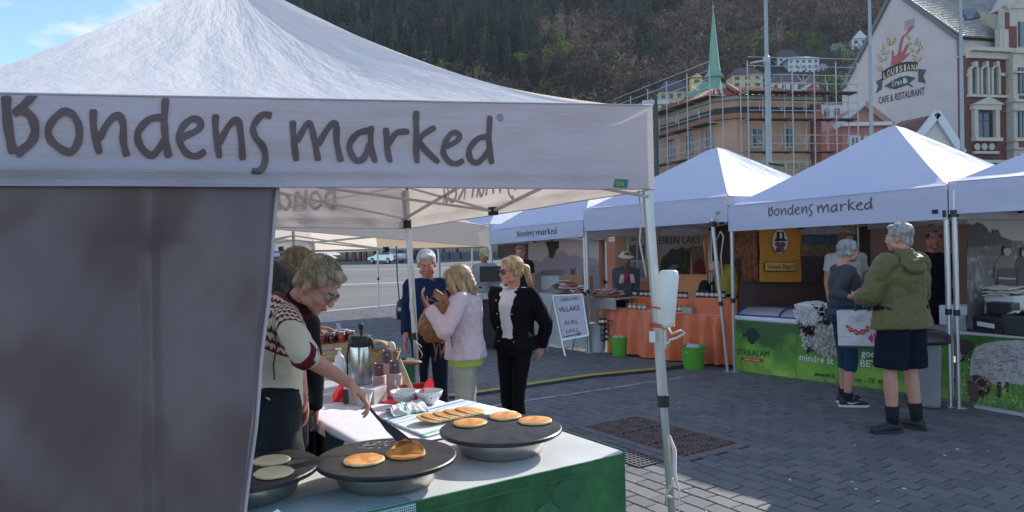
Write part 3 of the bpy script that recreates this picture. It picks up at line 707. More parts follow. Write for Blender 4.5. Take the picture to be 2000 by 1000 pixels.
for x in (1905, 1919, 1933):
 q = MB(); c = PL(x, 287, g2, f2) + fn * .1; q.cyl(c, c + fn * .12, .28, .28, 14); q.build('stone_roundel', M_stone, rb)
q = MB(); q.prism([PL(1922 + math.cos(math.pi * i / 8) * 24, 323 - math.sin(math.pi * i / 8) * 18, g2, f2) + fn * .1 for i in range(9)], -fn * .1); q.build('arch_opening', mat('dark opening', (.02, .02, .02)), rb)
# corner tower
q = MB(); wbox(q, g2, f2, 1966, 107, 2060, 480, .7, 3); q.build('tower', M_stone, rb)
for (y0, y1) in ((106, 111), (146, 149), (199, 204), (218, 221), (276, 279), (292, 295)): tr(1963, y0, 2062, y1, .95, 'stone_band', d=1.2)
for (a, b, c, d) in ((1975, 136, 1987, 186), (1975, 221, 1987, 270), (1975, 304, 1987, 330)):
 tr(a, b, c, d, .76, 'window', M_glassb, .1); tr(a - 2, b, a, d, .82, 'jamb', mat('green frame', (.05, .07, .06)), .2); tr((a + c) / 2 - .6, b, (a + c) / 2 + .6, d, .80, 'mullion', mat('green frame', (.05, .07, .06)), .1)
tr(1975, 190, 1988, 198, .75, 'brick_panel', M_brick, .1); tr(1975, 279, 1988, 291, .75, 'brick_panel', M_brick, .1)
tr(1950, 20, 1966, 98, .5, 'dormer_pier'); tr(1952, 28, 1960, 60, .55, 'brick_panel', M_brick, .1); tr(1960, 55, 1974, 96, .55, 'brick_panel', M_brick, .1)
tr(1944, 60, 1962, 100, .45, 'scroll'); tr(1966, 20, 2050, 100, .45, 'dormer', d=2); tr(1981, 46, 1995, 94, .5, 'window', M_glassb, .1); tr(1979, 46, 1981, 94, .55, 'jamb', mat('green frame', (.05, .07, .06)), .15)
q = MB()
for a, b in (((1950, 20), (1972, -6)), ((1972, -6), (1985, -30))): q.bar(PL(*a, g2, f2) + fn * .6, PL(*b, g2, f2) + fn * .6, .5, .5)
q.prism([PL(x, y, g2, f2) + fn * .55 for x, y in ((1952, 20), (1960, 8), (1968, -6), (1978, -40), (2040, -40), (2040, 20))], -fn * 1.5); q.build('gable_top', M_stone, rb)
# skylight on the slate
sk = [PL(1905, 34, g2, f2), PL(1932, 30, g2, f2), PL(1921, 12, g2, f2), PL(1896, 14, g2, f2)]
q = MB(); q.prism([p - fn * 1.0 for p in sk], fn * .25 + Z * .1); q.build('skylight', M_glassb, rb)
# ---- pink gabled house
h0, h1 = P(1641, 290, 52), P(1737, 290, 52)
ph = thing('house', 'small pink gabled house with white cornice standing below the big gable wall', 'house', (h0.x, h0.y, 0))
M_pink = mat('dusty pink render', (.42, .20, .165), rough=.85, var=.08)
q = MB(); q.prism([PL(x, y, h0, h1) for x, y in ((1645, 470), (1645, 244), (1683, 206), (1733, 244), (1733, 470))], V((0, 8, 0))); q.build('wall', M_pink, ph)
def hb(px0, px1, pts, *_): pass
q = MB(); wbox(q, h0, h1, 1640, 240, 1738, 247, .4, .8); q.build('cornice', M_white, ph)
q = MB(); q.bar(PL(1624, 252, h0, h1) + V((0, -.3, 0)), PL(1684, 203, h0, h1) + V((0, -.3, 0)), .3, .28, up=V((0, -1, 0))); q.build('verge_board', mat('pale blue grey trim', (.45, .52, .55)), ph)
q = MB(); q.bar(PL(1684, 203, h0, h1) + V((0, -.3, 0)), PL(1740, 246, h0, h1) + V((0, -.3, 0)), .4, .14, up=V((0, -1, 0))); q.build('verge_board', mat('pink trim', (.38, .2, .17)), ph)
window(ph, h0, h1, 1659, 265, 1680, 292, M_white, M_glassd, 1, .14); window(ph, h0, h1, 1687, 265, 1707, 292, M_white, M_glassd, 1, .14)
# ---- white gabled house
h0, h1 = P(1768, 290, 50), P(1880, 290, 50)
wh = thing('house', 'white weatherboarded gable end with rusty tiled roof to its left', 'house', (h0.x, h0.y, 0))
q = MB(); q.prism([PL(x, y, h0, h1) for x, y in ((1788, 470), (1788, 270), (1826, 226), (1872, 296), (1872, 470))], V((0, 6, 0))); q.build('wall', M_white, wh)
for i in range(20):
 y = 234 + i * 4.0; wl = max(1791, 1826 - (y - 229) * .86); wr = min(1870, 1826 + (y - 229) * .64)
 if wr - wl > 2: 
  q = MB(); wbox(q, h0, h1, wl, y, wr, y + 3.4, .04, .06); q.build('board', M_white, wh)
for a, b in (((1785, 274), (1827, 222)), ((1825, 222), (1876, 300))):
 q = MB(); q.bar(PL(*a, h0, h1) + V((0, -.25, 0)), PL(*b, h0, h1) + V((0, -.25, 0)), .5, .2, up=V((0, -1, 0))); q.build('verge_board', mat('white blue trim', (.6, .64, .68)), wh)
q = MB(); q.add([PL(1762, 250, h0, h1) + V((0, 3, 0)), PL(1792, 270, h0, h1) + V((0, 0, 0)), PL(1826, 226, h0, h1), PL(1818, 230, h0, h1) + V((-.3, 3, .2))], [(0, 1, 2, 3)]); q.build('roof', mat('rust tiles', (.16, .08, .05), bump=.6, bs=6, var=.3), wh, solid=.2)
# ---- flag poles
for x, w, ytop, lab in ((1501, .060, -60, 'tall grey flagpole with bracket lamp in front of the scaffolding'), (1703, .048, -60, 'grey flagpole crossing the left half of the big painted gable wall'), (1880, .048, -60, 'grey flagpole at the corner of the painted gable wall and brick front')):
 b = P(x, 330, 27); t = thing('flagpole', lab, 'flagpole', (b.x, b.y, 0), group='flagpoles behind the tents')
 q = MB(); q.lathe([(w * 1.9, 0), (w * 1.6, 4), (w, 11.5)], n=12); q.build('pole', mat('grey pole paint', (.28, .31, .32), rough=.4, metal=.3), t, world=False)
 if x == 1501:
  zb = P(x, 118, 27).z; q = MB(); q.bar((0, 0, zb), (-.6, -.1, zb - .1), .16, .06); q.ell((0, 0, zb), (.14, .14, .2), 10, 7); q.build('bracket', M_galv, t, world=False)
  q = MB(); q.bar((0, 0, P(x, 330, 27).z + .2), (.5, -.2, P(x, 336, 27).z + .2), .25, .05); q.build('floodlight', mat('lamp black', (.03, .03, .03)), t, world=False)
# ---- houses on the slope
def villa(x0, y0, x1, y1, Y, wallc, roofc, lab, rows=2, cols=3, gable=False, roofh=.45):
 if Y > 200:
  for Y in range(180, 600, 2):
   c = P((x0 + x1) / 2, y1, Y)
   if hill_z(c.x, Y) >= c.z + .5: break
 a, b = P(x0, y1, Y), P(x1, y1, Y); zb = a.z; ztp = P(x0, y0, Y).z; hh = ztp - zb; wz = zb + hh * (1 - roofh)
 t = thing('villa', lab, 'house', ((a.x + b.x) / 2, Y, zb)); w = b.x - a.x; dp = w * .7
 q = MB(); q.box((0, dp / 2, (wz - zb) / 2 - 3), (w, dp, wz - zb + 6)); wo = q.build('wall', mat('wall ' + str(wallc), wallc, var=.08), t, world=False)
 q = MB(); rz_ = wz - zb; o = w * .06
 if gable: q.prism([V((-w / 2 - o, -.3, rz_)), V((w / 2 + o, -.3, rz_)), V((0, -.3, rz_ + hh * roofh))], V((0, dp, 0)))
 else: q.hexa([(-w / 2 - o, -o, rz_), (w / 2 + o, -o, rz_), (w / 2 + o, dp + o, rz_), (-w / 2 - o, dp + o, rz_)], [(-w * .25, dp * .3, rz_ + hh * roofh), (w * .25, dp * .3, rz_ + hh * roofh), (w * .25, dp * .7, rz_ + hh * roofh), (-w * .25, dp * .7, rz_ + hh * roofh)])
 q.build('roof', mat('roof ' + str(roofc), roofc, var=.2), t, world=False)
 if gable:
  q = MB(); q.prism([V((-w / 2, -.45, rz_ + .1)), V((w / 2, -.45, rz_ + .1)), V((0, -.45, rz_ + hh * roofh * .86))], V((0, .2, 0))); q.build('gable', mat('wall ' + str(wallc), wallc), t, world=False)
 for r in range(rows):
  for c in range(cols):
   q = MB(); q.box((-w / 2 + w * (c + .5) / cols, -.06, rz_ * (r + .5) / rows), (w / cols * .42, .15, rz_ / rows * .5)); q.build('window', M_glassd, t, world=False)
 return t
WH, DK = (.55, .57, .60), (.06, .065, .08)
villa(1519, 96, 1560, 132, 318, WH, DK, 'large white villa with dark hipped roof highest of the cluster on the slope')
villa(1540, 108, 1600, 146, 300, WH, (.40, .43, .47), 'long white terrace villa below the dark roofed one on the slope', 3, 5, roofh=.2)
villa(1600, 124, 1617, 140, 300, (.5, .5, .52), (.3, .3, .32), 'small pale house at the right end of the villa terrace', 1, 2)
villa(1624, 83, 1651, 105, 330, (.22, .35, .48), (.20, .22, .25), 'light blue wooden house alone on the grassy slope', 1, 4)
villa(1664, 57, 1695, 100, 300, WH, DK, 'white gabled house high on the slope beside the painted gable wall', 2, 2, True)
villa(1655, 98, 1690, 125, 290, (.38, .38, .42), (.3, .3, .33), 'grey block house below the white gabled one on the slope', 1, 2, roofh=.1)
villa(1508, 140, 1570, 200, 160, (.50, .48, .46), (.10, .09, .10), 'white townhouse with dark roof right behind the scaffolding poles', 2, 4, roofh=.35)
villa(1572, 150, 1600, 205, 150, (.45, .46, .48), (.12, .12, .13), 'pale townhouse between the scaffold posts', 2, 2, roofh=.3)
villa(1571, 163, 1600, 190, 140, (.28, .05, .06), (.5, .48, .46), 'little dark red gabled house peeping over the scaffold deck', 1, 2, True)
villa(1430, 130, 1490, 172, 150, (.42, .37, .22), (.09, .07, .08), 'yellow house with dark mansard roof behind the spire', 2, 3, roofh=.4)
villa(1288, 155, 1350, 215, 140, (.40, .36, .22), (.09, .07, .09), 'yellow house with dark mansard roof left of the spire', 2, 4, roofh=.4)
villa(1350, 143, 1372, 165, 138, (.58, .48, .20), (.2, .1, .1), 'narrow yellow gable left of the spire', 1, 1, True)
villa(1328, 40, 1374, 62, 330, (.2, .13, .09), (.16, .08, .06), 'low brown house among the trees high on the slope', 1, 4, roofh=.3)
villa(1420, 42, 1484, 56, 340, (.14, .13, .13), (.16, .15, .15), 'long low grey house among the trees high on the slope', 1, 6, roofh=.25)
villa(1605, 200, 1646, 300, 60, (.52, .50, .47), (.2, .2, .2), 'narrow white house between the scaffolding and the painted gable wall', 3, 2, roofh=.05)
# ---- dark shop row across the street
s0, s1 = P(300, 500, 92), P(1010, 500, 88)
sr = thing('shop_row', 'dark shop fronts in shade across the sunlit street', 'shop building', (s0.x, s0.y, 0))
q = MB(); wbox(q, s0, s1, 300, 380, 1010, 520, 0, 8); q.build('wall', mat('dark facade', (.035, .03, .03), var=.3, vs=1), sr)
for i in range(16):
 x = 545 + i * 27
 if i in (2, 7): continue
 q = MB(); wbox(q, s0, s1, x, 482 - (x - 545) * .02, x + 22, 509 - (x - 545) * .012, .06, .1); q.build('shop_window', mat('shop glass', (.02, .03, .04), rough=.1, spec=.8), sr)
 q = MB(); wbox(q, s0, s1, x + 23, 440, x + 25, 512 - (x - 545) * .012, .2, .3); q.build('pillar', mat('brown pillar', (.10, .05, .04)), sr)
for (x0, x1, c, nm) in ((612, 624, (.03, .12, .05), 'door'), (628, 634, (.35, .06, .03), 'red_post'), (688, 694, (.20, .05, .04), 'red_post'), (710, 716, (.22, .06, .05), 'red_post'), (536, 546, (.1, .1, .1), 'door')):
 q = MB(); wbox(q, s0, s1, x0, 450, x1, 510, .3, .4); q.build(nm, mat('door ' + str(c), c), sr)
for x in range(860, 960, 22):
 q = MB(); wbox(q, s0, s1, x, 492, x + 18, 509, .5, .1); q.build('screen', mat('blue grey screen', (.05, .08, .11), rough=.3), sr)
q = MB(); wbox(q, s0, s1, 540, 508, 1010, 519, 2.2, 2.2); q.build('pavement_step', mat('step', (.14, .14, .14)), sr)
# ================================================================== market tents
def fabric(name, col, trans=.38, bump=.35, stretch=(1, 1, 1), bs=6, bd=.01, coord='UV', rough=.65, var=.03):
 m = mat(name, col, rough=rough, var=var, vs=2, bump=bump, bs=bs, bd=bd, trans=trans, stretch=stretch, coord=coord, spec=.35, tcol=(.80, .71, .62))  # warm glow of the tent interior put into the translucent colour
 return m
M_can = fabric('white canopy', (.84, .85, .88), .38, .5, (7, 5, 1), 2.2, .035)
M_canB = fabric('white canopy smooth', (.60, .63, .77), .16, .5, (6, 3, 1), 1.3, .05)  # bluish shade of the unlit facets put into the white cloth's colour
M_val = fabric('white valance', (.52, .50, .57), .30, .6, (1.5, 1.1, 1), 1.6, .06)  # lavender shade on the front put into the colour
M_valB = fabric('white valance row', (.54, .57, .71), .14, .3, (4, 1.5, 1), 1.4, .015)  # holds the same bluish shade in its colour as the row canopies
M_prt = mat('taupe print', (.135, .095, .095), rough=.7, var=.06, vs=4)
M_alu = mat('brushed aluminium', (.50, .51, .52), rough=.38, metal=.75, var=.12, vs=6, stretch=(8, 8, .6))
M_alub = mat('white frame tube', (.55, .53, .50), rough=.45, metal=.1, var=.08)
M_blk = mat('black plastic', (.015, .015, .017), rough=.45, var=.1)
M_strap = mat('cream webbing', (.60, .56, .48), rough=.85, var=.1, vs=20, bump=.3, bs=150)
# brush lettering traced as centre lines (photo pixels) with brush widths
def c2(pts): return [(x / 2.5, y / 2.5) for x, y in pts]
def c3(pts): return [(700 + x / 2.5, y / 2.5) for x, y in pts]
BRUSH = [
 (c2([(32, 474), (34, 560), (50, 680), (68, 755)]), 19), (c2([(170, 462), (115, 525), (66, 566)]), 17), (c2([(100, 540), (150, 575), (172, 640), (150, 700), (78, 760)]), 18),
 (c2([(318, 545), (262, 590), (234, 650), (262, 705), (338, 748), (378, 700), (384, 630), (355, 570), (305, 545)]), 15),
 (c2([(453, 540), (455, 640), (484, 756)]), 14.5), (c2([(478, 690), (525, 605), (575, 570), (596, 620), (598, 700), (618, 768)]), 14),
 (c2([(790, 580), (722, 592), (668, 655), (682, 722), (740, 762), (797, 690)]), 14.5), (c2([(803, 482), (795, 600), (800, 690), (818, 775)]), 14),
 (c2([(872, 682), (955, 642), (972, 602), (930, 588), (882, 630), (866, 690), (900, 752), (950, 768), (995, 742)]), 13.5),
 (c2([(1043, 566), (1045, 650), (1066, 776)]), 13), (c2([(1060, 710), (1108, 622), (1150, 592), (1165, 650), (1182, 785)]), 13),
 (c2([(1318, 572), (1270, 568), (1228, 622), (1235, 672), (1282, 730), (1290, 790), (1260, 836), (1218, 838)]), 13),
 (c2([(1423, 592), (1425, 680), (1444, 788)]), 12.5), (c2([(1438, 700), (1490, 612), (1512, 622), (1530, 700), (1548, 788)]), 12.5), (c2([(1543, 715), (1600, 622), (1632, 612), (1640, 690), (1660, 792)]), 12.5),
 (c3([(48, 640), (-10, 655), (-48, 715), (-20, 785), (20, 770), (52, 700)]), 12.5), (c3([(55, 618), (55, 700), (72, 798)]), 12),
 (c3([(128, 625), (134, 700), (146, 796)]), 12), (c3([(140, 710), (178, 652), (236, 647)]), 12),
 (c3([(273, 545), (270, 640), (281, 798)]), 12), (c3([(367, 622), (288, 690), (388, 796)]), 11.5),
 (c3([(408, 722), (472, 692), (484, 660), (450, 652), (414, 700), (408, 750), (440, 792), (475, 800), (510, 783)]), 11),
 (c3([(622, 672), (572, 680), (534, 732), (544, 782), (582, 792), (628, 735)]), 11.5), (c3([(630, 568), (622, 680), (641, 804)]), 11),
]
BRUSH_R = [([(973 + 5.6 * math.cos(a * math.pi / 6), 231 + 6.3 * math.sin(a * math.pi / 6)) for a in range(13)], 1.3), ([(971.3, 234.5), (971.3, 227.5), (974.3, 227.5), (975, 229.5), (971.3, 231.2), (975, 234.5)], 1.1)]
def catmull(pts, k=5):
 o = []; n = len(pts)
 for i in range(n - 1):
  p0, p1, p2, p3 = pts[max(i - 1, 0)], pts[i], pts[i + 1], pts[min(i + 2, n - 1)]
  for j in range(k):
   t = j / k; o.append(tuple(.5 * ((2 * p1[a]) + (-p0[a] + p2[a]) * t + (2 * p0[a] - 5 * p1[a] + 4 * p2[a] - p3[a]) * t * t + (-p0[a] + 3 * p1[a] - 3 * p2[a] + p3[a]) * t ** 3) for a in (0, 1)))
 o.append(tuple(pts[-1])); return o
def stroke_strip(pts, w):
 """list of (left, right) pairs in 2-D along a brush stroke with blunt tapered ends"""
 c = catmull(pts, 6 if len(pts) > 2 else 4); out_ = []; n = len(c)
 for i, p in enumerate(c):
  a, b = c[max(i - 1, 0)], c[min(i + 1, n - 1)]; dx, dy = b[0] - a[0], b[1] - a[1]; l_ = math.hypot(dx, dy) or 1; nx, ny = -dy / l_, dx / l_
  k = w / 2 * (1 + .07 * math.sin(i * .9))
  if i == 0 or i == n - 1: k *= .72
  out_.append(((p[0] + nx * k, p[1] + ny * k), (p[0] - nx * k, p[1] - ny * k)))
 ex = (c[0][0] - c[1][0], c[0][1] - c[1][1]); l_ = math.hypot(*ex) or 1; e = (c[0][0] + ex[0] / l_ * w * .2, c[0][1] + ex[1] / l_ * w * .2); k = w * .12
 return out_
_fr = None
def brush_letters(parent, mp_, strokes, name='brush_letter', m=None, base=.004):
 for i, (pts, w) in enumerate(strokes):
  st = stroke_strip(pts, w); q = MB(); vs = []
  sub = 3
  for (a, b) in st:
   for k in range(sub + 1): vs.append(mp_(a[0] + (b[0] - a[0]) * k / sub, a[1] + (b[1] - a[1]) * k / sub, base + .0006 * (i % 4)))
  r = sub + 1; q.add(vs, [(j * r + k, j * r + k + 1, (j + 1) * r + k + 1, (j + 1) * r + k) for j in range(len(st) - 1) for k in range(sub)])
  q.build(name, m or M_prt, parent, smooth=True)
def tent(label, cor, zb, zt, apex, group='white market tents', mcan=None, mval=None, legs=(0, 1, 2, 3), sag=.10, power=1.18, near=False, slider=1.93, fold=None, res=14, seed=0, trussz=(1.95, 2.2), legpts=None, hipsag=0.0):
 """cor: four ground corners in order round; zb/zt: bottom and top of the valance at each corner"""
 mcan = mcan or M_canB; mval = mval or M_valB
 cor = [V((c[0], c[1], 0)) for c in cor]; cen = sum(cor, V((0, 0, 0))) / 4; apex = V(apex)
 t = thing('market_tent', label, 'tent', cen, 0, group)
 fns = []
 if not near: trussz = (min(zb) + .04, min(zt) - .13)
 for i in range(4):
  a, b = cor[i], cor[(i + 1) % 4]; za, zc = zt[i], zt[(i + 1) % 4]
  d = (b - a).normalized(); on = V((d.y, -d.x, 0)); on = on if on.dot(a - cen) > 0 else -on
  def fn(u, v, a=a, b=b, za=za, zc=zc, i=i):
   base = a.lerp(b, u); zz = lerp(za, zc, u); s = v
   tgt = apex + (base - apex).normalized() * .07 if s > .9 else apex
   p = V((lerp(base.x, apex.x, s), lerp(base.y, apex.y, s), 0))
   pw = lerp(power[i], power[(i + 1) % 4], u) if isinstance(power, tuple) else power
   g = s ** pw
   z = zz + (apex.z - zz) * g - sag * 4 * u * (1 - u) * math.sin(math.pi * min(1, s)) ** .8 * (1 - .35 * s)
   z += hipsag * (4 * u * (1 - u)) * 0
   p += on * .024 * (1 - min(1, s * 22))
   am = .012 * (1.8 if near else 1)
   z += am * mnoise.noise(V((u * 9 + seed, v * 3, i * 7))) * (1 - s * .7) * min(1, s * 8 + .1)
   if s > .955: z -= (s - .955) * .6
   return V((p.x, p.y, z))
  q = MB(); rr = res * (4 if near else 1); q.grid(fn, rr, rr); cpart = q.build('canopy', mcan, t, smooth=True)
  def vf(u, h, off=0.0, a=a, b=b, i=i, on=on):      # u along, h 0 bottom .. 1 top
   p = a.lerp(b, u); z0_, z1_ = lerp(zb[i], zb[(i + 1) % 4], u), lerp(zt[i], zt[(i + 1) % 4], u)
   z = lerp(z0_, z1_, h)
   k = (1 - h)
   w = .010 * mnoise.noise(V((u * 5 + seed * 3 + i, h * 1.6, 1.3))) + .006 * mnoise.noise(V((u * 17 + seed, h * 3.2 + u * 2, 4)))
   if near: w = w * 2.8 + .026 * math.exp(-((h - .18) / .05) ** 2) * (.35 + .65 * u if i == 0 else .6) - .004 * math.exp(-((h - .12) / .02) ** 2)
   w *= min(1, u * 12, (1 - u) * 12) * (1 if h < .97 else .3)
   if fold: w += fold * k * k
   return V((p.x, p.y, z)) + on * (.018 + w + off)
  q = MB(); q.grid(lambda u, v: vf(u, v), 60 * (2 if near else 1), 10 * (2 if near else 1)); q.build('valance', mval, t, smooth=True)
  fns.append(vf)
  q = MB(); q.tube([vf(k / 30, 0.0, .001) for k in range(31)], .0035, 5); q.build('hem', mval, t, smooth=True)
  q = MB(); q.tube([vf(k / 30, 1.0, .002) + Z * .002 for k in range(31)], .004, 5); q.build('eave_seam', mval, t, smooth=True)
 lo, hi = trussz
 for i in range(4):
  if i in legs:
   p = cor[i] + (cen - cor[i]).normalized() * .03
   top, bot = p + Z * (zb[i] + .28), V((p.x, p.y, 0))
   if legpts and i in legpts: top, bot = legpts[i]
   dd = (bot - top)
   q = MB(); f = .56; q.cyl(top, top + dd * f, .026, .026, 8); lg = q.build('leg', M_alu, t)
   q = MB(); q.cyl(top + dd * (f - .005), bot + Z * .012, .020, .020, 8); q.build('inner_tube', M_alu, lg)
   q = MB(); j = top + dd * f; q.cyl(j - dd.normalized() * .03, j + dd.normalized() * .03, .032, .032, 8); q.build('height_clamp', M_blk, lg)
   q = MB(); q.box(bot + Z * .006, (.10, .10, .012)); q.build('foot_plate', M_alu, lg)
   if near and i == 0: continue
   s_ = top.lerp(bot, (top.z - slider) / max(.1, top.z - bot.z)); q = MB(); q.cyl(s_ - Z * .035, s_ + Z * .035, .04, .04, 8); q.build('slider', M_blk, lg)
 for i in range(4):
  a, b = cor[i], cor[(i + 1) % 4]; ins = (cen - (a + b) / 2).normalized() * (.10 if near and i == 0 else .045); m_ = (a + b) / 2 + ins; a_, b_ = a + ins, b + ins
  lo, hi = (trussz[0] + .09, trussz[1] - .08) if (near and i == 0) else trussz
  for (p0, z0_, p1, z1_) in ((a_, lo, m_, hi), (a_, hi, m_, lo), (m_, hi, b_, lo), (m_, lo, b_, hi)):
   q = MB(); q.bar(p0 + Z * z0_, p1 + Z * z1_, .028, .014, up=Z); q.build('truss_bar', M_alub, t)
  for zz_ in (lo, hi):
   q = MB(); q.box(m_ + Z * zz_, (.05, .05, .055), rz=math.atan2((b - a).y, (b - a).x)); q.build('joint', M_blk, t)
  for zz_, zz2 in ((hi, hi + .15), (lo, lo + .2)):
   q = MB(); q.bar(m_ + Z * zz_, V((apex.x, apex.y, zz2)), .028, .014); q.build('truss_bar', M_alub, t)
 q = MB(); q.cyl(V((apex.x, apex.y, lo)), V((apex.x, apex.y, apex.z - .03)), .02, .02, 8); q.build('centre_pole', M_alub, t)
 return t, fns, cor, cen
# ---- the near tent
FR, RR = V((.717, 3.78, 0)), V((-.88, 6.30, 0)); sdv = (RR - FR).normalized(); fdv = V((sdv.y * -1, sdv.x, 0))
FL, RL = FR + fdv * 3.0, RR + fdv * 3.0
LN = 3.0
def upar(px): q = PL(px, 300, FR, FL); return (q - FR).dot(fdv) / LN
zb0, zb1 = PL(1278, 370, FR, FL).z, PL(0, 362, FR, FL).z; zt0, zt1 = PL(1272, 208, FR, FL).z, PL(0, 186, FR, FL).z
u0 = upar(0); zbL = zb0 + (zb1 - zb0) / u0; ztL = zt0 + (zt1 - zt0) / u0
apx = P(440, -62, 4.2)
zbR = PL(800, 446, FR, RR).z
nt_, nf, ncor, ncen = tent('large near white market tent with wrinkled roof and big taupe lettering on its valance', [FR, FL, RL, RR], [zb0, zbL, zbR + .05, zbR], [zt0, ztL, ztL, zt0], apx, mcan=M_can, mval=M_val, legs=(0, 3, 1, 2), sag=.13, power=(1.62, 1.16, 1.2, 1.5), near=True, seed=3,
 legpts={0: (P(1263, 352, 3.80), P(1321, 1118, 3.80)), 3: (P(793, 372, 6.30), P(824, 878, 6.30))}, slider=PL(797, 437, FR, RR).z, trussz=(1.95, 2.24))
def map_near(x, y, off):
 p = PL(x, y, FR, FL); u = (p - FR).dot(fdv) / LN; zB, zT = lerp(zb0, zbL, u), lerp(zt0, ztL, u); h = (p.z - zB) / (zT - zB)
 return nf[0](u, min(h, .985), off)
brush_letters(nt_, map_near, BRUSH + BRUSH_R)
# the same words on the right valance, showing through from inside
NX = lambda x: (x - 0) / 970.0
REF = {}
def ref_pt(x, y):          # lettering sketch in metres on its own valance: a along from the left end, z up
 p = PL(x, y, FR, FL); return (1 - (p - FR).dot(fdv) / LN) * LN, p.z
ra0 = ref_pt(8, 250)[0]; ra1 = ref_pt(962, 280)[0]; rz0 = ref_pt(945, 322)[1]; rzh = ref_pt(945, 226)[1] - rz0
def letters_on(parent, vf, start_u, end_u, h0, h1, flip, m=None, strokes=None):
 """place the brush words on another valance between start_u and end_u, cap height from h0 to h1"""
 k = (end_u - start_u) / (ra1 - ra0)
 for i, (pts, w) in enumerate(strokes or BRUSH):
  st = stroke_strip(pts, w); q = MB(); vs = []
  for (a, b) in st:
   for e in range(3):
    x, y = a[0] + (b[0] - a[0]) * e / 2, a[1] + (b[1] - a[1]) * e / 2; A, zz_ = ref_pt(x, y)
    zbase = lerp(ref_pt(60, 309)[1], rz0, (A - ra0) / (ra1 - ra0))
    vs.append(vf(start_u + (A - ra0) * k, h0 + (zz_ - zbase) / rzh * (h1 - h0), .003 + .0005 * (i % 4)))
  q.add(vs, [(j * 3 + e, j * 3 + e + 1, (j + 1) * 3 + e + 1, (j + 1) * 3 + e) for j in range(len(st) - 1) for e in range(2)])
  q.build('brush_letter', m or M_prt, parent, smooth=True)
M_prf = mat('faint back print', (.36, .29, .27), trans=.5)
letters_on(nt_, nf[3], .80, .20, .30, .78, 1, m=M_prf)      # side RR -> FR is the fourth valance
letters_on(nt_, nf[2], .80, .20, .30, .78, 1, m=M_prf)
# green maker's tag
q = MB(); tp = [map_near(x, y, .004) for x, y in ((1195, 366), (1222, 368), (1225, 351), (1199, 350))]; q.poly(tp); tg = q.build('maker_tag', mat('tag green', (.01, .16, .12), rough=.5), nt_)
text_obj('O.B.Wiik', map_near(1198.5, 363, .006), tp[1] - tp[0], Z, .022, mat('tag yellow', (.55, .55, .08)), nt_, width=.055)
# dark side wall
M_wall = mat('mauve grey tarpaulin', (.142, .106, .108), rough=.36, var=.03, vs=1.2, bump=.35, bs=1.1, bd=.025, trans=.12, stretch=(2.6, 2.6, .5), sheen=.2)
def wallf(u, v):
 xr = lerp(548, 474, (1 - v)); 
 zt_ = 2.03; z = lerp(.22, zt_, v)
 pr = PL(548, 368, FR, FL); pr2 = PL(476, 1000, FR, FL); zz = (z - pr2.z) / (pr.z - pr2.z); right = pr2.lerp(pr, max(-.6, min(1.05, zz)))
 a = (right - FR).dot(fdv); al = lerp(a, LN * 1.0, 1 - u)
 p = FR + fdv * al; dn = V((.53, -.84, 0))
 w = .045 * mnoise.noise(V((al * 2.6 + z * 1.3, z * .5, 0))) + .040 * mnoise.noise(V((al * 4 - z * 2, z * 1.4, 5)))
 w += .045 * math.sin(al * 9.5 + z * .9) * (.5 + .5 * math.sin(al * 3 + 1)) + .05 * math.exp(-((al * .8 + z - 4.1 ) / .10) ** 2) * .4
 cx = PL(298, 500, FR, FL); ac = (cx - FR).dot(fdv) + (z - 1.7) * -.02
 w += .028 * max(0, 1 - abs(al - ac) / .035) * (1 if z < 1.75 else 1.3) + .010 * mnoise.noise(V((al * 20, z * 3, 2))) * max(0, 1 - abs(al - ac) / .25) * max(0, (z - 1.5))
 pn = mnoise.noise(V((al * 1.3, z * .6, 11)))
 w += .008 * math.sin(al * 26 + z * 2.0 + 4 * pn) * max(0, pn + .25) + .006 * mnoise.noise(V((al * 9 + z * 5, z * 2.2 - al * 2, 3)))
 w *= max(0, min(1, (2.0 - z) / .25))
 if u > .975: w -= (u - .975) * 1.2
 return V((p.x, p.y, z)) - dn * (.02) + dn * w
q = MB(); q.grid(wallf, 260, 110); sw = q.build('side_wall', M_wall, nt_, smooth=True)
q = MB(); q.tube([wallf(1.0, k / 30) + V((.004, -.006, 0)) for k in range(31)], .008, 6); q.build('wall_hem', mat('pale hem', (.52, .46, .47), rough=.7), nt_, smooth=True)
q = MB()
for k in range(3): pass
# webbing strap down the near leg, cream ribbon tails
ls = thing('tie_strap', 'cream webbing strap hanging down the near aluminium tent leg', 'strap', P(1300, 700, 3.78))
q = MB(); sp = [P(1247, 372, 3.84), P(1253, 420, 3.84), P(1249, 470, 3.84), P(1262, 540, 3.83)]
q.tube(sp, .017, 6, flat=.2); q.tube([P(1309, 850, 3.78), P(1317, 880, 3.76), P(1318, 930, 3.74), P(1327, 960, 3.73), P(1326, 1000, 3.73), P(1334, 1040, 3.73)], .008, 6, rs=[.004, .018, .014, .005, .004, .004], flat=.3)
q.build('strap', M_strap, ls, smooth=True)
q = MB(); q.tube([P(1300, 985, 3.76), P(1303, 960, 3.75), P(1312, 948, 3.74), P(1314, 935, 3.74)], .013, 6, flat=.4); q.tube([P(1300, 968, 3.75), P(1312, 972, 3.73)], .008, 6); q.build('knot', M_strap, ls, smooth=True)
tl = thing('tie_ribbon', 'thin cream ribbon tied with a bow round the rear right leg of the near tent', 'ribbon', P(806, 600, 6.2))
q = MB(); q.tube([P(803, 560, 6.26), P(800, 600, 6.24), P(811, 640, 6.24), P(815, 665, 6.24)], .006, 6, flat=.5); q.tube([P(812, 667, 6.2), P(824, 678, 6.18), P(818, 682, 6.2), P(812, 670, 6.2), P(825, 692, 6.2), P(822, 700, 6.2)], .006, 6, flat=.5); q.build('ribbon', M_strap, tl, smooth=True)
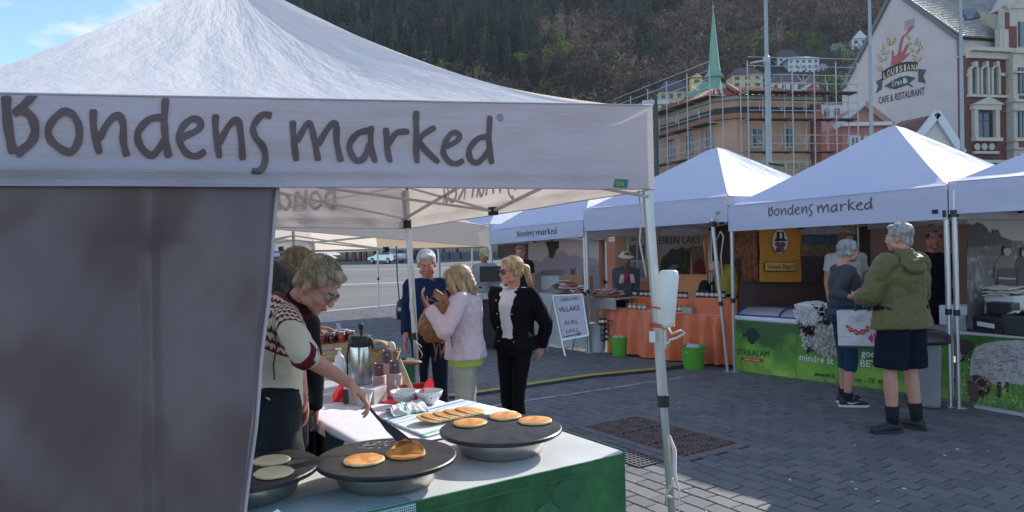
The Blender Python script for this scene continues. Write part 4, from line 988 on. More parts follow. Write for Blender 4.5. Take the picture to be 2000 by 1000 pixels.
# ---- the row opposite
def back(p, k=2.85): return V((p[0], p[1], 0)) + N * k
COR = c_ = [V((-2.0, 16.6, 0)), V((-.42, 14.1, 0)), V((1.14, 11.6, 0)), V((2.83, 9.66, 0)), V((4.35, 7.38, 0)), V((5.95, 4.98, 0))]
e_ = V((-3.5, 19.2, 0)), V((-5.2, 21.8, 0))
def zpt(px, py, p): return P(px, py, p.y).z
def row_tent(label, a, b, zbL, ztL_, zbR, ztR, apz, legs=(0, 1, 2, 3), lp=None, seed=1, dx=0, dy=0):
 f = 1.0; A, B = a, b; C_, D_ = back(b), back(a); cen = (A + B + C_ + D_) / 4
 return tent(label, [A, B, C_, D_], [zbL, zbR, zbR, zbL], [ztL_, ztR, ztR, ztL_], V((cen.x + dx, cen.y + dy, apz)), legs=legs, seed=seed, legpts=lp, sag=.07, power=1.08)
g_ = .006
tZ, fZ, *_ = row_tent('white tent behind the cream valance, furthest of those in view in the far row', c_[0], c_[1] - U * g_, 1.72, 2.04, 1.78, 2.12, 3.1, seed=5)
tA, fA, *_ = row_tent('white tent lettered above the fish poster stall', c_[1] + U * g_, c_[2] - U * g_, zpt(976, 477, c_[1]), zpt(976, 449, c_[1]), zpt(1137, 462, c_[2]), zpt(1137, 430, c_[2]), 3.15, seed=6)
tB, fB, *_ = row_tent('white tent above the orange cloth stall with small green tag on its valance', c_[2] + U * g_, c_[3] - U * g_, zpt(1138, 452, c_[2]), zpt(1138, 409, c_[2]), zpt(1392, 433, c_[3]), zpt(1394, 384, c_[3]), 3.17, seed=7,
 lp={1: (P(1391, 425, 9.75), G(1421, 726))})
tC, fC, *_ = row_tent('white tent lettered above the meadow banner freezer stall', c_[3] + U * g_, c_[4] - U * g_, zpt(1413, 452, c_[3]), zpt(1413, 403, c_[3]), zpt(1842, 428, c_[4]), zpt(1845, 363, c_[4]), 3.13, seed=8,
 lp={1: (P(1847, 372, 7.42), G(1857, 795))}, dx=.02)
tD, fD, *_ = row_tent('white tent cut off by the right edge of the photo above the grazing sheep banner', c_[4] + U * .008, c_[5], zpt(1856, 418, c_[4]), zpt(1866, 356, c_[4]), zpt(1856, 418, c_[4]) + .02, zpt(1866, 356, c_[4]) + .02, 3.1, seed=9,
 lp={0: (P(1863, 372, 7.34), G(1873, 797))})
row_tent('white tent beyond the right edge of the photo after the sheep banner tent', COR[5] if 0 else c_[5], c_[5] + U * 2.9, 1.87, 2.2, 1.87, 2.2, 3.1, seed=11)  # out of view, added at the row's end to shade the near paving
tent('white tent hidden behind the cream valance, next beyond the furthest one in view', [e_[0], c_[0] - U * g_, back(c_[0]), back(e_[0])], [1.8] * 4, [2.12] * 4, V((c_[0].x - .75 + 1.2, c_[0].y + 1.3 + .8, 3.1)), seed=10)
def px_u(a, b, px):
 q = PL(px, 420, a, b); return (q - V((a[0], a[1], q.z))).length / (V(b) - V(a)).length
letters_on(tC, fC[0], px_u(c_[3], c_[4], 1502), px_u(c_[3], c_[4], 1708), .46, .86, 0)
letters_on(tA, fA[0], px_u(c_[1], c_[2], 1011), px_u(c_[1], c_[2], 1089), .32, .74, 0, m=mat('dark print', (.05, .04, .06), rough=.7))
q = MB(); q.poly([fB[0](u, h, .004) for u, h in ((.93, .30), (.955, .30), (.96, .42), (.935, .42))]); q.build('maker_tag', mat('tag lime', (.12, .35, .08)), tB)
q = MB(); q.poly([fC[0](u, h, .004) for u, h in ((.945, .18), (.968, .18), (.968, .31), (.945, .31))]); q.build('maker_tag', mat('tag black', (.012, .012, .02)), tC)
q = MB(); q.poly([fZ[0](u, h, .004) for u, h in ((.93, .35), (.96, .35), (.96, .6), (.93, .6))]); q.build('maker_tag', mat('tag black', (.012, .012, .02)), tZ)
# strap between the first two leaning legs
q = MB(); q.tube([P(1399, 470, 9.5), P(1407, 452, 9.4), P(1413, 462, 9.4), P(1408, 500, 9.5), P(1411, 540, 9.5)], .01, 6, flat=.5); tag(q.build('tie_strap', M_strap, smooth=True), 'white tie looped between the two leaning legs of neighbouring tents', 'strap')
# ---- white tent directly behind the near one, warm backlight put into its cream colour
M_crv = fabric('cream backlit fabric', (.70, .66, .60), .5, .3, (4, 1.5, 1), 1.4, .015)
Ea, Eb = P(952, 442, 9.0), P(612, 474, 12.0)
ed = (Eb - Ea); ed.z = 0; ed.normalize(); en = V((-ed.y, ed.x, 0)); en = en if en.y < 0 else -en
Ec, Ed_ = Ea + en * 2.9, Eb + en * 2.9
tE, fE, *_ = tent('cream white tent behind the near one, its sunlit far valance seen from inside', [Ea, Eb, Ed_, Ec], [1.70, 1.66, 1.9, 1.93], [Ea.z, Eb.z, 2.2, 2.25], V((((Ea + Ed_) / 2).x, ((Ea + Ed_) / 2).y, 3.1)), mcan=M_crv, mval=M_crv, legs=(1,), seed=12, trussz=(1.75, 1.95), slider=1.9, sag=.05,
 legpts={1: (P(611, 455, 12.0), P(626, 668, 12.0))})
ev = [c for c in kids(tE) if c.name.startswith(('valance', 'hem'))]
for c in ev[:2]: bpy.data.objects.remove(c)
uE = px_u(Ea, Eb, 732); q = MB(); q.grid(lambda u, v: fE[0](u * uE, v), 50, 10); q.build('valance', M_crv, tE, smooth=True)
q = MB(); q.bar(Ea + en * .06, Eb + en * .06, .045, .03); q.build('eave_rail', M_alu, tE)
po = P(857, 488, 16); q = MB(); q.cyl((po.x, po.y, 0), (po.x, po.y, 1.75), .03, .03, 8); tag(q.build('tent_pole', M_alu), 'thin white pole standing behind the man in navy', 'pole')
# ---- lavender parasol beyond
for (px, py, Yd, w, lab, cc) in ((585, 497, 30, 1.65, 'pale lavender parasol far left beyond the tents', (.50, .46, .60)), (628, 503, 34, .7, 'small white parasol edge right of the pale lavender one', (.62, .62, .66)), (560, 502, 40, 1.0, 'dark blue parasol low behind the lavender one', (.05, .05, .09))):
 c = P(px, py, Yd); t = thing('parasol', lab, 'parasol', (c.x, c.y, 0)); q = MB(); q.lathe([(w, c.z - .05), (w * .98, c.z), (.03, c.z + w * .42)], n=8); q.build('canopy', mat('par ' + lab[:8], cc, trans=.3), t, world=False, solid=.01)
 q = MB(); q.cyl((0, 0, 0), (0, 0, c.z + .3), .03, .03, 8); q.build('pole', M_alu, t, world=False)
 q = MB(); q.cyl((0, 0, 0), (0, 0, .08), .28, .26, 12); q.build('base', M_blk, t, world=False)
# ================================================================== pancake stall in the near tent
TZ = .73
K1 = G(1224, 883, TZ); fw = V((-.838, -.545, 0)).normalized(); bw = V((-fw.y * -1, fw.x * -1, 0)); bw = V((-.545, .838, 0))
def TA(a, d, z=0.0): return K1 + fw * a + bw * d + Z * z
LA, DA = 2.15, .74
tb = thing('serving_table', 'trestle table with white top and green printed skirt holding the round griddles', 'table', TA(LA / 2, DA / 2, -TZ), math.atan2(fw.y, fw.x))
def rounded(a0, a1, d0, d1, r, z):
 o = []
 for (cx, cy, s0) in ((a0 + r, d0 + r, 180), (a1 - r, d0 + r, 270), (a1 - r, d1 - r, 0), (a0 + r, d1 - r, 90)):
  for k in range(5): an = R(s0 + k * 22.5); o.append(TA(cx + r * math.cos(an), cy + r * math.sin(an), z))
 return o
q = MB(); q.prism(rounded(0, LA, 0, DA, .035, -.028), Z * .028)
q.build('tabletop', mat('off white vinyl', (.60, .62, .60), rough=.42, var=.05, vs=3, bump=.12, bs=6, bd=.01, rvar=.1), tb, bevel=.006)
for a in (.12, LA - .15):
 for d in (.1, DA - .1):
  q = MB(); q.cyl(TA(a, d, -.03), TA(a, d, -TZ), .018, .018, 8); q.build('leg', M_blk, tb)
def skirt_mat():
 m = mat('green meadow print', (.02, .10, .035), rough=.5, var=.25, vs=2.2, col2=(.05, .19, .06), c2s=2.6, c2p=(.42, .62), bump=.25, bs=5, bd=.01, trans=.12)
 return m
sk_pts = [(-.012, DA * .98), (-.012, .05), (-.004, .018), (.02, -.006), (.06, -.012), (LA, -.012)]
def skirt(u, v, off=0.0):
 L_ = [0]
 for i in range(len(sk_pts) - 1): L_.append(L_[-1] + math.dist(sk_pts[i], sk_pts[i + 1]))
 s = u * L_[-1]; i = max(k for k in range(len(L_)) if L_[k] <= s + 1e-9); i = min(i, len(sk_pts) - 2); f = (s - L_[i]) / (L_[i + 1] - L_[i])
 a, d = lerp(sk_pts[i][0], sk_pts[i + 1][0], f), lerp(sk_pts[i][1], sk_pts[i + 1][1], f)
 w = .012 * mnoise.noise(V((s * 5, v * 1.2, 2))) * (v * 1.2) + .004 * mnoise.noise(V((s * 14, v * 5, 7)))
 n_ = (-1, 0) if i < 2 else (0, -1)
 return TA(a + n_[0] * (w + off), d + n_[1] * (w + off), .001 - v * .70)
q = MB(); q.grid(lambda u, v: skirt(u, v), 140, 24); q.build('skirt', skirt_mat(), tb, smooth=True)
q = MB(); q.tube([skirt(k / 90, .075, .002) for k in range(91)], .0028, 5); q.build('seam', mat('seam green', (.05, .17, .07)), tb)
q = MB(); q.tube([skirt(k / 90, 0.002, .001) for k in range(91)], .004, 5); q.build('seam', mat('seam green', (.05, .17, .07)), tb)
M_fl = mat('printed flower', (.22, .34, .26), rough=.5)
for (u_, v_, s_, c) in ((.47, .42, .10, (.045, .16, .06)), (.56, .33, .12, (.035, .14, .05)), (.63, .20, .09, (.04, .15, .05)), (.68, .45, .11, (.035, .13, .05)), (.42, .28, .08, (.05, .17, .07)), (.38, .17, .09, (.03, .12, .05))):
 q = MB(); q.poly([skirt(u_ + s_ * .30 * math.cos(k * math.pi / 8) * (1 + .12 * math.sin(k * 3)), v_ + s_ * math.sin(k * math.pi / 8), .003 + s_ * .01) for k in range(16)]); q.build('printed_bloom', mat('bloom' + str(c), c, rough=.5, var=.2, vs=9), tb)
q = MB()
for k in range(26):
 a = math.pi * (.05 + .9 * k / 25); r_ = .13 + .05 * math.sin(k * 2.3); cu, cv = .455, .36
 q.poly([skirt(cu + .004 * math.sin(a), cv, .006), skirt(cu - .004 * math.sin(a), cv + .01, .006), skirt(cu + r_ * .36 * math.cos(a), cv - r_ * math.sin(a), .006)])
q.build('printed_thistle', M_fl, tb, kind='stuff')
# checked cloth
def ck_mat():
 m = mat('teal check', (.62, .68, .66), rough=.8, var=.06, vs=6, bump=.2, bs=400, bd=.001, coord='UV')
 t = m.node_tree; n = t.nodes; l = t.links
 tc_ = n.new('ShaderNodeTexCoord'); sp_ = n.new('ShaderNodeSeparateXYZ'); l.new(tc_.outputs['UV'], sp_.inputs[0])
 fac = None
 for ax, sc_ in ((0, 110), (1, 62)):
  a_ = n.new('ShaderNodeMath'); a_.operation = 'MULTIPLY'; a_.inputs[1].default_value = sc_; l.new(sp_.outputs[ax], a_.inputs[0])
  b_ = n.new('ShaderNodeMath'); b_.operation = 'FRACT'; l.new(a_.outputs[0], b_.inputs[0])
  c_x = n.new('ShaderNodeMath'); c_x.operation = 'GREATER_THAN'; c_x.inputs[1].default_value = .5; l.new(b_.outputs[0], c_x.inputs[0])
  if fac is None: fac = c_x
  else:
   d_ = n.new('ShaderNodeMath'); d_.operation = 'ADD'; l.new(fac.outputs[0], d_.inputs[0]); l.new(c_x.outputs[0], d_.inputs[1]); fac = d_
 r = n.new('ShaderNodeValToRGB'); e = r.color_ramp.elements; e[0].color = (.62, .68, .66, 1); e[1].color = (.03, .09, .10, 1); x = e.new(.5); x.color = (.20, .34, .35, 1)
 h_ = n.new('ShaderNodeMath'); h_.operation = 'MULTIPLY'; h_.inputs[1].default_value = .5; l.new(fac.outputs[0], h_.inputs[0]); l.new(h_.outputs[0], r.inputs[0])
 for vm in [q for q in n if q.type == 'VECT_MATH']: l.new(r.outputs[0], vm.inputs[0])
 return m
ua = (PL(807, 968, K1, K1 + fw) - K1).dot(fw)
def cloth(u, v):
 a = ua + u * .95; s = v * .62   # v 0 at back, over the edge
 w = .003 * mnoise.noise(V((a * 9, s * 8, 1)))
 if s < .30: return TA(a + .02 * (1 - v), .30 - s, .004 + abs(w) + .001)
 h = s - .30; return TA(a, -.017 - .006 * (1 - math.exp(-h * 30)) - w * 2 - .012 * abs(mnoise.noise(V((a * 7, 0, 0)))) * h * 4, .004 - h)
q = MB(); q.grid(cloth, 60, 46); tag(q.build('checked_cloth', ck_mat(), smooth=True, solid=.0), 'teal and white checked cloth draped over the table edge under the griddles', 'cloth')
# griddles
M_steel = mat('brushed steel', (.46, .44, .40), rough=.28, metal=.9, var=.15, vs=5, bump=.15, bs=40, stretch=(1, 1, 6))
M_cast = mat('seasoned iron plate', (.022, .022, .024), rough=.42, var=.35, vs=6, bump=.08, bs=60, spec=.5, rvar=.14)
GR = [G(978, 835, .845), G(755, 890, .845), G(478, 913, .845)]
GL = ['large round black griddle with three golden pancakes nearest the table corner', 'large round black griddle with a golden pancake and a folded one being turned', 'round black griddle with two pale unbaked pancakes beside the dark side wall']
for g, lab in zip(GR, GL):
 t = thing('griddle', lab, 'griddle', (g.x, g.y, TZ + .003), random.uniform(0, 3), 'round pancake griddles')
 q = MB(); q.lathe([(.185, .004), (.20, .012), (.215, .05), (.222, .075), (.22, .083)], n=48); q.build('base', M_steel, t, world=False, smooth=True)
 q = MB(); q.lathe([(.0, .092), (.225, .088), (.235, .083), (.235, .078), (.22, .075)][::-1], n=48); q.build('collar', mat('warm steel', (.50, .42, .30), rough=.3, metal=.9), t, world=False, smooth=True)
 q = MB(); q.lathe([(.0, .090), (.27, .088), (.290, .092), (.294, .100), (.293, .108), (.288, .112), (.0, .1145)], n=72); q.build('plate', M_cast, t, world=False, smooth=True, auto=35)
 q = MB(); q.box((.21, 0, .04), (.03, .05, .03)); q.build('knob', M_blk, t, world=False, bevel=.004)
# smear of flour on the middle plate
q = MB(); c = G(735, 868, .8475)
for k in range(46):
 a = rng.normal(0, .045); b = rng.normal(0, .022); s_ = abs(rng.normal(.006, .004)); p = c + fw * (-a) + bw * b; q.poly([p + V((s_ * math.cos(j), s_ * math.sin(j), 0)) for j in (0, 1.2, 2.6, 3.9, 5.2)])
o = q.build('flour_dust', mat('flour', (.25, .25, .25)), kind='stuff'); tag(o, 'dry flour marks on the middle griddle', 'flour')
M_gold = mat('golden pancake', (.58, .215, .045), rough=.6, var=.3, vs=26, col2=(.70, .36, .10), c2s=22, c2p=(.48, .66), bump=.4, bs=90, bd=.002, sss=.08)
M_rim = mat('pancake edge', (.72, .52, .25), rough=.6, var=.15, vs=20, bump=.3, bs=90, sss=.1)
M_pale = mat('pale batter', (.72, .60, .34), rough=.5, var=.1, vs=22, bump=.6, bs=120, bd=.0015, sss=.15)
def pancake(pos, r, label, pale=False, fold=False, tilt=None, group=None, th=.012):
 t = thing('pancake', label, 'pancake', pos, random.uniform(0, 6), group)
 sd_ = random.random() * 50; n = 40
 def rad(a): return r * (1 + .06 * mnoise.noise(V((math.cos(a) * 2 + sd_, math.sin(a) * 2, 0))) + .022 * mnoise.noise(V((math.cos(a) * 8 + sd_, math.sin(a) * 8, 0))))
 def bend(p):
  if not fold: return p
  k = min(1, max(0, p.x / r + .15)); an = k * 2.3; s_ = math.sqrt(max(0, 1 - (p.y / r) ** 2))
  if p.x > -.15 * r: return V((-.15 * r + r * .40 * math.sin(an), p.y * (1 - .1 * k), p.z + r * .34 * (1 - math.cos(an)) * (.35 + .65 * s_) + .004 * math.sin(p.y * 120) * k))
  return V((p.x, p.y, p.z))
 def ring(pf, name, m, par):
  q = MB(); vs = []
  for (k, z) in pf:
   for i in range(n):
    a = 2 * math.pi * i / n; rr = rad(a) * k; vs.append(bend(V((rr * math.cos(a), rr * math.sin(a), z + .0012 * mnoise.noise(V((rr * 60 * math.cos(a), rr * 60 * math.sin(a), sd_)))))))
  m_ = len(pf); q.add(vs, [(j * n + i, j * n + (i + 1) % n, (j + 1) * n + (i + 1) % n, (j + 1) * n + i) for j in range(m_ - 1) for i in range(n)] + [tuple((m_ - 1) * n + i for i in range(n))])
  return q.build(name, m, par, world=False, smooth=True)
 ring([(.93, .0), (1.0, th * .4), (.985, th * .8), (.93, th)], 'edge', M_gold if fold else M_rim if not pale else M_pale, t)
 ring([(.95, th * .92), (.9, th * 1.06), (.6, th * 1.12), (.3, th * 1.14), (.05, th * 1.12)], 'baked_face', M_pale if pale else M_gold, t)
 if tilt: t.rotation_euler = tilt
 return t
GP = 'pancakes baking on the griddles'
for (x, y, r, lab, pl, fo) in ((918, 828, .083, 'golden pancake leftmost on the griddle nearest the table corner', 0, 0), (987, 815, .083, 'golden pancake at the back of the griddle nearest the table corner', 0, 0), (1045, 824, .083, 'golden pancake rightmost on the griddle nearest the table corner', 0, 0),
                             (711, 901, .084, 'golden flat pancake left of the folded one on the middle griddle', 0, 0), (794, 888, .086, 'golden pancake folded over by the black spatula', 0, 1),
                             (531, 902, .074, 'pale raw pancake further back on the griddle by the side wall', 1, 0), (535, 926, .076, 'pale raw pancake nearer the front on the griddle by the side wall', 1, 0)):
 o = pancake(G(x, y, .8475), r, lab, bool(pl), bool(fo), group=GP)
 if fo: o.rotation_euler = (0, 0, R(75))
# spatula
M_spat = mat('black nylon', (.012, .013, .018), rough=.35)
s0, s1, s2 = P(797, 868, 3.16), P(742, 820, 3.27), P(717, 790, 3.33)
sp = thing('spatula', 'black spatula held by the cook lifting the folded pancake', 'spatula', s0)
d = (s0 - s1).normalized(); sdv2 = V((.9, -.35, .1)).normalized()
def spl(p, w): return [p - sdv2 * w, p + sdv2 * w]
q = MB(); a = spl(s0, .030) + spl(s0.lerp(s1, .15), .036)[::-1]; up_ = V((0, 0, .004))
prof = [(0, .024), (.12, .036), (.55, .031), (.85, .016), (1.0, .009)]
vs = []
for t_, w in prof:
 c = s0.lerp(s1, t_); vs += [c - sdv2 * w, c + sdv2 * w, c + sdv2 * w + up_, c - sdv2 * w + up_]
fs = [(0, 1, 2, 3), (16, 19, 18, 17)]
for j in range(4):
 b = j * 4; fs += [(b, b + 4, b + 5, b + 1), (b + 1, b + 5, b + 6, b + 2), (b + 2, b + 6, b + 7, b + 3), (b + 3, b + 7, b + 4, b)]
q.add(vs, fs); q.build('blade', M_spat, sp)
q = MB(); q.tube([s1, s1.lerp(s2, .5), s2, s2 + (s2 - s1) * .8], .009, 10, flat=.7); q.build('handle', M_spat, sp, smooth=True)
# ---- white cloth table running back along the open side
b0, b1 = G(862, 757, TZ), None
BR = TA(-.0 + .30, DA + .02); BR = V((K1 + bw * (DA + .02) + fw * .16)); Lb = (G(862, 757, TZ) - BR).dot(bw)
def TB(a, d, z=0): p = BR + fw * a + bw * d; return V((p.x, p.y, TZ + z))
WB = .80
tb2 = thing('side_table', 'trestle table under a white cloth running back from the griddles', 'table', TB(WB / 2, Lb / 2, -TZ), math.atan2(fw.y, fw.x))
q = MB(); a = [TB(0, 0, -.03), TB(WB, 0, -.03), TB(WB, Lb, -.03), TB(0, Lb, -.03)]; q.prism(a, Z * .026); q.build('tabletop', mat('trestle wood', (.35, .25, .15), bump=.3), tb2)
for a_ in (.08, WB - .08):
 for d in (.1, Lb - .08): q = MB(); q.cyl(TB(a_, d, -.03), TB(a_, d, -TZ), .016, .016, 8); q.build('leg', M_blk, tb2)
def clothB(u, v):
 a, d = lerp(-.14, WB + .045, u), lerp(.0, Lb + .10, v); z = .002
 if a < 0: z -= (-a) * 1.6; a = -.012 + a * .12
 if a > WB: z -= (a - WB) * 1.4; a = WB + .012 + (a - WB) * .15
 if d > Lb: z -= (d - Lb) * 1.2; d = Lb + .01 + (d - Lb) * .2
 w = .006 * max(0, mnoise.noise(V((a * 6, d * 5, 3)))) + .02 * mnoise.noise(V((d * 9, 1, 1))) * max(0, -z)
 return TB(a + w, d, z + .5 * w + .001)
M_cl = mat('white tablecloth', (.72, .71, .76), rough=.8, var=.04, bump=.3, bs=14, bd=.01)
q = MB(); q.grid(clothB, 50, 50); tag(q.build('tablecloth', M_cl, smooth=True), 'white cloth spread over the side table behind the griddles', 'tablecloth')
# runner with green and blue marks
def runner(x0, y0, x1, y1, x2, y2, x3, y3, z):
 A_, B_, C_, D_ = G(x0, y0, TZ), G(x1, y1, TZ), G(x2, y2, TZ), G(x3, y3, TZ)
 return lambda u, v: A_.lerp(B_, u).lerp(D_.lerp(C_, u), v) + Z * (z + .006 * max(0, mnoise.noise(V((u * 7, v * 6, 1)))))
def towel_mat(name, base, cols):
 m = mat(name, base, rough=.85, var=.05, bump=.3, bs=300, bd=.001, coord='UV')
 n = m.node_tree.nodes; l = m.node_tree.links; tc_ = n.new('ShaderNodeTexCoord'); sp_ = n.new('ShaderNodeSeparateXYZ'); l.new(tc_.outputs['UV'], sp_.inputs[0])
 r = n.new('ShaderNodeValToRGB'); r.color_ramp.interpolation = 'CONSTANT'; e = r.color_ramp.elements; e[0].color = (*base, 1); e[1].position = 1.0; e[1].color = (*base, 1)
 for p_, w_, c_x in cols:
  x = e.new(p_); x.color = (*c_x, 1); x = e.new(p_ + w_); x.color = (*base, 1)
 l.new(sp_.outputs[0], r.inputs[0])
 for vm in [q for q in n if q.type == 'VECT_MATH']: l.new(r.outputs[0], vm.inputs[0])
 return m
q = MB(); q.grid(runner(745, 822, 830, 858, 1010, 808, 900, 783, .010), 40, 30)
tag(q.build('tea_towel', towel_mat('runner', (.66, .70, .70), [(.07, .05, (.10, .18, .55)), (.18, .03, (.12, .5, .35)), (.30, .02, (.15, .22, .6)), (.88, .05, (.10, .5, .3))]), smooth=True, solid=.003), 'flat white tea towel with green and blue stripes under the row of pancakes', 'towel')
def crump(u, v):
 A_, B_, C_, D_ = G(752, 806, TZ), G(768, 820, TZ), G(838, 808, TZ), G(815, 790, TZ); p = A_.lerp(B_, v).lerp(D_.lerp(C_, v), u)
 return p + Z * (.018 + .030 * math.sin(v * math.pi) + .022 * mnoise.noise(V((u * 6, v * 7, 8))))
q = MB(); q.grid(crump, 50, 24); tag(q.build('tea_towel', towel_mat('crumpled', (.60, .62, .62), [(.05, .02, (.03, .04, .04)), (.33, .03, (.04, .40, .26)), (.39, .03, (.04, .40, .26)), (.45, .03, (.04, .40, .26)), (.62, .01, (.1, .12, .12)), (.75, .01, (.1, .12, .12)), (.88, .01, (.1, .12, .12))]), smooth=True, solid=.004), 'crumpled white tea towel with green stripes in front of the bowls', 'towel')
# row of baked pancakes
for i in range(9):
 t_ = i / 8; p = G(lerp(838, 925, t_), lerp(824, 807, t_), TZ + .02) + Z * (.012 + .003 * (i % 2))
 sz = .075
 names = ['first', 'second', 'third', 'fourth', 'fifth', 'sixth', 'seventh', 'eighth', 'last']
 pancake(p, sz, 'baked pancake, %s from the cook end of the overlapping row on the tea towel' % names[i], group='baked pancakes overlapping on the tea towel', tilt=(R(-3), R(11 + 2 * (i % 2)), 0), th=.010)
# bowls
M_bowl = mat('white china', (.74, .76, .74), rough=.18, var=.02, coat=.4)
for (x, lab, gd) in ((790, 'white china bowl with spoon and small green sprigs, left of the pair', 1), (838, 'white china bowl with small sprigs, right of the pair', 0)):
 c = G(x, 788, TZ + .008); t = thing('bowl', lab, 'bowl', c, 0, 'china bowls on the side table')
 t.scale = (1.15,) * 3
 q = MB(); q.lathe([(.0, .002), (.034, .0), (.036, .006), (.055, .025), (.072, .052), (.078, .070), (.075, .071), (.068, .052), (.05, .027), (.0, .012)], n=32); q.build('body', M_bowl, t, world=False, smooth=True)
 for k in range(20):
  a = 2 * math.pi * k / 20; q = MB(); zz_ = .045 + .008 * math.sin(k * 2.2); r_ = .0685 + (zz_ - .045) * .3
  q.ell((r_ * math.cos(a), r_ * math.sin(a), zz_), (.004, .004, .0035), 6, 4); q.build('sprig', mat('sprig', (.06, .22, .14) if k % 3 else (.3, .1, .2)), t, world=False)
 q = MB(); q.lathe([(.0, .045), (.064, .0455)], n=24); q.build('filling', mat('cream filling' if gd else 'jam filling', (.6, .55, .45) if gd else (.4, .3, .25)), t, world=False)
 if gd:
  s = thing('spoon', 'metal spoon standing in the left china bowl', 'spoon', c + Z * .03); q = MB(); q.tube([c + V((0, .01, .045)), c + V((-.035, .02, .085)), c + V((-.055, .02, .12))], .003, 6); q.ell(c + V((-.06, .02, .128)), (.009, .006, .014), 8, 6); q.build('handle', M_steel, s, smooth=True)
# white napkin dispenser
M_w = mat('white plastic', (.70, .69, .67), rough=.45, var=.04)
nb = G(712, 792, TZ); t = thing('napkin_box', 'white angular napkin box under the cook hand', 'napkin box', nb)
q = MB(); A_, B_ = G(681, 790, TZ), G(722, 797, TZ)
q.prism([A_ + Z * .004, G(722, 797, TZ) + Z * .004, G(722, 797, TZ) + Z * .07, G(732, 792, TZ) + Z * .10, A_ + Z * .10], bw * .09); q.build('body', M_w, t, bevel=.004)
q = MB(); A_, B_ = G(731, 792, TZ), G(757, 784, TZ); q.prism([A_, B_, B_ + Z * .105, A_ + Z * .10], bw * .06); q.build('napkins', mat('paper napkin', (.80, .77, .72), rough=.9, bump=.4, bs=30, trans=.2), t, bevel=.003)
# red tray with hearts
M_red = mat('red lacquer', (.50, .018, .022), rough=.35, var=.08)
t = thing('wooden_tray', 'red wooden tray with heart cut outs in its ends', 'tray', G(760, 785, TZ))
tr0, tr1 = G(652, 785, TZ + .004), G(818, 790, TZ + .004); tr2 = G(845, 765, TZ + .004); tr3 = G(690, 762, TZ + .004)
q = MB(); q.prism([tr0, tr1, tr2, tr3], Z * .008); q.build('floor_board', M_red, t)
q = MB(); q.prism([G(779, 775, TZ + .01), G(832, 772, TZ + .01), G(832, 772, TZ + .01) + Z * .085, G(779, 775, TZ + .01) + Z * .075], bw * .01); q.build('side_board', M_red, t)
for x in (793, 812):
 p = G(x, 772, TZ) + Z * .052 - bw * .004; q = MB(); q.poly([p + V((a * .012, 0, b * .013)) for a, b in ((0, -1), (1, .3), (.8, .9), (.35, .95), (0, .5), (-.35, .95), (-.8, .9), (-1, .3))]); q.build('heart', mat('heart white', (.7, .62, .6)), t)
def endboard(x0, y0, x1, y1, h):
 a_, b_ = G(x0, y0, TZ + .01), G(x1, y1, TZ + .01); dd = b_ - a_; pts = [a_, b_] + [a_ + dd * u_ + Z * hh for u_, hh in ((1, h * .6), (.9, h * .88), (.7, h), (.4, h * .9), (.15, h * .6), (0, h * .45))]
 q = MB(); q.prism(pts, V((.004, -.01, 0))); o = q.build('end_board', M_red, t)
 c_ = a_ + dd * .62 + Z * h * .70 + V((.0, -.013, 0)); q = MB(); q.poly([c_ + dd.normalized() * (a * .02) + Z * (b * .014) for a, b in ((-1, -.3), (1, .0), (.9, .7), (0, 1), (-.9, .5))]); q.build('hand_hole', mat('hole', (.05, .005, .005)), o)
endboard(650, 786, 688, 762, .115); endboard(820, 789, 847, 768, .12)
q = MB(); p = G(676, 788, TZ + .01); q.box(p + Z * .045, (.03, .03, .09)); tag(q.build('syrup_box', mat('dark maroon box', (.07, .01, .02), rough=.4), bevel=.004), 'small dark maroon box standing at the left end of the red tray', 'box')
# cup stacks
M_cup = mat('aubergine paper', (.10, .055, .065), rough=.5, var=.06); M_cupr = mat('cup rim', (.60, .46, .44), rough=.6)
for (x, yb, H_, top_, lab) in ((742, 768, .205, .08, 'stack of aubergine paper cups, leftmost and lower of three'), (758, 760, .265, .085, 'stack of aubergine paper cups, tallest and furthest back of three'), (773, 775, .24, .08, 'stack of aubergine paper cups, rightmost and nearest of three')):
 c = G(x, yb, TZ + .006); t = thing('cup_stack', lab, 'paper cups', c, 0, 'stacks of paper cups')
 nr = int((H_ - top_) / .0085)
 for k in range(nr):
  q = MB(); z_ = .005 + k * .0085; q.lathe([(.044, z_), (.0465, z_ + .002), (.044, z_ + .0045), (.0425, z_ + .0045), (.0425, z_ + .0085)], n=20); q.build('nested_cup', M_cupr, t, world=False, smooth=True)
 z_ = .005 + nr * .0085; q = MB(); q.lathe([(.042, z_), (.033, z_ + top_), (.0315, z_ + top_ + .001), (.028, z_ + top_ - .004), (0, z_ + top_ - .004)], n=24); q.build('top_cup', M_cup, t, world=False, smooth=True, auto=40)
 q = MB(); q.cyl((.006, -.0345, z_ + top_ * .72), (.006, -.0358, z_ + top_ * .72), .006, .006, 10); q.build('print_dot', mat('print white', (.5, .5, .6)), t, world=False)
# wooden stirrer paddles
t = thing('wooden_paddles', 'pale wooden ladle handles leaning beside the paper cups', 'paddle', G(800, 775, TZ + .01))
for a, b in (((779, 702, 4.95), (805, 765, 4.80)), ((775, 708, 5.0), (800, 768, 4.86))):
 q = MB(); q.bar(P(*a), P(*b), .03, .008, up=V((0, -1, 0))); q.build('handle', mat('birch wood', (.55, .44, .30), rough=.6, var=.15, vs=20, stretch=(1, 1, .1)), t, bevel=.003)
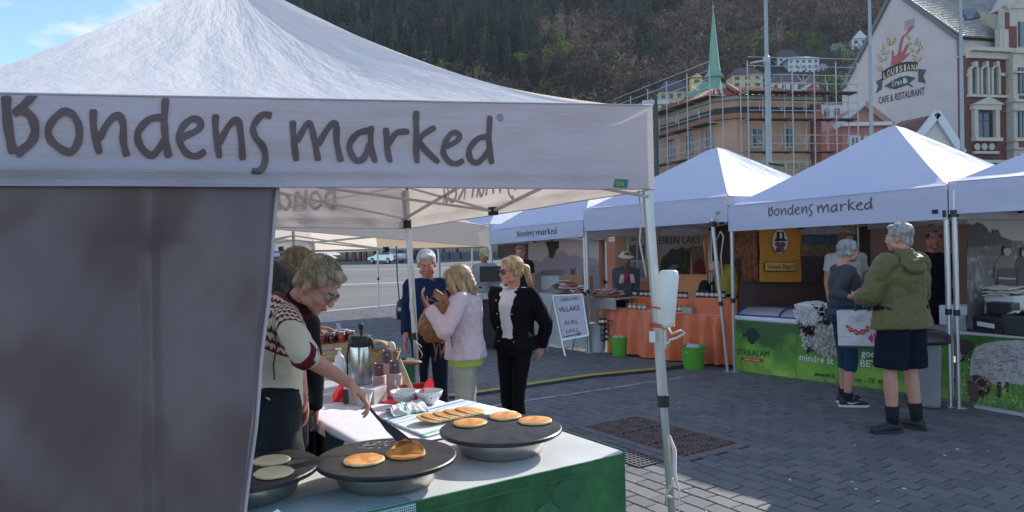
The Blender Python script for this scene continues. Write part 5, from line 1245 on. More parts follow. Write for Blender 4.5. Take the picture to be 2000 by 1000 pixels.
# pump thermos
c = G(706, 748, TZ + .003); t = thing('pump_thermos', 'steel pump thermos with black lid and spout beside the cups', 'thermos', c)
q = MB(); q.lathe([(.0, .0), (.076, .0), (.078, .01), (.078, .27), (.074, .285), (.0, .285)], n=36); q.build('body', mat('thermos steel', (.52, .52, .50), rough=.22, metal=.95, var=.05), t, world=False, smooth=True, auto=40)
q = MB(); q.lathe([(.080, .27), (.084, .285), (.085, .335), (.078, .35), (.0, .352)], n=36); q.box((-.02, -.06, .335), (.05, .06, .04)); q.build('lid', M_blk, t, world=False, smooth=True, auto=35)
q = MB(); q.cyl((.01, 0, .35), (.006, 0, .42), .012, .012, 12); q.lathe([(.017, .395), (.019, .40), (.019, .43), (.014, .435), (0, .435)], (.006, 0, 0), 14); q.build('pump', M_blk, t, world=False, smooth=True, auto=35)
q = MB(); q.tube([(.06, -.03, .34), (.09, -.03, .32), (.095, -.03, .25)], .008, 8); q.tube([(-.082, 0, .3), (-.1, 0, .2), (-.1, 0, .05)], .007, 8); q.build('carry_handle', M_blk, t, world=False, smooth=True)
# ---- second table further back with black trestle and green box
tc0 = TB(-.02, Lb + .16); 
def TC(a, d, z=0): return TB(-.05 + a * .66, Lb + .03 + d * 1.35, z)
t3 = thing('rear_table', 'folding table with black trestle legs behind the thermos', 'table', TC(.45, .5, -TZ), math.atan2(fw.y, fw.x))
q = MB(); q.prism([TC(0, 0, -.025), TC(1.0, 0, -.025), TC(1.0, 1.25, -.025), TC(0, 1.25, -.025)], Z * .024); q.build('tabletop', mat('grey cloth', (.42, .42, .44), bump=.2), t3)
for a_ in (.1, .9):
 for d in (.08, 1.15):
  q = MB(); q.bar(TC(a_, d, -.03), TC(a_, d, -TZ), .05, .05); q.build('leg', M_blk, t3)
 q = MB(); q.bar(TC(a_, .1, -.1), TC(a_, .9, -.6), .03, .03); q.bar(TC(a_, .9, -.1), TC(a_, .1, -.6), .03, .03); q.build('brace', M_blk, t3)
for (x, y, dz, lab) in ((665, 775, .0, 'pale green crate on the ground under the rear table'), ):
 p = G(655, 845, .0); p = V((-1.35, 5.35, 0)); q = MB(); q.box(p + Z * .22, (.42, .34, .44)); tag(q.build('green_crate', mat('pale green', (.13, .30, .18), rough=.5), bevel=.01), lab, 'crate')
# crate of jam jars
jc = G(652, 700, TZ + .005); jc = V((jc.x, jc.y, TZ + .002)); 
t = thing('wooden_crate', 'slatted wooden crate carrying jars of jam beside the thermos', 'crate', jc, math.atan2(fw.y, fw.x) + math.pi)
for k in range(3): q = MB(); q.box((0, -.13, .025 + k * .05), (.36, .012, .036)); q.build('slat', mat('crate wood', (.50, .34, .18), rough=.7, var=.2, vs=8), t, world=False)
for k in range(3): q = MB(); q.box((.18, 0, .025 + k * .05), (.012, .26, .036)); q.build('slat', mat('crate wood', (.50, .34, .18)), t, world=False)
q = MB(); q.box((0, 0, .004), (.34, .25, .008)); q.box((0, 0, .148), (.35, .25, .008)); q.build('board', mat('crate wood', (.50, .34, .18)), t, world=False)
M_jam = [mat('raspberry jam', (.16, .008, .012), rough=.15, coat=.6), mat('strawberry jam', (.38, .03, .02), rough=.15, coat=.6), mat('blackcurrant jam', (.05, .004, .012), rough=.15, coat=.6)]
M_lid = mat('jar lid', (.45, .42, .42), rough=.3, metal=.7)
ca, sa = math.cos(math.atan2(fw.y, fw.x) + math.pi), math.sin(math.atan2(fw.y, fw.x) + math.pi)
jn_ = 0
ordn = ['first', 'second', 'third', 'fourth']
for r_ in range(3):
 for k in range(4):
  lx, ly = -.135 + k * .09, -.085 + r_ * .085; p = jc + V((lx * ca - ly * sa, lx * sa + ly * ca, .153)); m_ = M_jam[(k * 2 + r_ * (1 if k < 3 else 2)) % 3]
  j = thing('jam_jar', '%s jar of %s jam from the left in the %s row on the crate' % (ordn[k], ['deep red', 'bright red', 'almost black'][M_jam.index(m_)], ['front', 'middle', 'back'][r_]), 'jar', p, 0, 'jam jars on the wooden crate')
  q = MB(); q.lathe([(.0, .0), (.032, 0), (.036, .006), (.036, .07), (.030, .08)], n=16); q.build('glass', m_, j, world=False, smooth=True)
  q = MB(); q.lathe([(.033, .078), (.034, .08), (.034, .092), (.031, .095), (0, .095)], n=16); q.build('lid', M_lid, j, world=False, smooth=True, auto=40)
q = MB(); p = jc + V((.05, -.05, .25)); q.prism([p, p + V((.03, 0, .0)), p + V((.025, 0, .07)), p + V((-.01, 0, .075))], V((0, .004, 0))); tag(q.build('price_tag', mat('grey card', (.4, .42, .4))), 'small folded price card standing among the jam jars', 'price card')
# spray bottle
c = G(664, 716, TZ + .003); c = G(664, 733, TZ + .003); t = thing('soap_bottle', 'white pump soap bottle beside the steel thermos', 'bottle', c)
q = MB(); q.lathe([(.0, 0), (.036, 0), (.038, .01), (.038, .12), (.030, .15), (.014, .165), (.014, .18), (0, .18)], n=24); q.build('body', M_w, t, world=False, smooth=True, auto=50)
q = MB(); q.cyl((0, 0, .18), (0, 0, .20), .008, .008, 8); q.box((-.008, 0, .205), (.045, .016, .012)); q.build('pump', M_w, t, world=False)
# bread basket
c = G(745, 724, TZ + .003); t = thing('wicker_basket', 'wicker basket holding bread behind the thermos', 'basket', c)
M_wick = mat('wicker', (.38, .22, .08), rough=.6, var=.3, vs=30)
for k in range(9):
 z_ = .01 + k * .018; r_ = .085 + k * .006; q = MB(); q.tube([(r_ * math.cos(a * .3142) * 1.15, r_ * math.sin(a * .3142) * .85, z_ + .004 * (-1) ** a) for a in range(21)], .0085, 6); q.build('woven_ring', M_wick, t, world=False)
for k in range(20):
 a = k * math.pi / 10 + .1; q = MB(); q.tube([(.083 * math.cos(a) * 1.15, .083 * math.sin(a) * .85, .0), (.139 * math.cos(a) * 1.15, .139 * math.sin(a) * .85, .175)], .006, 5); q.build('stake', M_wick, t, world=False)
for (dx_, dz_, a0, lab, cc) in ((-.03, .16, .4, 'pale curved loaf sticking up out of the wicker basket', (.62, .45, .22)), (.0, .15, .9, 'second pale bread strip curling over the basket rim', (.66, .50, .26))):
 q = MB(); q.tube([c + V((dx_ + .10 * math.cos(a), .0 + dx_, dz_ + .085 * math.sin(a))) for a in [a0 + .22 * k for k in range(10)]], .018, 8, flat=.5); tag(q.build('bread', mat('bread' + lab[:5], cc, rough=.7, var=.2, vs=15), smooth=True), lab, 'bread')
q = MB(); q.ell(c + V((.085, 0, .185)), (.035, .03, .05), 12, 8); tag(q.build('bread_roll', mat('pale roll', (.62, .57, .48), bump=.5), smooth=True), 'pale wrapped roll at the right of the wicker basket', 'bread roll')
for (dx_, dy_, lab) in ((-.19, .02, 'brown bread roll left of the thermos lid'),):
 q = MB(); q.ell(c + V((dx_, dy_, .19)), (.05, .045, .035), 12, 8); tag(q.build('bread_roll', mat('brown roll', (.35, .20, .12), bump=.6), smooth=True), lab, 'bread roll')
q = MB(); q.box(c + V((-.17, .05, .085)), (.16, .14, .17)); tag(q.build('small_basket', mat('dark basket', (.10, .05, .04), bump=.8, bs=60)), 'small dark basket between the soap bottle and the thermos', 'basket')
q = MB(); p = c + V((.22, .08, .05)); q.ell(p, (.10, .08, .02), 16, 6); tag(q.build('bread_board', mat('board brown', (.25, .15, .08)), smooth=True), 'dark oval breadboard right of the wicker basket', 'board')
q = MB(); p = G(782, 712, TZ) ; q.lathe([(.05, 0), (.055, .02), (.05, .05), (0, .055)], p, 16); tag(q.build('black_lid_tub', M_blk), 'black lidded tub behind the paper cups', 'tub')
q = MB(); p = G(796, 740, TZ - .15); q.box(p + V((0, 0, .04)), (.13, .10, .24)); tag(q.build('glass_case', mat('green glass box', (.08, .20, .13), rough=.15), bevel=.004), 'small green box under a white cloth beside the rear tent leg', 'box')
q = MB(); q.box(p + V((0.0, 0, .165)), (.16, .13, .012)); tag(q.build('white_cloth', M_cl, bevel=.004), 'small white cloth on the green box by the rear tent leg', 'cloth')
# storage tub and dark crates below the table
M_tub = glass_mat('clear tub', (.65, .72, .70), .15, .45)
p = V((-.98, 4.05, .12)); t = thing('storage_tub', 'clear plastic storage tub under the side table', 'storage tub', V((-.98, 4.1, .2)), math.atan2(fw.y, fw.x))
for c_, d_ in (((0, -.19, .15), (.5, .006, .30)), ((0, .19, .15), (.5, .006, .30)), ((-.25, 0, .15), (.006, .38, .30)), ((.25, 0, .15), (.006, .38, .30)), ((0, 0, .01), (.5, .38, .008))):
 q = MB(); q.box(c_, d_); q.build('side_panel', M_tub, t, world=False)
q = MB(); q.box((0, -.2, .30), (.54, .03, .02)); q.box((0, .2, .30), (.54, .03, .02)); q.box((.26, 0, .30), (.03, .40, .02)); q.box((-.26, 0, .30), (.03, .40, .02)); q.build('rim', mat('tub rim', (.35, .40, .40), rough=.3), t, world=False, bevel=.005)
q = MB(); q.box(V((-.98, 4.1, .1)), (.7, .55, .2), rz=math.atan2(fw.y, fw.x)); tag(q.build('dark_crate', mat('black crate', (.02, .02, .022), rough=.5), bevel=.01), 'black crate under the clear storage tub', 'crate')
q = MB(); q.box(V((-1.45, 4.9, .28)), (.6, .5, .56), rz=.3); tag(q.build('dark_crate', mat('black crate', (.02, .02, .022)), bevel=.01), 'black crate stack in shadow behind the cook', 'crate')
q = MB(); q.grid(lambda u, v: TB(WB + .015 + .02 * math.sin(u * 9), lerp(.35, Lb, u), -.02 - v * lerp(.10, .66, u)), 20, 8); tag(q.build('dark_drape', mat('dark green drape', (.010, .03, .02), rough=.8), smooth=True), 'dark green cloth hanging under the side table', 'cloth')
# ---- sanitizer canister strapped to the near leg
t = thing('soap_canister', 'white plastic canister strapped with red elastic to the near tent leg', 'canister', P(1300, 630, 3.70))
a0, a1 = P(1300, 640, 3.72), P(1306, 530, 3.72)
q = MB(); q.loft([(a0, V((.034, 0, 0)), V((0, .03, 0))), (a0.lerp(a1, .1), V((.044, 0, 0)), V((0, .038, 0))), (a0.lerp(a1, .9), V((.052, 0, 0)), V((0, .042, 0))), (a1, V((.045, 0, 0)), V((0, .036, 0))), (a1 + Z * .006, V((.03, 0, 0)), V((0, .025, 0)))], 20); q.build('body', mat('milky plastic', (.72, .78, .76), rough=.35, trans=.35, var=.05), t, smooth=True)
for y in (600, 632, 637):
 pc = P(1293, y, 3.75); q = MB(); q.tube([pc + V((.062 * math.cos(a * .4488), .055 * math.sin(a * .4488), .003 * math.sin(a))) for a in range(15)], .0042, 6); q.build('elastic', mat('red elastic', (.55, .03, .02), rough=.6), t, smooth=True)
q = MB(); a_ = P(1277, 650, 3.72); q.box(a_ + V((-.008, 0, -.02)), (.03, .004, .055)); q.build('bracket', M_w, t)
q = MB(); q.tube([P(1305, 640, 3.66), P(1312, 652, 3.62), P(1330, 645, 3.62), P(1338, 650, 3.62), P(1322, 660, 3.62), P(1308, 664, 3.64), P(1306, 676, 3.66)], .006, 6); q.build('spout', mat('cream tube', (.6, .57, .48)), t, smooth=True)
q = MB(); q.tube([P(1299, 645, 3.68), P(1300, 680, 3.68)], .009, 6); q.ell(P(1303, 672, 3.66), .011, 8, 6); q.build('clip', M_alu, t)
# hanging black pouch on a strap
t = thing('hanging_bag', 'small black bag weight hanging on a dark strap at the rear of the near tent', 'bag', P(785, 620, 7.2))
q = MB(); q.tube([P(774, 480, 7.2), P(776, 540, 7.2), P(780, 586, 7.2)], .016, 6, flat=.4); q.build('strap', mat('navy strap', (.02, .03, .08)), t)
q = MB(); a0, a1 = P(786, 624, 7.2), P(784, 590, 7.2); q.loft([(a0, V((.055, 0, 0)), V((0, .03, 0))), (a0.lerp(a1, .5), V((.06, 0, 0)), V((0, .04, 0))), (a1, V((.045, 0, 0)), V((0, .03, 0))), (a1 + Z * .03, V((.02, 0, 0)), V((0, .02, 0)))], 14); q.build('pouch', M_blk, t, smooth=True)
q = MB(); q.box(P(780, 604, 7.155), (.03, .004, .035)); q.build('label_patch', mat('patch', (.35, .6, .55)), t)
# ================================================================== stalls of the row opposite
def panel(name, pxs, plane, m, parent, off=0.0, nu=8, nv=6, amp=0.0, smooth=True, seed=0, kind=None):
 """pxs: TL, TR, BR, BL in photo pixels on a vertical plane; off towards the camera"""
 a, b = V(plane[0]), V(plane[1]); d = V((b.x - a.x, b.y - a.y, 0)).normalized(); n = V((d.y, -d.x, 0))
 mid = PL(pxs[0][0], pxs[0][1], a, b)
 if n.dot(CO - mid) < 0: n = -n
 c = [PL(x, y, a, b) + n * off for x, y in pxs]
 q = MB(); q.grid(lambda u, v: (c[3].lerp(c[2], u)).lerp(c[0].lerp(c[1], u), v) + n * (amp * mnoise.noise(V((u * 5 + seed, v * 3, seed)))), nu, nv)
 return q.build(name, m, parent, smooth=smooth, kind=kind)
def ppoly(name, pts, plane, m, parent, off):
 a, b = V(plane[0]), V(plane[1]); d = V((b.x - a.x, b.y - a.y, 0)).normalized(); n = V((d.y, -d.x, 0))
 if n.dot(CO - PL(pts[0][0], pts[0][1], a, b)) < 0: n = -n
 q = MB(); q.poly([PL(x, y, a, b) + n * off for x, y in pts]); return q.build(name, m, parent)
def ptext(txt, x0, y0, x1, y1, h, plane, m, parent, off=.006, name='printed_word', **k):
 a, b = V(plane[0]), V(plane[1]); d = V((b.x - a.x, b.y - a.y, 0)).normalized(); n = V((d.y, -d.x, 0))
 if n.dot(CO - PL(x0, y0, a, b)) < 0: n = -n
 p, r = PL(x0, y0, a, b) + n * off, PL(x1, y1, a, b) + n * off
 hh = PL(x0, y0 - h, a, b).z - PL(x0, y0, a, b).z
 return text_obj(txt, p, r - p, Z, hh, m, parent, name, width=(r - p).length, **k)
def circ(x, y, rx, ry, n=14, a0=0): return [(x + rx * math.cos(2 * math.pi * i / n + a0), y + ry * math.sin(2 * math.pi * i / n + a0)) for i in range(n)]
KP = (V((2.9, 9.79, 0)), V((4.63, 7.71, 0)))
KP2 = (V((4.50, 7.90, 0)), V((4.94, 7.08, 0)))
def meadow_mat(name, dark, mid, light, sc=2.0):
 m = mat(name, mid, rough=.45, var=.22, vs=5, bump=.12, bs=4, bd=.01)
 n = m.node_tree.nodes; l = m.node_tree.links; t_ = n.new('ShaderNodeTexCoord'); s_ = n.new('ShaderNodeSeparateXYZ'); l.new(t_.outputs['UV'], s_.inputs[0])
 nz_ = n.new('ShaderNodeTexNoise'); nz_.inputs['Scale'].default_value = sc; nz_.inputs['Detail'].default_value = 4; l.new(t_.outputs['UV'], nz_.inputs['Vector'])
 a_ = n.new('ShaderNodeMath'); a_.operation = 'MULTIPLY_ADD'; a_.inputs[1].default_value = .9; l.new(nz_.outputs['Fac'], a_.inputs[0])
 b_ = n.new('ShaderNodeMath'); b_.operation = 'MULTIPLY'; b_.inputs[1].default_value = -.55; l.new(s_.outputs[1], b_.inputs[0]); l.new(b_.outputs[0], a_.inputs[2])
 r = n.new('ShaderNodeValToRGB'); e = r.color_ramp.elements; e[0].position = .02; e[0].color = (*dark, 1); e[1].position = .5; e[1].color = (*light, 1); x = e.new(.22); x.color = (*mid, 1)
 l.new(a_.outputs[0], r.inputs[0])
 for vm in [q for q in n if q.type == 'VECT_MATH']: l.new(r.outputs[0], vm.inputs[0])
 return m
M_mead = meadow_mat('meadow print', (.03, .10, .02), (.14, .34, .03), (.40, .56, .09))
M_mead2 = meadow_mat('meadow print flowers', (.05, .13, .02), (.14, .32, .04), (.30, .48, .09), 5)
# ---- C: freezer and meat counter
fz = thing('chest_freezer', 'white chest freezer with blue rimmed glass lid and green print of a sheep head', 'freezer', PL(1500, 740, *KP) , 0)
kd = (KP[1] - KP[0]).normalized(); kn = V((kd.y, -kd.x, 0)); kn = kn if kn.dot(V((0, -1, 0))) > 0 else -kn
def K(px, z=0, d=0): p = PL(px, 600, *KP); return V((p.x, p.y, z)) - kn * d
zf = PL(1438, 622, *KP).z
q = MB(); a = [K(1438, .04, .01), K(1556, .04, .01), K(1556, .04, .62), K(1438, .04, .62)]; q.prism(a, Z * (zf - .04)); q.build('body', mat('freezer white', (.68, .70, .72), rough=.3), fz)
q = MB(); b_ = [K(1436, zf, -.01), K(1600, zf, -.01), K(1600, zf, .64), K(1436, zf, .64)]; q.prism(b_, Z * .045); q.build('white_band', mat('freezer white', (.68, .70, .72)), fz)
M_blue = mat('royal blue plastic', (.015, .03, .28), rough=.35)
for d0 in (.0, .62):
 q = MB(); pts = [K(lerp(1438, 1598, t_ / 10), zf + .05 + .0, d0) + Z * 0 for t_ in range(11)]; q.tube(pts, .014, 6); q.build('blue_rim', M_blue, fz, smooth=True)
for x in (1440, 1520, 1598):
 q = MB(); q.tube([K(x, zf + .05 + .11 * math.sin(math.pi * k / 10) ** .7, .62 * k / 10) for k in range(11)], .013, 6); q.build('blue_rim', M_blue, fz, smooth=True)
q = MB(); q.grid(lambda u, v: K(lerp(1440, 1598, u), zf + .045 + .10 * math.sin(math.pi * v) ** .7, .62 * v), 6, 10); q.build('glass_lid', glass_mat('freezer glass', (.75, .8, .8), .05, .6), fz, smooth=True)
for x in range(1448, 1590, 20):
 q = MB(); q.box(K(x, zf + .03, .25 + .1 * (x % 3)), (.12, .2, .05), rz=x); q.build('packet', mat('pack%d' % (x % 3), [(.5, .2, .12), (.6, .55, .5), (.45, .12, .08)][x % 3]), fz)
panel('print_panel', [(1438, 624), (1556, 633), (1556, 758), (1438, 725)], KP, M_mead, fz, .015, 6, 6)
M_ink = mat('black ink', (.012, .02, .014), rough=.6); M_wink = mat('white ink', (.72, .74, .70), rough=.6)
ppoly('printed_head', [(1459, 652), (1462, 643), (1468, 640), (1475, 641), (1481, 647), (1480, 660), (1474, 672), (1468, 672), (1462, 664)], KP, M_ink, fz, .020)
for pts in ([(1453, 660), (1452, 652), (1458, 650), (1460, 654)], [(1480, 652), (1484, 652), (1486, 661), (1482, 659)]): ppoly('printed_ear', pts, KP, M_ink, fz, .021)
ptext('STRILALAM', 1440, 693, 1503, 697, 12, KP, M_ink, fz, .021)
ppoly('red_ribbon', [(1449, 697), (1492, 701), (1492, 708), (1449, 703)], KP, mat('ribbon red', (.45, .03, .03)), fz, .020); ptext('med i havet', 1456, 702, 1485, 705.5, 4, KP, M_wink, fz, .023)
mc = thing('meat_counter', 'long market counter with green meadow banner lettered in white behind the grey haired woman', 'counter', K(1640))
q = MB(); a = [K(1558, .0, .03), K(1855, .0, .03), K(1855, .0, .75), K(1558, .0, .75)]; q.prism([p + Z * (zf - .03) for p in a], Z * .03); q.build('tabletop', mat('counter top', (.5, .5, .5)), mc)
panel('banner', [(1556, 633), (1853, 652), (1853, 800), (1556, 758)], KP, M_mead, mc, .012, 24, 6, .012, seed=4)
for x in (1562, 1700, 1850): q = MB(); p = K(x, 0, .1); q.cyl(p, p + Z * .68, .02, .02, 8); q.build('leg', M_alu, mc)
for (s_, a) in (('is', (1640, 687, 1652, 688)), ('god', (1684, 695, 1712, 698)), ('mindre st', (1563, 703, 1629, 711)), ('g BET', (1668, 713, 1714, 718))):
 ptext(s_, *a, 13 if s_ != 'is' else 11, KP, M_wink, mc, .024, offset=.01)
ptext('www.s', 1592, 734, 1632, 738, 10, KP, M_ink, mc, .024); ptext('no - Tlf. 48', 1672, 745, 1728, 750, 9.5, KP, M_ink, mc, .024)
q = MB()
for k in range(260):
 u_, v_ = random.random(), random.random() ** 1.6; x = lerp(1440, 1850, u_); yb = lerp(725, 798, u_) - v_ * 26; h = random.uniform(4, 11)
 p, t_ = PL(x, yb, *KP) + kn * .019, PL(x + random.uniform(-3, 3), yb - h, *KP) + kn * .019; q.add([p - kd * .006, p + kd * .006, t_], [(0, 1, 2)])
q.build('printed_grass', mat('grass blade ink', (.16, .33, .05), rough=.6), mc, kind='stuff')
# sheepskins: drape with shaggy locks
def fleece(label, fn_, cols, n=1400, ln=.05, seed=1):
 rd = np.random.default_rng(seed); t = thing('sheepskin', label, 'sheepskin', fn_(.5, .5), 0, 'sheepskins on the counter')
 q = MB(); q.grid(lambda u, v: fn_(u, v) + Z * .01 * mnoise.noise(V((u * 8, v * 8, seed))), 24, 24); q.build('hide', cols[0], t, smooth=True, solid=.03)
 groups = {}
 for k in range(n):
  u, v = rd.uniform(0, 1, 2); p = fn_(u, v); n1 = mnoise.noise(V((u * 3, v * 3, seed * 2.2))); mi = 0 if n1 > cols[2] else 1
  q = groups.setdefault(mi, MB()); d = V((*(rd.normal(0, .5, 2)), rd.uniform(-.9, .4))) + kn * 1.1; d.normalize(); l_ = ln * rd.uniform(.5, 1.3); w = V(tuple(rd.normal(0, 1, 3))).cross(d).normalized() * l_ * .28
  m_ = p + d * l_ * .6 + Z * .004; q.add([p - w, p + w, m_ + w * .9, p + d * l_ + Z * -.3 * l_, m_ - w * .9], [(0, 1, 2, 3, 4)])
 for mi, q in groups.items(): q.build('wool', cols[mi], t, kind='stuff')
M_wool, M_wooly, M_brn = mat('white wool', (.84, .82, .78), rough=.9, trans=.15), mat('cream wool', (.72, .69, .62), rough=.9, trans=.15), mat('dark brown wool', (.045, .022, .018), rough=.9)
def fl(x0, x1, ztop, zlow, d0=.25):
 def f(u, v):
  x = lerp(x0, x1, u); s = v
  if s < .4: return K(x, ztop + .02 * math.sin(u * 9), lerp(d0, -.04, s / .4))
  return K(lerp(x, (x0 + x1) / 2, .22 * (s - .4)), lerp(ztop, zlow + .10 * abs(2 * u - 1) ** 2 + .05 * mnoise.noise(V((u * 6, x0, 0))), (s - .4) / .6), -.05 - .02 * math.sin(u * 7))
 return f
fleece('brown and white sheepskin heaped on the counter beside the freezer lid', fl(1556, 1655, zf + .22, zf - .06, .3), (M_wool, M_brn, .05), seed=2)
fleece('long haired cream sheepskin hanging over the counter front above the meadow banner', fl(1570, 1668, zf + .02, zf - .34, .2), (M_wooly, M_brn, -.42), 2000, .06, 5)
fleece('white sheepskin edge beside the paper bag of the woman', fl(1628, 1662, zf + .20, zf - .12, .3), (M_wool, M_wooly, 0), 700, .05, 8)
q = MB(); q.grid(lambda u, v: K(lerp(1692, 1760, u), zf + .20 * math.sin(math.pi * v) + .03 * mnoise.noise(V((u * 6, v * 6, 1))), lerp(.5, .05, v)), 16, 12); tag(q.build('wool_fleece', M_wool, smooth=True), 'white crumpled fleece on the counter between the woman and the man in green', 'fleece')
bi = thing('waste_bin', 'grey waste bin standing between the legs of the man in the green jacket', 'bin', G(1806, 792))
q = MB(); q.lathe([(.17, 0), (.20, .02), (.22, .62), (.23, .64), (.0, .64)], n=4, M=Matrix.Rotation(R(15), 3, 'Z')); q.build('body', mat('grey bin plastic', (.22, .235, .24), rough=.5), bi, world=False, bevel=.015)
q = MB(); q.lathe([(.235, .64), (.24, .66), (.235, .72), (.2, .76), (0, .77)], n=20); q.build('lid', mat('black liner', (.02, .02, .022), rough=.3, bump=.4, bs=12), bi, world=False, smooth=True)
# ---- walls of C
SWC = (COR[3] + N * .35, back(COR[3])); BWC = (back(COR[3]), back(COR[4]))
hb = thing('backdrop_wall', 'brown and dark fabric walls closing the meadow banner stall', 'tent wall', back(COR[3]))
M_dkw = mat('dark brown wall fabric', (.095, .058, .055), rough=.8, bump=.3, bs=6, trans=.05); M_brw = mat('brown wall fabric', (.17, .115, .105), rough=.8, bump=.3, bs=5, var=.06, trans=.05)
panel('side_fabric', [(1446, 430), (1684, 430), (1684, 660), (1446, 690)], SWC, M_dkw, hb, -.03, 20, 8, .03)
panel('rear_fabric', [(1684, 425), (1990, 405), (1990, 700), (1684, 690)], BWC, M_brw, hb, -.03, 30, 8, .04, seed=3)
po_ = thing('heather_poster', 'poster of reddish brown heather at the left of the orange banner', 'poster', PL(1450, 500, *SWC))
ppoly('print', [(1424, 440), (1478, 440), (1480, 549), (1446, 549), (1446, 506), (1424, 506)], SWC, mat('heather print', (.30, .12, .035), rough=.5, var=.35, vs=22, col2=(.12, .03, .02), c2s=14, c2p=(.42, .58)), po_, .01)
ob = thing('orange_banner', 'orange cloth banner with white oval and black top hat lettered for the cheese maker', 'banner', PL(1520, 500, *SWC))
panel('cloth', [(1480, 440), (1561, 440), (1562, 551), (1481, 550)], SWC, mat('orange banner cloth', (.60, .27, .035), rough=.7, var=.05, bump=.3, bs=5), ob, .02, 12, 10, .02)
M_brn2 = mat('brown ink', (.12, .045, .015)); M_crm = mat('cream print', (.62, .42, .14))
ppoly('white_oval', circ(1518, 472, 15, 24, 20), SWC, M_wink, ob, .045); ppoly('top_hat', [(1507, 468), (1511, 466), (1511, 453), (1525, 453), (1526, 466), (1530, 468), (1530, 471), (1507, 471)], SWC, M_ink, ob, .050)
ppoly('hat_band', [(1516, 455), (1521, 455), (1521, 466), (1516, 466)], SWC, M_wink, ob, .054)
for (x, y, c) in ((1513, 477, (.35, .06, .08)), (1523, 478, (.10, .10, .18)), (1518, 484, (.40, .10, .12)), (1514, 488, (.08, .06, .08)), (1522, 489, (.3, .12, .18))): ppoly('printed_flower', circ(x, y, 5.5, 5.5, 9), SWC, mat('bl' + str(c), c), ob, .048 + (x % 5) * .001)
ppoly('name_plate', [(1487, 511), (1550, 511), (1550, 530), (1487, 530)], SWC, M_brn2, ob, .045); ppoly('name_plate', [(1488.5, 512.5), (1548.5, 512.5), (1548.5, 528.5), (1488.5, 528.5)], SWC, M_crm, ob, .048)
ptext('Hatten Bigard', 1493, 525, 1545, 524.5, 9, SWC, M_brn2, ob, .052)
lpz = thing('landscape_poster', 'poster of blue hills above dry heath at the right of the orange banner', 'poster', PL(1600, 500, *SWC))
for (nm, ya, yb, c, c2_) in (('sky_print', 440, 458, (.30, .32, .36), (.4, .4, .42)), ('hill_print', 458, 478, (.04, .07, .15), (.08, .12, .22)), ('grass_print', 478, 500, (.16, .13, .09), (.24, .2, .14)), ('heath_print', 500, 551, (.05, .05, .045), (.07, .045, .10))):
 panel(nm, [(1562, ya), (1672, ya), (1672, yb + .0), (1562, yb)], SWC, mat(nm, c, rough=.5, var=.35, vs=14, col2=c2_, c2s=6, stretch=(1, 1, 2.5) if yb < 480 else (1, 1, 1)), lpz, .012, 6, 3)
# ---- D: sheep banner, boxes
dc = thing('sheep_counter', 'market counter at the right edge with grazing horned sheep banner', 'counter', PL(1900, 700, *KP2))
k2d = (KP2[1] - KP2[0]).normalized(); k2n = V((k2d.y, -k2d.x, 0)); k2n = k2n if k2n.dot(V((0, -1, 0))) > 0 else -k2n
def K2(px, z=0, d=0): p = PL(px, 600, *KP2); return V((p.x, p.y, z)) - k2n * d
panel('banner', [(1868, 652), (2090, 668), (2090, 835), (1868, 784)], KP2, M_mead2, dc, .012, 20, 6, .008, seed=9)
q = MB(); q.prism([K2(1868, .685, .03), K2(2090, .685, .03), K2(2090, .685, .8), K2(1868, .685, .8)], Z * .03); q.build('tabletop', mat('counter top', (.5, .5, .5)), dc)
for x in (1875, 2010): q = MB(); p = K2(x, 0, .1); q.cyl(p, p + Z * .68, .02, .02, 8); q.build('leg', M_alu, dc)
M_shp = mat('sheep print', (.36, .35, .34), rough=.5, var=.3, vs=30, stretch=(1, 1, .5), col2=(.46, .44, .41), c2s=25); M_shd = mat('sheep dark print', (.045, .03, .025), rough=.5, var=.3, vs=20); M_hrn = mat('horn print', (.22, .12, .09), rough=.5, var=.3, vs=30)
body = [(1896, 740), (1899, 700), (1906, 680), (1925, 670), (1955, 665), (1985, 664), (2020, 664), (2070, 668), (2070, 745), (2030, 752), (2000, 752), (1975, 748), (1955, 757), (1935, 745), (1915, 742)]
ppoly('printed_sheep', body, KP2, M_shp, dc, .024)
ppoly('printed_sheep', [(1893, 735), (1913, 731), (1930, 742), (1938, 762), (1925, 775), (1908, 768), (1893, 750)], KP2, M_shd, dc, .027)
for (x, y, r1, m_) in ((1922, 747, 15, M_hrn), (1922, 747, 9.5, M_shd), (1898, 738, 7, M_hrn)): ppoly('printed_horn', circ(x, y, r1, r1 * .8, 16), KP2, m_, dc, .030 + (15 - r1) * .0004)
ppoly('printed_muzzle', [(1897, 744), (1912, 748), (1917, 770), (1909, 786), (1899, 780), (1894, 760)], KP2, mat('muzzle', (.10, .07, .06)), dc, .036)
q = MB()
for i in range(60):
 x, y = random.uniform(1900, 2030), random.uniform(674, 740); q.poly([PL(*p_, *KP2) + k2n * .0262 for p_ in ((x, y), (x + 9, y - 2.5), (x + 15, y + 1), (x + 8, y + .5))])
q.build('printed_curls', mat('curl ink', (.22, .21, .20)), dc, kind='stuff')
for (x0, x1, y0, y1) in ((1950, 1958, 745, 775), (2002, 2014, 748, 785), (1966, 1973, 745, 765)): ppoly('printed_leg', [(x0, y0), (x1, y0), (x1 - 1, y1), (x0 + 1, y1)], KP2, M_shd, dc, .025)
ppoly('printed_dark_sheep', [(1869, 660), (1895, 664), (1905, 672), (1898, 684), (1888, 690), (1884, 706), (1876, 707), (1869, 690)], KP2, M_shd, dc, .022); ppoly('printed_patch', [(1870, 690), (1880, 688), (1882, 700), (1874, 704)], KP2, M_shp, dc, .025)
q = MB()
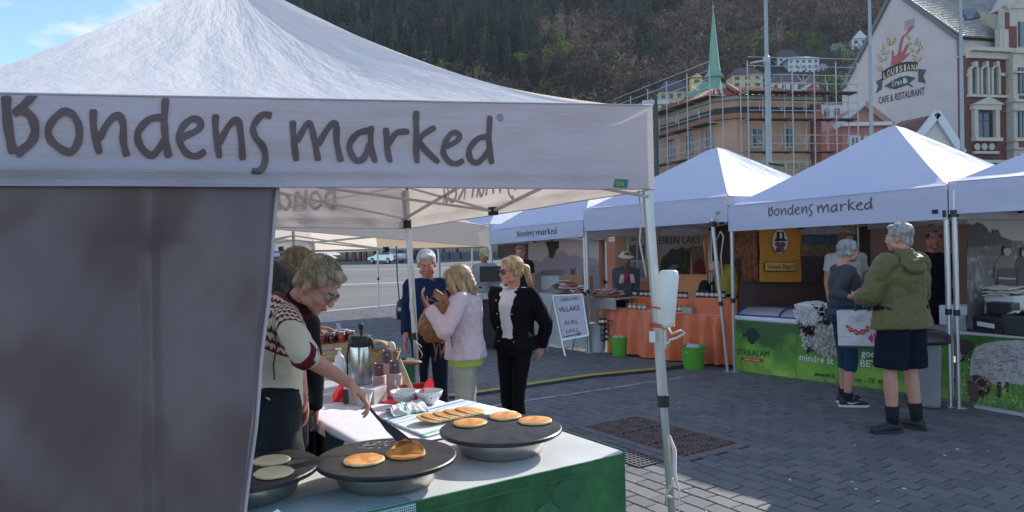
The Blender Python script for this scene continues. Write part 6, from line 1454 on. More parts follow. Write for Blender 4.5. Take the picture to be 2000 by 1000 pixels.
for k in range(260):
 x = random.uniform(1872, 2020); y = lerp(700, 800, random.random() ** .6) + (x - 1870) * .14 - 15; r_ = random.uniform(.4, 1.4); q.poly([PL(*p, *KP2) + k2n * .033 for p in circ(x, y, r_ * 1.3, r_, 6)])
q.build('printed_flowers', mat('flower ink', (.55, .6, .5)), dc, kind='stuff')
q = MB()
for k in range(500):
 x = random.uniform(1870, 2030); y = lerp(700, 812, random.random() ** .6) + (x - 1870) * .12 - 10; h = random.uniform(5, 14); p, t_ = PL(x, y, *KP2) + k2n * .0215, PL(x + random.uniform(-4, 4), y - h, *KP2) + k2n * .0215; q.add([p - k2d * .005, p + k2d * .005, t_], [(0, 1, 2)])
q.build('printed_grass', mat('grass blade ink 2', (.12, .26, .05), rough=.6), dc, kind='stuff')
q = MB(); q.bar(G(1905, 797) + Z * .02, G(2010, 816) + Z * .02, .05, .03); q.build('base_rail', mat('pale rail', (.4, .42, .42)), dc)
def bx(name, x0, x1, z0, z1, d0, d1, m, label, cat, bev=.008, taper=1.0):
 q = MB(); b4 = [K2(x0, z0, d0), K2(x1, z0, d0), K2(x1, z0, d1), K2(x0, z0, d1)]; c = sum(b4, V((0, 0, 0))) / 4; t4 = [c + (p - c) * taper + Z * (z1 - z0) for p in b4]; q.hexa(b4, t4); return tag(q.build(name, m, bevel=bev), label, cat)
M_foam = mat('foam box', (.66, .69, .72), rough=.7, var=.03); M_bkc = mat('black crate plastic', (.022, .022, .024), rough=.4); M_gdc = mat('dark green crate plastic', (.03, .038, .034), rough=.5)
zt_ = .717
fb = bx('foam_box', 1866, 1948, zt_ + .17, zt_ + .37, .30, .66, M_foam, 'white polystyrene box with red lettering stacked under the folded hides', 'box')
pz = K2(1870, zt_ + .26, .295) ; text_obj('Gilde', pz, K2(1890, 0, .295) - K2(1870, 0, .295), Z, .052, mat('red ink', (.45, .02, .06)), fb, width=.15, offset=.02)
q = MB(); q.box(K2(1888, zt_ + .29, .38) , (.2, .02, .012), rz=math.atan2(k2d.y, k2d.x))
bx('black_crate', 1880, 1950, zt_ + .003, zt_ + .165, .06, .52, M_bkc, 'black plastic crate with white label on the sheep counter', 'crate', .01, 1.04)
q = MB(); q.prism([K2(1903, zt_ + .07, .045), K2(1937, zt_ + .055, .045), K2(1937, zt_ + .10, .045), K2(1903, zt_ + .115, .045)], k2n * .004); lb = tag(q.build('white_label', mat('label white', (.6, .6, .6))), 'white paper label on the front of the black crate', 'label')
bx('black_tray', 1912, 1962, zt_ + .19, zt_ + .31, .12, .28, M_bkc, 'black tray standing on edge against the white polystyrene box', 'tray', .01)
bx('dark_green_crate', 1953, 2060, zt_ + .003, zt_ + .20, .05, .5, M_gdc, 'dark green crate with white wrapped goods cut off by the right edge', 'crate', .012, 1.06)
bx('white_tray', 1845, 1884, zt_ + .003, zt_ + .14, .08, .4, mat('clear tray', (.35, .37, .38), rough=.25), 'see through tray beside the doubled tent legs', 'tray', .01)
bx('foam_box', 1790, 1845, zt_ + .003, zt_ + .22, .40, .7, M_foam, 'white polystyrene box seen between the man in green and the doubled tent legs', 'box')
q = MB(); q.grid(lambda u, v: K2(lerp(1955, 2050, u), zt_ + .20 + .05 * math.sin(u * 3.1) + .04 * mnoise.noise(V((u * 9, v * 9, 2))), lerp(.06, .46, v)), 24, 14); tag(q.build('wrapped_goods', M_w, smooth=True), 'crumpled white wrapping heaped in the dark green crate', 'wrapping')
for i, (x0, x1, dz) in enumerate(((1868, 1935, 0), (1880, 1960, .028), (1872, 1945, .055))):
 q = MB(); q.grid(lambda u, v: K2(lerp(x0, x1, u), zt_ + .375 + dz + .025 * mnoise.noise(V((u * 4 + i, v * 4, i))) + .02 * math.sin(v * 3.1), lerp(.25, .62, v)), 20, 12); tag(q.build('folded_hide', mat('cream hide', (.60, .57, .50), rough=.8), smooth=True, solid=.014), ['bottom', 'middle', 'top'][i] + ' one of the cream hides folded on the white polystyrene box', 'hide', 'cream hides on the polystyrene box')
SWD = (COR[4] + N * .2, back(COR[4], 3.4))
bwp = thing('photo_backdrop', 'large black and white photo backdrop of two men on a rocky shore at the right edge', 'poster', PL(1950, 500, *SWD))
panel('sky_print', [(1888, 425), (2110, 420), (2110, 478), (1888, 478)], SWD, mat('bw sky', (.40, .39, .38), var=.12, vs=2), bwp, .0, 8, 4)
panel('rock_print', [(1888, 470), (2110, 470), (2110, 700), (1888, 640)], SWD, mat('bw rocks', (.105, .10, .095), rough=.6, var=.5, vs=9, col2=(.26, .25, .24), c2s=7, c2p=(.52, .6)), bwp, .006, 8, 6)
M_bwd, M_bwm, M_bwl = mat('bw dark', (.025, .024, .024)), mat('bw mid', (.13, .115, .10), var=.3, vs=14), mat('bw light', (.38, .33, .30))
ppoly('printed_trees', [(1888, 436), (1900, 440), (1906, 434), (1918, 438), (1926, 446), (1934, 460), (1937, 448), (1948, 449), (1954, 462), (1975, 470), (1975, 476), (1888, 484)], SWD, M_bwd, bwp, .010)
for (x, w, hx, hy) in ((1962, 22, 1963, 490), (2001, 26, 1998, 494)):
 ppoly('printed_man', [(x - 16, 505), (x - 6, 498), (x + 8, 498), (x + 18, 508), (x + 24, 545), (x + 18, 552), (x + 14, 548), (x - 14, 548), (x - 22, 548), (x - 22, 520)], SWD, M_bwd if x > 1990 else M_bwm, bwp, .014)
 ppoly('printed_man', [(x - 18, 524), (x + 20, 524), (x + 18, 606), (x + 6, 606), (x + 1, 560), (x - 3, 606), (x - 16, 606)], SWD, M_bwd, bwp, .018)
 ppoly('printed_face', circ(hx, hy, 7.5, 9.5, 12), SWD, M_bwl, bwp, .022); ppoly('printed_hair', [(hx - 8, hy - 4), (hx - 6, hy - 10), (hx, hy - 12), (hx + 6, hy - 10), (hx + 8, hy - 4), (hx, hy - 6)], SWD, M_bwd, bwp, .025)
ppoly('printed_belt', [(1945, 541), (1980, 543), (1980, 546), (1945, 545)], SWD, M_bwl, bwp, .026)
# ---- B: orange stall
BF0, BF1 = G(1192, 690), G(1409, 718); bd_ = (BF1 - BF0).normalized(); bn = V((bd_.y, -bd_.x, 0)); bn = bn if bn.y < 0 else -bn
BL = (BF1 - BF0).length
zl, zh = .70, .875
ot = thing('orange_table', 'two tier market table draped in orange satin cloth holding small jars', 'table', (BF0 + BF1) / 2)
def BO(a, d, z): return BF0 + bd_ * a - bn * d + Z * z
def drape(u, v):
 a = lerp(-.05, BL + .03, u)
 amp = .055 * v ** .6; w = amp * math.sin(a * 24 + 3 * math.sin(a * 3)) + amp * .8 * mnoise.noise(V((a * 7, v * .8, 2))) + .05 * v * max(0, math.sin(a * 2.1 + 1))
 hem = .02 + .10 * max(0, math.sin(a * 3.3 + .6)) * (.3 if a > .4 else 0)
 return BO(a, -.03 - w, lerp(zl, hem, v))
M_or = mat('orange satin', (.62, .12, .03), rough=.38, var=.10, vs=3, bump=.3, bs=8, bd=.02, sheen=.5, spec=.5)
q = MB(); q.grid(drape, 160, 16); q.build('cloth_front', M_or, ot, smooth=True)
q = MB(); q.grid(lambda u, v: BO(lerp(-.05, BL + .03, u), lerp(-.03, .30, v), zl + .004 * mnoise.noise(V((u * 20, v * 3, 1)))), 60, 4); q.build('cloth_step', M_or, ot, smooth=True)
q = MB(); q.grid(lambda u, v: BO(lerp(-.05, BL + .03, u), .30 + .01 * mnoise.noise(V((u * 40, v, 4))), lerp(zl, zh, v)), 80, 3); q.build('cloth_riser', M_or, ot, smooth=True)
q = MB(); q.grid(lambda u, v: BO(lerp(-.05, BL + .03, u), lerp(.30, .85, v), zh), 10, 4); q.build('cloth_top', M_or, ot, smooth=True)
q = MB(); q.grid(lambda u, v: BO(BL + .03 + .03 * v + .03 * v * math.sin(u * 20), lerp(-.03, .85, u), lerp(zh if u > .4 else zl, .04, v)), 30, 10); q.build('cloth_side', M_or, ot, smooth=True)
ob2 = thing('orange_box_table', 'higher square table under orange cloth at the right end of the satin table', 'table', G(1440, 700))
A_, B_ = G(1352, 712), G(1452, 712); 
def OT(u, v, w): 
 p0, p1 = PL(1356, 600, BF0, BF1) - bn * .02, PL(1410, 600, BF0, BF1) - bn * .02; p0.z = p1.z = 0; pr = P(1440, 600, 9.86); pr.z = 0
 return p0, p1, pr
p0, p1, pr = OT(0, 0, 0)
q = MB(); ztp = P(1400, 592, p1.y).z
q.grid(lambda u, v: (p0.lerp(p1, min(1, u * 2)) if u < .5 else p1.lerp(pr, u * 2 - 1)) + Z * lerp(.05, .93, v) - bn * (-.012 * (1 - v) * math.sin(u * 40)), 60, 8); q.build('cloth_side', M_or, ob2, smooth=True)
q = MB(); q.poly([V((p0.x, p0.y, .93)), V((p1.x, p1.y, .93)), V((pr.x, pr.y, .93)), V((pr.x, pr.y, .93)) + (p0 - p1)]); q.build('cloth_top', M_or, ob2)
def jar(pos, kind, label, grp):
 j = thing('food_jar', label, 'jar', pos, 0, grp)
 c = {'dark': (.03, .02, .02), 'amber': (.30, .17, .05), 'red': (.2, .03, .02)}[kind]
 q = MB(); q.lathe([(0, 0), (.034, 0), (.036, .004), (.036, .075), (.031, .083), (0, .083)], n=12); q.build('glass', mat('jar ' + kind, c, rough=.15, coat=.5), j, world=False, smooth=True, auto=40)
 q = MB(); q.lathe([(.033, .083), (.034, .098), (0, .099)], n=12); q.build('lid', mat('lid ' + kind, {'dark': (.03, .03, .03), 'amber': (.5, .36, .12), 'red': (.05, .04, .04)}[kind], rough=.3, metal=.3), j, world=False, smooth=True, auto=40)
 q = MB(); q.lathe([(.0368, .02), (.0368, .062)], n=12); o = q.build('paper_label', mat('jar paper', (.55, .55, .52)), j, world=False, smooth=True)
 return j
on = ['first', 'second', 'third', 'fourth', 'fifth', 'sixth', 'seventh', 'eighth', 'ninth']
for (xs, z_, dd, kd_, where) in (([1213, 1222, 1231, 1240, 1254, 1263, 1272], zh, .36, 'dark', 'on the upper orange shelf left of the canister'), ([1322, 1331, 1340], zh, .36, 'red', 'on the upper orange shelf right of the canister'),
                                 ([1231, 1240, 1250, 1259], zl, .06, 'amber', 'on the lower orange shelf left of the near tent leg'), ([1320, 1329, 1338], zl, .14, 'amber', 'on the lower orange shelf behind the canister'), ([1358, 1367, 1376, 1386, 1396, 1405], .93, .0, 'dark', 'on the higher orange table')):
 for k, x in enumerate(xs):
  p = PL(x, 600, BF0, BF1) - bn * (dd if z_ < .93 else .08); p.z = z_
  rr = (p - CO); 
  if dd: p = CO + (PL(x, 600, BF0 - bn * dd, BF1 - bn * dd) - CO); p.z = z_
  jar(p, kd_, '%s jar from the left %s' % (on[k], where), 'small jars on the orange cloths')
p = PL(1345, 600, BF0, BF1); p.z = zl; q = MB(); q.box(p + Z * .05, (.17, .1, .09), rz=math.atan2(bd_.y, bd_.x)); tag(q.build('card_box', mat('grey card box', (.38, .33, .25)), bevel=.004), 'small grey card box at the front edge of the lower orange shelf', 'box')
# buckets
def bucket(px, py, w, h, col, lab, fill='bag', nm='bucket'):
 c = G(px, py); k = c.y / 1450; t = thing(nm, lab, 'bucket', c); r1 = w / 2 * k; hh = h * k * 1.05
 q = MB(); q.lathe([(0, 0), (r1 * .78, 0), (r1 * .80, .01), (r1 * .97, hh * .95), (r1 * 1.03, hh * .96), (r1 * 1.03, hh), (r1 * .95, hh), (r1 * .93, hh * .9), (r1 * .75, .03), (0, .03)], n=28); q.build('body', mat('bucket' + str(col), col, rough=.4, var=.05), t, world=False, smooth=True, auto=40)
 for s_ in (-1, 1): q = MB(); q.tube([(s_ * r1, -.05, hh * .97), (s_ * (r1 + .03), -.03, hh * 1.02), (s_ * (r1 + .03), .03, hh * 1.02), (s_ * r1, .05, hh * .97)], .008, 6); q.build('handle', mat('bucket' + str(col), col), t, world=False, smooth=True)
 q = MB(); q.grid(lambda u, v: V((r1 * 1.5 * (u - .5), r1 * 1.5 * (v - .5), hh * .93 + .05 * (1 - 4 * ((u - .5) ** 2 + (v - .5) ** 2)) + .05 * mnoise.noise(V((u * 5 + px, v * 5, 1))))), 16, 16); q.build('plastic_bag', mat('thin white bag', (.62, .64, .66), rough=.4, trans=.3), t, world=False, smooth=True)
GRN = (.10, .36, .035)
bucket(1211, 694, 39, 35, GRN, 'lime green bucket with white bag at the left corner of the orange cloth'); bucket(1355, 720, 48, 42, GRN, 'lime green bucket with white bag at the right corner of the orange cloth')
bucket(1167, 687, 38, 50, (.50, .52, .52), 'tall white bucket beside the sandwich board and tent leg')
# walls of B
SWB = (COR[2] + N * .3, back(COR[2])); 
wb = thing('backdrop_wall', 'peach coloured fabric wall behind the orange stall', 'tent wall', back(COR[2]))
M_peach = mat('peach wall fabric', (.62, .33, .20), rough=.8, var=.05, bump=.2, bs=4, trans=.25)
panel('side_fabric', [(1203, 440), (1397, 425), (1397, 650), (1203, 640)], SWB, M_peach, wb, -.03, 20, 8, .03); 
BWB = (back(COR[2]), back(COR[3])); panel('rear_fabric', [(1385, 420), (1700, 420), (1700, 640), (1385, 640)], BWB, mat('dark wall', (.06, .05, .05), rough=.8), wb, 0, 8, 4, .02)
ps = thing('salmon_poster', 'grey poster with window and fjord photographs lettered for the salmon seller', 'poster', PL(1300, 500, *SWB))
M_gry = mat('grey poster', (.42, .40, .37), rough=.6, var=.05)
panel('print', [(1221, 455), (1372, 453), (1372, 482), (1221, 482)], SWB, M_gry, ps, .012, 6, 2)
ptext('LEIREN LAKS', 1228, 471, 1251, 471, 7, SWB, mat('grey ink', (.16, .15, .14)), ps, .02); ptext('LEIREN LAKS', 1276, 477, 1364, 475, 15, SWB, mat('dark serif ink', (.05, .045, .045)), ps, .02)
panel('window_print', [(1222, 477), (1262, 477), (1262, 549), (1222, 547)], SWB, mat('white frame print', (.60, .60, .60)), ps, .016, 4, 4)
for (x0, x1, y0, y1, c) in ((1227, 1241, 478, 508, (.20, .12, .10)), (1244, 1258, 478, 508, (.10, .16, .32)), (1227, 1241, 512, 542, (.30, .32, .36)), (1244, 1258, 512, 542, (.34, .34, .36))): panel('pane_print', [(x0, y0), (x1, y0), (x1, y1), (x0, y1)], SWB, mat('pp' + str(c), c, var=.4, vs=9), ps, .022, 2, 2)
panel('fjord_print', [(1288, 482), (1347, 482), (1347, 536), (1288, 535)], SWB, mat('fjord sky', (.34, .38, .42), var=.1), ps, .018, 4, 4)
ppoly('ridge_print', [(1288, 512), (1294, 500), (1302, 495), (1310, 485), (1320, 488), (1330, 482), (1338, 486), (1347, 484), (1347, 536), (1288, 535)], SWB, mat('ridge', (.055, .08, .075), var=.5, vs=12, col2=(.10, .12, .07), c2s=9), ps, .022)
ppoly('river_print', [(1296, 535), (1304, 522), (1314, 516), (1326, 518), (1318, 526), (1330, 535)], SWB, mat('river', (.22, .26, .30)), ps, .026)
panel('label_print', [(1347, 480), (1372, 480), (1378, 536), (1350, 536)], SWB, mat('brown label', (.25, .20, .18), var=.1), ps, .018, 2, 2); ppoly('salmon_print', [(1352, 530), (1355, 512), (1364, 504), (1372, 510), (1378, 535)], SWB, mat('salmon red', (.32, .05, .04), var=.4, vs=12), ps, .024)
for (x, y) in ((1361, 488),): ppoly('emblem_print', circ(x, y, 4, 6, 10), SWB, mat('emblem', (.4, .2, .15)), ps, .024)
# ---- A: fish stall
SWA = (COR[1] + N * .3, back(COR[1]))
wa = thing('backdrop_wall', 'grey and brown fabric wall behind the fish stall', 'tent wall', back(COR[1]))
panel('side_fabric', [(985, 455), (1172, 445), (1172, 630), (985, 620)], SWA, mat('grey brown wall', (.16, .13, .125), trans=.15), wa, -.02, 12, 6, .02)
panel('brown_fabric', [(1168, 450), (1206, 448), (1206, 620), (1168, 620)], (SWA[0], SWA[1] + N * 1.0), mat('terracotta fabric', (.32, .13, .08), trans=.2), wa, -.01, 4, 6, .02)
kp = thing('game_poster', 'pale poster of lavender mountains and a deer lettered for coastal game', 'poster', PL(1100, 520, *SWA))
panel('sky_print', [(1031, 465), (1169, 462), (1169, 577), (1031, 577)], SWA, mat('poster pale sky', (.47, .44, .47), var=.06, vs=2), kp, .012, 8, 6, .008)
ppoly('ridge_print', [(1031, 516), (1045, 508), (1055, 512), (1068, 500), (1080, 490), (1090, 496), (1096, 488), (1110, 500), (1124, 498), (1140, 508), (1155, 502), (1168, 508), (1168, 577), (1031, 577)], SWA, mat('ridge lilac', (.29, .27, .34), var=.1), kp, .020)
ppoly('ridge_print', [(1031, 540), (1060, 530), (1085, 534), (1110, 545), (1140, 552), (1150, 520), (1168, 515), (1168, 577), (1031, 577)], SWA, mat('ridge dark lilac', (.20, .19, .23), var=.15), kp, .026)
ppoly('dark_emblem', [(1064, 470), (1090, 470), (1090, 483), (1083, 492), (1079, 504), (1072, 503), (1071, 488)], SWA, M_ink, kp, .030)
ptext('KYSTVILT', 1055, 537, 1103, 536, 10, SWA, mat('lilac ink', (.10, .08, .12)), kp, .034)
deer = [(1114, 541), (1115, 530), (1113, 524), (1116, 523), (1117, 529), (1119, 529), (1121, 523), (1123, 524), (1121, 532), (1123, 537), (1132, 539), (1135, 545), (1134, 560), (1131, 560), (1130, 549), (1124, 549), (1122, 560), (1119, 560), (1119, 546)]
ppoly('deer_print', deer, SWA, mat('deer brown', (.13, .08, .07)), kp, .036)
AF0, AF1 = V((-.2, 13.6, 0)), V((1.28, 11.6, 0)); ad = (AF1 - AF0).normalized(); an = V((ad.y, -ad.x, 0)); an = an if an.y < 0 else -an
def AO(px, z, d=0): p = PL(px, 600, AF0, AF1) - an * d; return V((p.x, p.y, z))
ft = thing('fish_table', 'table under pale cloth heaped with packets of fish behind the sandwich board', 'table', AO(1090, 0))
q = MB(); q.grid(lambda u, v: AO(lerp(1040, 1150, u), lerp(.86, .03, v)) + an * (.01 * math.sin(u * 30) * v), 40, 5); q.build('cloth_front', mat('pale aqua cloth', (.42, .47, .45), rough=.8), ft, smooth=True)
q = MB(); q.prism([AO(1040, .85), AO(1200, .85), AO(1200, .85, .7), AO(1040, .85, .7)], Z * .02); q.build('tabletop', mat('pale top', (.5, .5, .5)), ft)
q = MB(); q.grid(lambda u, v: AO(lerp(1150, 1203, u), lerp(.86, .70, v)), 10, 3); q.build('cloth_edge', mat('grey cloth edge', (.30, .27, .25)), ft)
cb_ = thing('cardboard_box', 'brown cardboard box on the fish table against the game poster', 'box', AO(1085, .87, .45))
q = MB(); q.prism([AO(1062, .87, .35), AO(1107, .87, .35), AO(1107, .87, .6), AO(1062, .87, .6)], Z * .30); q.build('body', mat('cardboard', (.33, .19, .11), rough=.85, var=.08), cb_, bevel=.005)
q = MB(); q.bar(AO(1062, 1.17, .475), AO(1107, 1.17, .475), .05, .004, up=Z); q.build('tape', mat('tape', (.5, .42, .3)), cb_)
fc = [((.55, .52, .50), 0), ((.42, .06, .05), 1), ((.30, .30, .32), 2), ((.62, .6, .58), 3), ((.5, .14, .1), 4)]
def pack(c, i, lab, cat='fish packet'):
 q = MB(); M_ = Matrix.Rotation(random.uniform(0, 3), 3, 'Z') @ Matrix.Rotation(random.uniform(-.5, .5), 3, 'X'); q.box(c, (.26, .10, .012), M=M_); o = q.build('fish_packet', mat('pack fish %d' % (i % 5), fc[i % 5][0], rough=.25, var=.3, vs=20), bevel=.003)
 return tag(o, lab, cat, 'packets of fish on the fish stall')
for i in range(40):
 x = random.uniform(1068, 1134); hgt = .04 + .17 * max(0, 1 - abs(x - 1088) / 40) * random.random(); pack(AO(x, .90 + hgt, random.uniform(.05, .3)), i, ['white', 'red', 'grey', 'cream', 'orange'][i % 5] + ' packet of fish in the heap left of the tent leg')
for i in range(30):
 x = random.uniform(1150, 1196); pack(AO(x, .93 + .07 * random.random() * (1 - abs(x - 1172) / 40), random.uniform(.05, .25)), i, ['white', 'red', 'grey', 'cream', 'orange'][i % 5] + ' packet of fish in the wicker tray right of the tent leg')
q = MB(); q.lathe([(.0, 0), (.24, 0), (.30, .05), (.31, .06), (.29, .055), (.22, .01), (0, .01)], AO(1174, .872, .18), 24); tag(q.build('wicker_tray', M_wick, smooth=True), 'shallow wicker tray of fish packets right of the tent leg', 'tray')
for (x, z_, lab) in ((1165, .35, 'black wire crate under the fish table, left'), (1180, .35, 'black wire crate under the fish table, right')):
 c = AO(x, z_, .2); t = thing('wire_crate', lab, 'crate', c - Z * .3)
 for k in range(5): q = MB(); q.box(c + Z * (k * .08 - .15), (.22, .3, .012)); q.build('wire_ring', M_blk, t)
 for k in range(5): q = MB(); q.box(c + V((k * .05 - .1, -.15, 0)), (.01, .01, .34)); q.build('wire', M_blk, t)
wt = thing('wheelie_case', 'pale rounded plastic cases stacked behind the blonde woman', 'case', AO(1045, .87, .5))
q = MB(); q.prism([AO(1022, .87, .4), AO(1062, .87, .4), AO(1062, .87, .7), AO(1022, .87, .7)], Z * .28); q.build('body', mat('pale case', (.40, .43, .45), rough=.4), wt, bevel=.04)
# dark objects between blonde and cap man
q = MB(); p = P(948, 600, 12.5); q.box(V((p.x, p.y, .45)), (.75, .5, .9)); tag(q.build('black_stand', M_blk, bevel=.01), 'black covered stand in front of the man in the cap', 'stand')
q = MB(); p = P(958, 535, 12.4); q.box(p, (.36, .03, .26)); tag(q.build('black_screen', M_blk, bevel=.01), 'black board standing on the covered stand', 'board')
q = MB(); p = P(952, 578, 12.3); q.box(p, (.4, .3, .12)); tag(q.build('metal_pot', M_steel, bevel=.02), 'metal tray on the covered stand', 'tray')
# ---- sandwich board
f0, f1 = G(1105, 695), G(1140, 690)
Yb = f0.y
t = thing('sandwich_board', 'white sandwich board hand lettered with an arrow to the right', 'sign', f0)
TL, TRr, BRr, BLl = P(1080, 578, Yb + .28), P(1138, 575, Yb + .05), P(1150, 655, Yb - .12), P(1098, 664, Yb + .08)
q = MB(); nrm = (TRr - TL).cross(TL - BLl).normalized(); nrm = nrm if nrm.y < 0 else -nrm; q.prism([BLl, BRr, TRr, TL], -nrm * .012); q.build('panel', mat('whiteboard', (.46, .44, .52), rough=.4, var=.03), t)
for a, b in ((TL, BLl + (BLl - TL) * .36), (TRr, BRr), (TL, TRr), (BLl, BRr)):
 q = MB(); q.bar(a + nrm * .008, b + nrm * .008, .025, .02, up=nrm); q.build('frame_bar', M_alu, t)
for a, b in ((TL - nrm * .02, G(1069, 688)), (TRr - nrm * .02, G(1118, 683))): q = MB(); q.bar(a, b, .022, .022); q.build('rear_leg', M_alu, t)
def sb_(u, v, o=.004): return BLl.lerp(BRr, u).lerp(TL.lerp(TRr, u), v) + nrm * o
ux_ = (sb_(1, .5) - sb_(0, .5)); uz_ = (sb_(.5, 1) - sb_(.5, 0))
M_mk = mat('marker ink', (.03, .03, .05))
for (s_, u0_, v0_, h, wd, off) in (('LEIREN LAKS', .22, .86, .045, .62, 0), ('VILLAKS', .10, .62, .075, .74, .012), ('AURE', .20, .32, .065, .48, 0), ('LAKS', .20, .14, .055, .42, 0)):
 text_obj(s_, sb_(u0_, v0_), ux_, uz_, h, M_mk, t, 'hand_lettering', width=ux_.length * wd, offset=off)
q = MB(); q.bar(sb_(.10, .06, .006), sb_(.72, .075, .006), .014, .002, up=nrm); q.bar(sb_(.72, .077, .007), sb_(.62, .11, .007), .012, .002, up=nrm); q.bar(sb_(.72, .073, .007), sb_(.62, .035, .007), .012, .002, up=nrm); q.build('arrow', M_mk, t)
# ---- silver car across the square
Yc = 80; c0 = G(728, 515.2)
car = thing('parked_car', 'silver grey saloon car parked across the street seen from its rear quarter', 'car', c0, 0)
ca_ = R(-38); ed_ = V((math.cos(ca_), math.sin(ca_), 0))     # towards the rear of the car
cw = V((-ed_.y, ed_.x, 0)); base = G(727, 515.2); base.z = 0
wb_ = (G(750, 516) - base); 
ed_ = V((.72, -.69, 0)).normalized(); cw = V((.69, .72, 0)).normalized()
def CA(l, w, z): return base + ed_ * (l) + cw * w + Z * z
M_car = mat('silver car paint', (.42, .48, .52), rough=.22, metal=.5, coat=.8, var=.02)
prof = [(-.85, .35), (-.9, .55), (-.8, .72), (-.1, .82), (.35, .92), (1.0, 1.32), (1.6, 1.42), (2.5, 1.40), (3.2, 1.12), (3.75, 1.04), (3.85, .8), (3.8, .4), (3.6, .3)]
q = MB(); q.prism([CA(l, 0.06 if z > 1 else 0, z) for l, z in prof], cw * 1.75); q.build('body', M_car, car, bevel=.05, smooth=True, auto=30)
q = MB(); q.prism([CA(l, -.01, z) for l, z in ((.62, .98), (1.08, 1.28), (1.62, 1.35), (2.45, 1.33), (2.95, 1.10), (2.9, .98))], cw * .06); q.build('side_windows', M_glassd, car)
for l in (1.65,): q = MB(); q.bar(CA(l, -.02, .98), CA(l, -.02, 1.34), .05, .03); q.build('door_pillar', M_car, car)
q = MB(); q.prism([CA(3.84, .3, .95), CA(3.3, .3, 1.12), CA(3.3, 1.5, 1.12), CA(3.84, 1.5, .95)], Z * .02)
q = MB(); q.add([CA(2.58, .2, 1.395), CA(3.22, .15, 1.13), CA(3.22, 1.6, 1.13), CA(2.58, 1.55, 1.395)], [(0, 1, 2, 3)]); 
for v_ in q.v: v_ += ed_ * .02 + Z * .015
q.build('rear_window', M_glassd, car)
for w in (-.02, 1.55): q = MB(); q.box(CA(3.84, w + .12, .78), (.14, .2, .2), rz=math.atan2(ed_.y, ed_.x)); q.build('tail_light', mat('tail red', (.4, .02, .02), rough=.2), car, bevel=.03)
q = MB(); q.box(CA(3.87, .85, .62), (.03, .52, .11), rz=math.atan2(ed_.y, ed_.x)); q.build('number_plate', mat('plate', (.6, .6, .6)), car)
for l in (.0, 2.8):
 for w in (-.03, 1.62):
  q = MB(); q.cyl(CA(l, w, .33), CA(l, w + .2, .33), .33, .33, 20); wh_ = q.build('wheel', mat('tyre', (.012, .012, .012)), car)
  q = MB(); q.cyl(CA(l, w - .02, .33), CA(l, w + .02, .33), .22, .22, 14); q.build('rim', mat('alloy', (.5, .5, .52), metal=.8, rough=.3), wh_)
  for k in range(5): q = MB(); a = k * 1.2566; q.bar(CA(l, w - .03, .33), CA(l, w - .03, .33) + ed_ * .21 * math.cos(a) + Z * .21 * math.sin(a), .05, .02); q.build('spoke', mat('alloy', (.5, .5, .52)), wh_)
# motorbikes / cycles far left
for (x, lab) in ((540, 'motorbike parked beyond the parasols at the edge of the side wall'), (553, 'second motorbike parked beyond the parasols')):
 b0_ = G(x, 513); t = thing('motorbike', lab, 'motorbike', b0_, .5, 'motorbikes across the street')
 for w in (-.7, .7):
  q = MB(); q.tube([(w + .32 * math.cos(a * .5236), 0, .32 + .32 * math.sin(a * .5236)) for a in range(13)], .06, 6); q.build('wheel', M_blk, t, world=False)
 q = MB(); q.tube([(-.7, 0, .32), (-.3, 0, .75), (.3, 0, .8), (.7, 0, .32)], .06, 6); q.ell((.1, 0, .78), (.3, .13, .14), 10, 6); q.ell((-.1, 0, .45), (.28, .15, .2), 10, 6); q.build('frame', mat('bike dark', (.05, .05, .06), rough=.3), t, world=False, smooth=True)
 q = MB(); q.tube([(.5, -.35, 1.05), (.45, 0, 1.0), (.5, .35, 1.05)], .02, 6); q.build('handlebar', M_galv, t, world=False)
q = MB(); p = P(550, 500, 12); q.bar(P(548, 482, 9), P(553, 500, 9), .06, .05); tag(q.build('pole_sleeve', M_blk), 'black sleeve on a pole beyond the ponytail', 'sleeve')
# ================================================================== people
TX = {}
def clouds(sz):
 if sz not in TX:
  t = bpy.data.textures.new('folds%g' % sz, 'CLOUDS'); t.noise_scale = sz; t.noise_depth = 3; TX[sz] = t
 return TX[sz]
def skinned(name, q, m, parent, vox, smooth=4, disp=0.0, ds=.09, kind=None):
 o = q.build(name, m, parent, world=False, smooth=True)
 r = o.modifiers.new('remesh', 'REMESH'); r.mode = 'VOXEL'; r.voxel_size = vox; r.use_smooth_shade = True
 s = o.modifiers.new('smooth', 'SMOOTH'); s.factor = .5; s.iterations = smooth
 if disp:
  d = o.modifiers.new('folds', 'DISPLACE'); d.texture = clouds(ds); d.strength = disp; d.mid_level = .5; d.texture_coords = 'LOCAL'
 return o
M_skin = mat('skin', (.52, .27, .19), rough=.5, var=.10, vs=14, sss=.15, bump=.12, bs=60, bd=.002, col2=(.55, .24, .17), c2s=12)
M_skin2 = mat('skin tanned', (.42, .20, .13), rough=.5, var=.10, vs=14, sss=.15, bump=.12, bs=60, bd=.002, col2=(.46, .17, .11), c2s=12)
M_eye, M_iris, M_lip, M_brow = mat('eye white', (.6, .57, .54), rough=.2, var=0), mat('iris', (.03, .025, .02), rough=.1, var=0), mat('lips', (.32, .08, .07), rough=.5), mat('brow', (.12, .08, .05))
def hairm(name, c, c2=None): return mat('hair ' + name, c, rough=.45, var=.35, vs=60, col2=c2 or tuple(x * .55 for x in c), c2s=38, stretch=(1, 1, .22), bump=1.0, bs=90, bd=.006, sheen=.2)
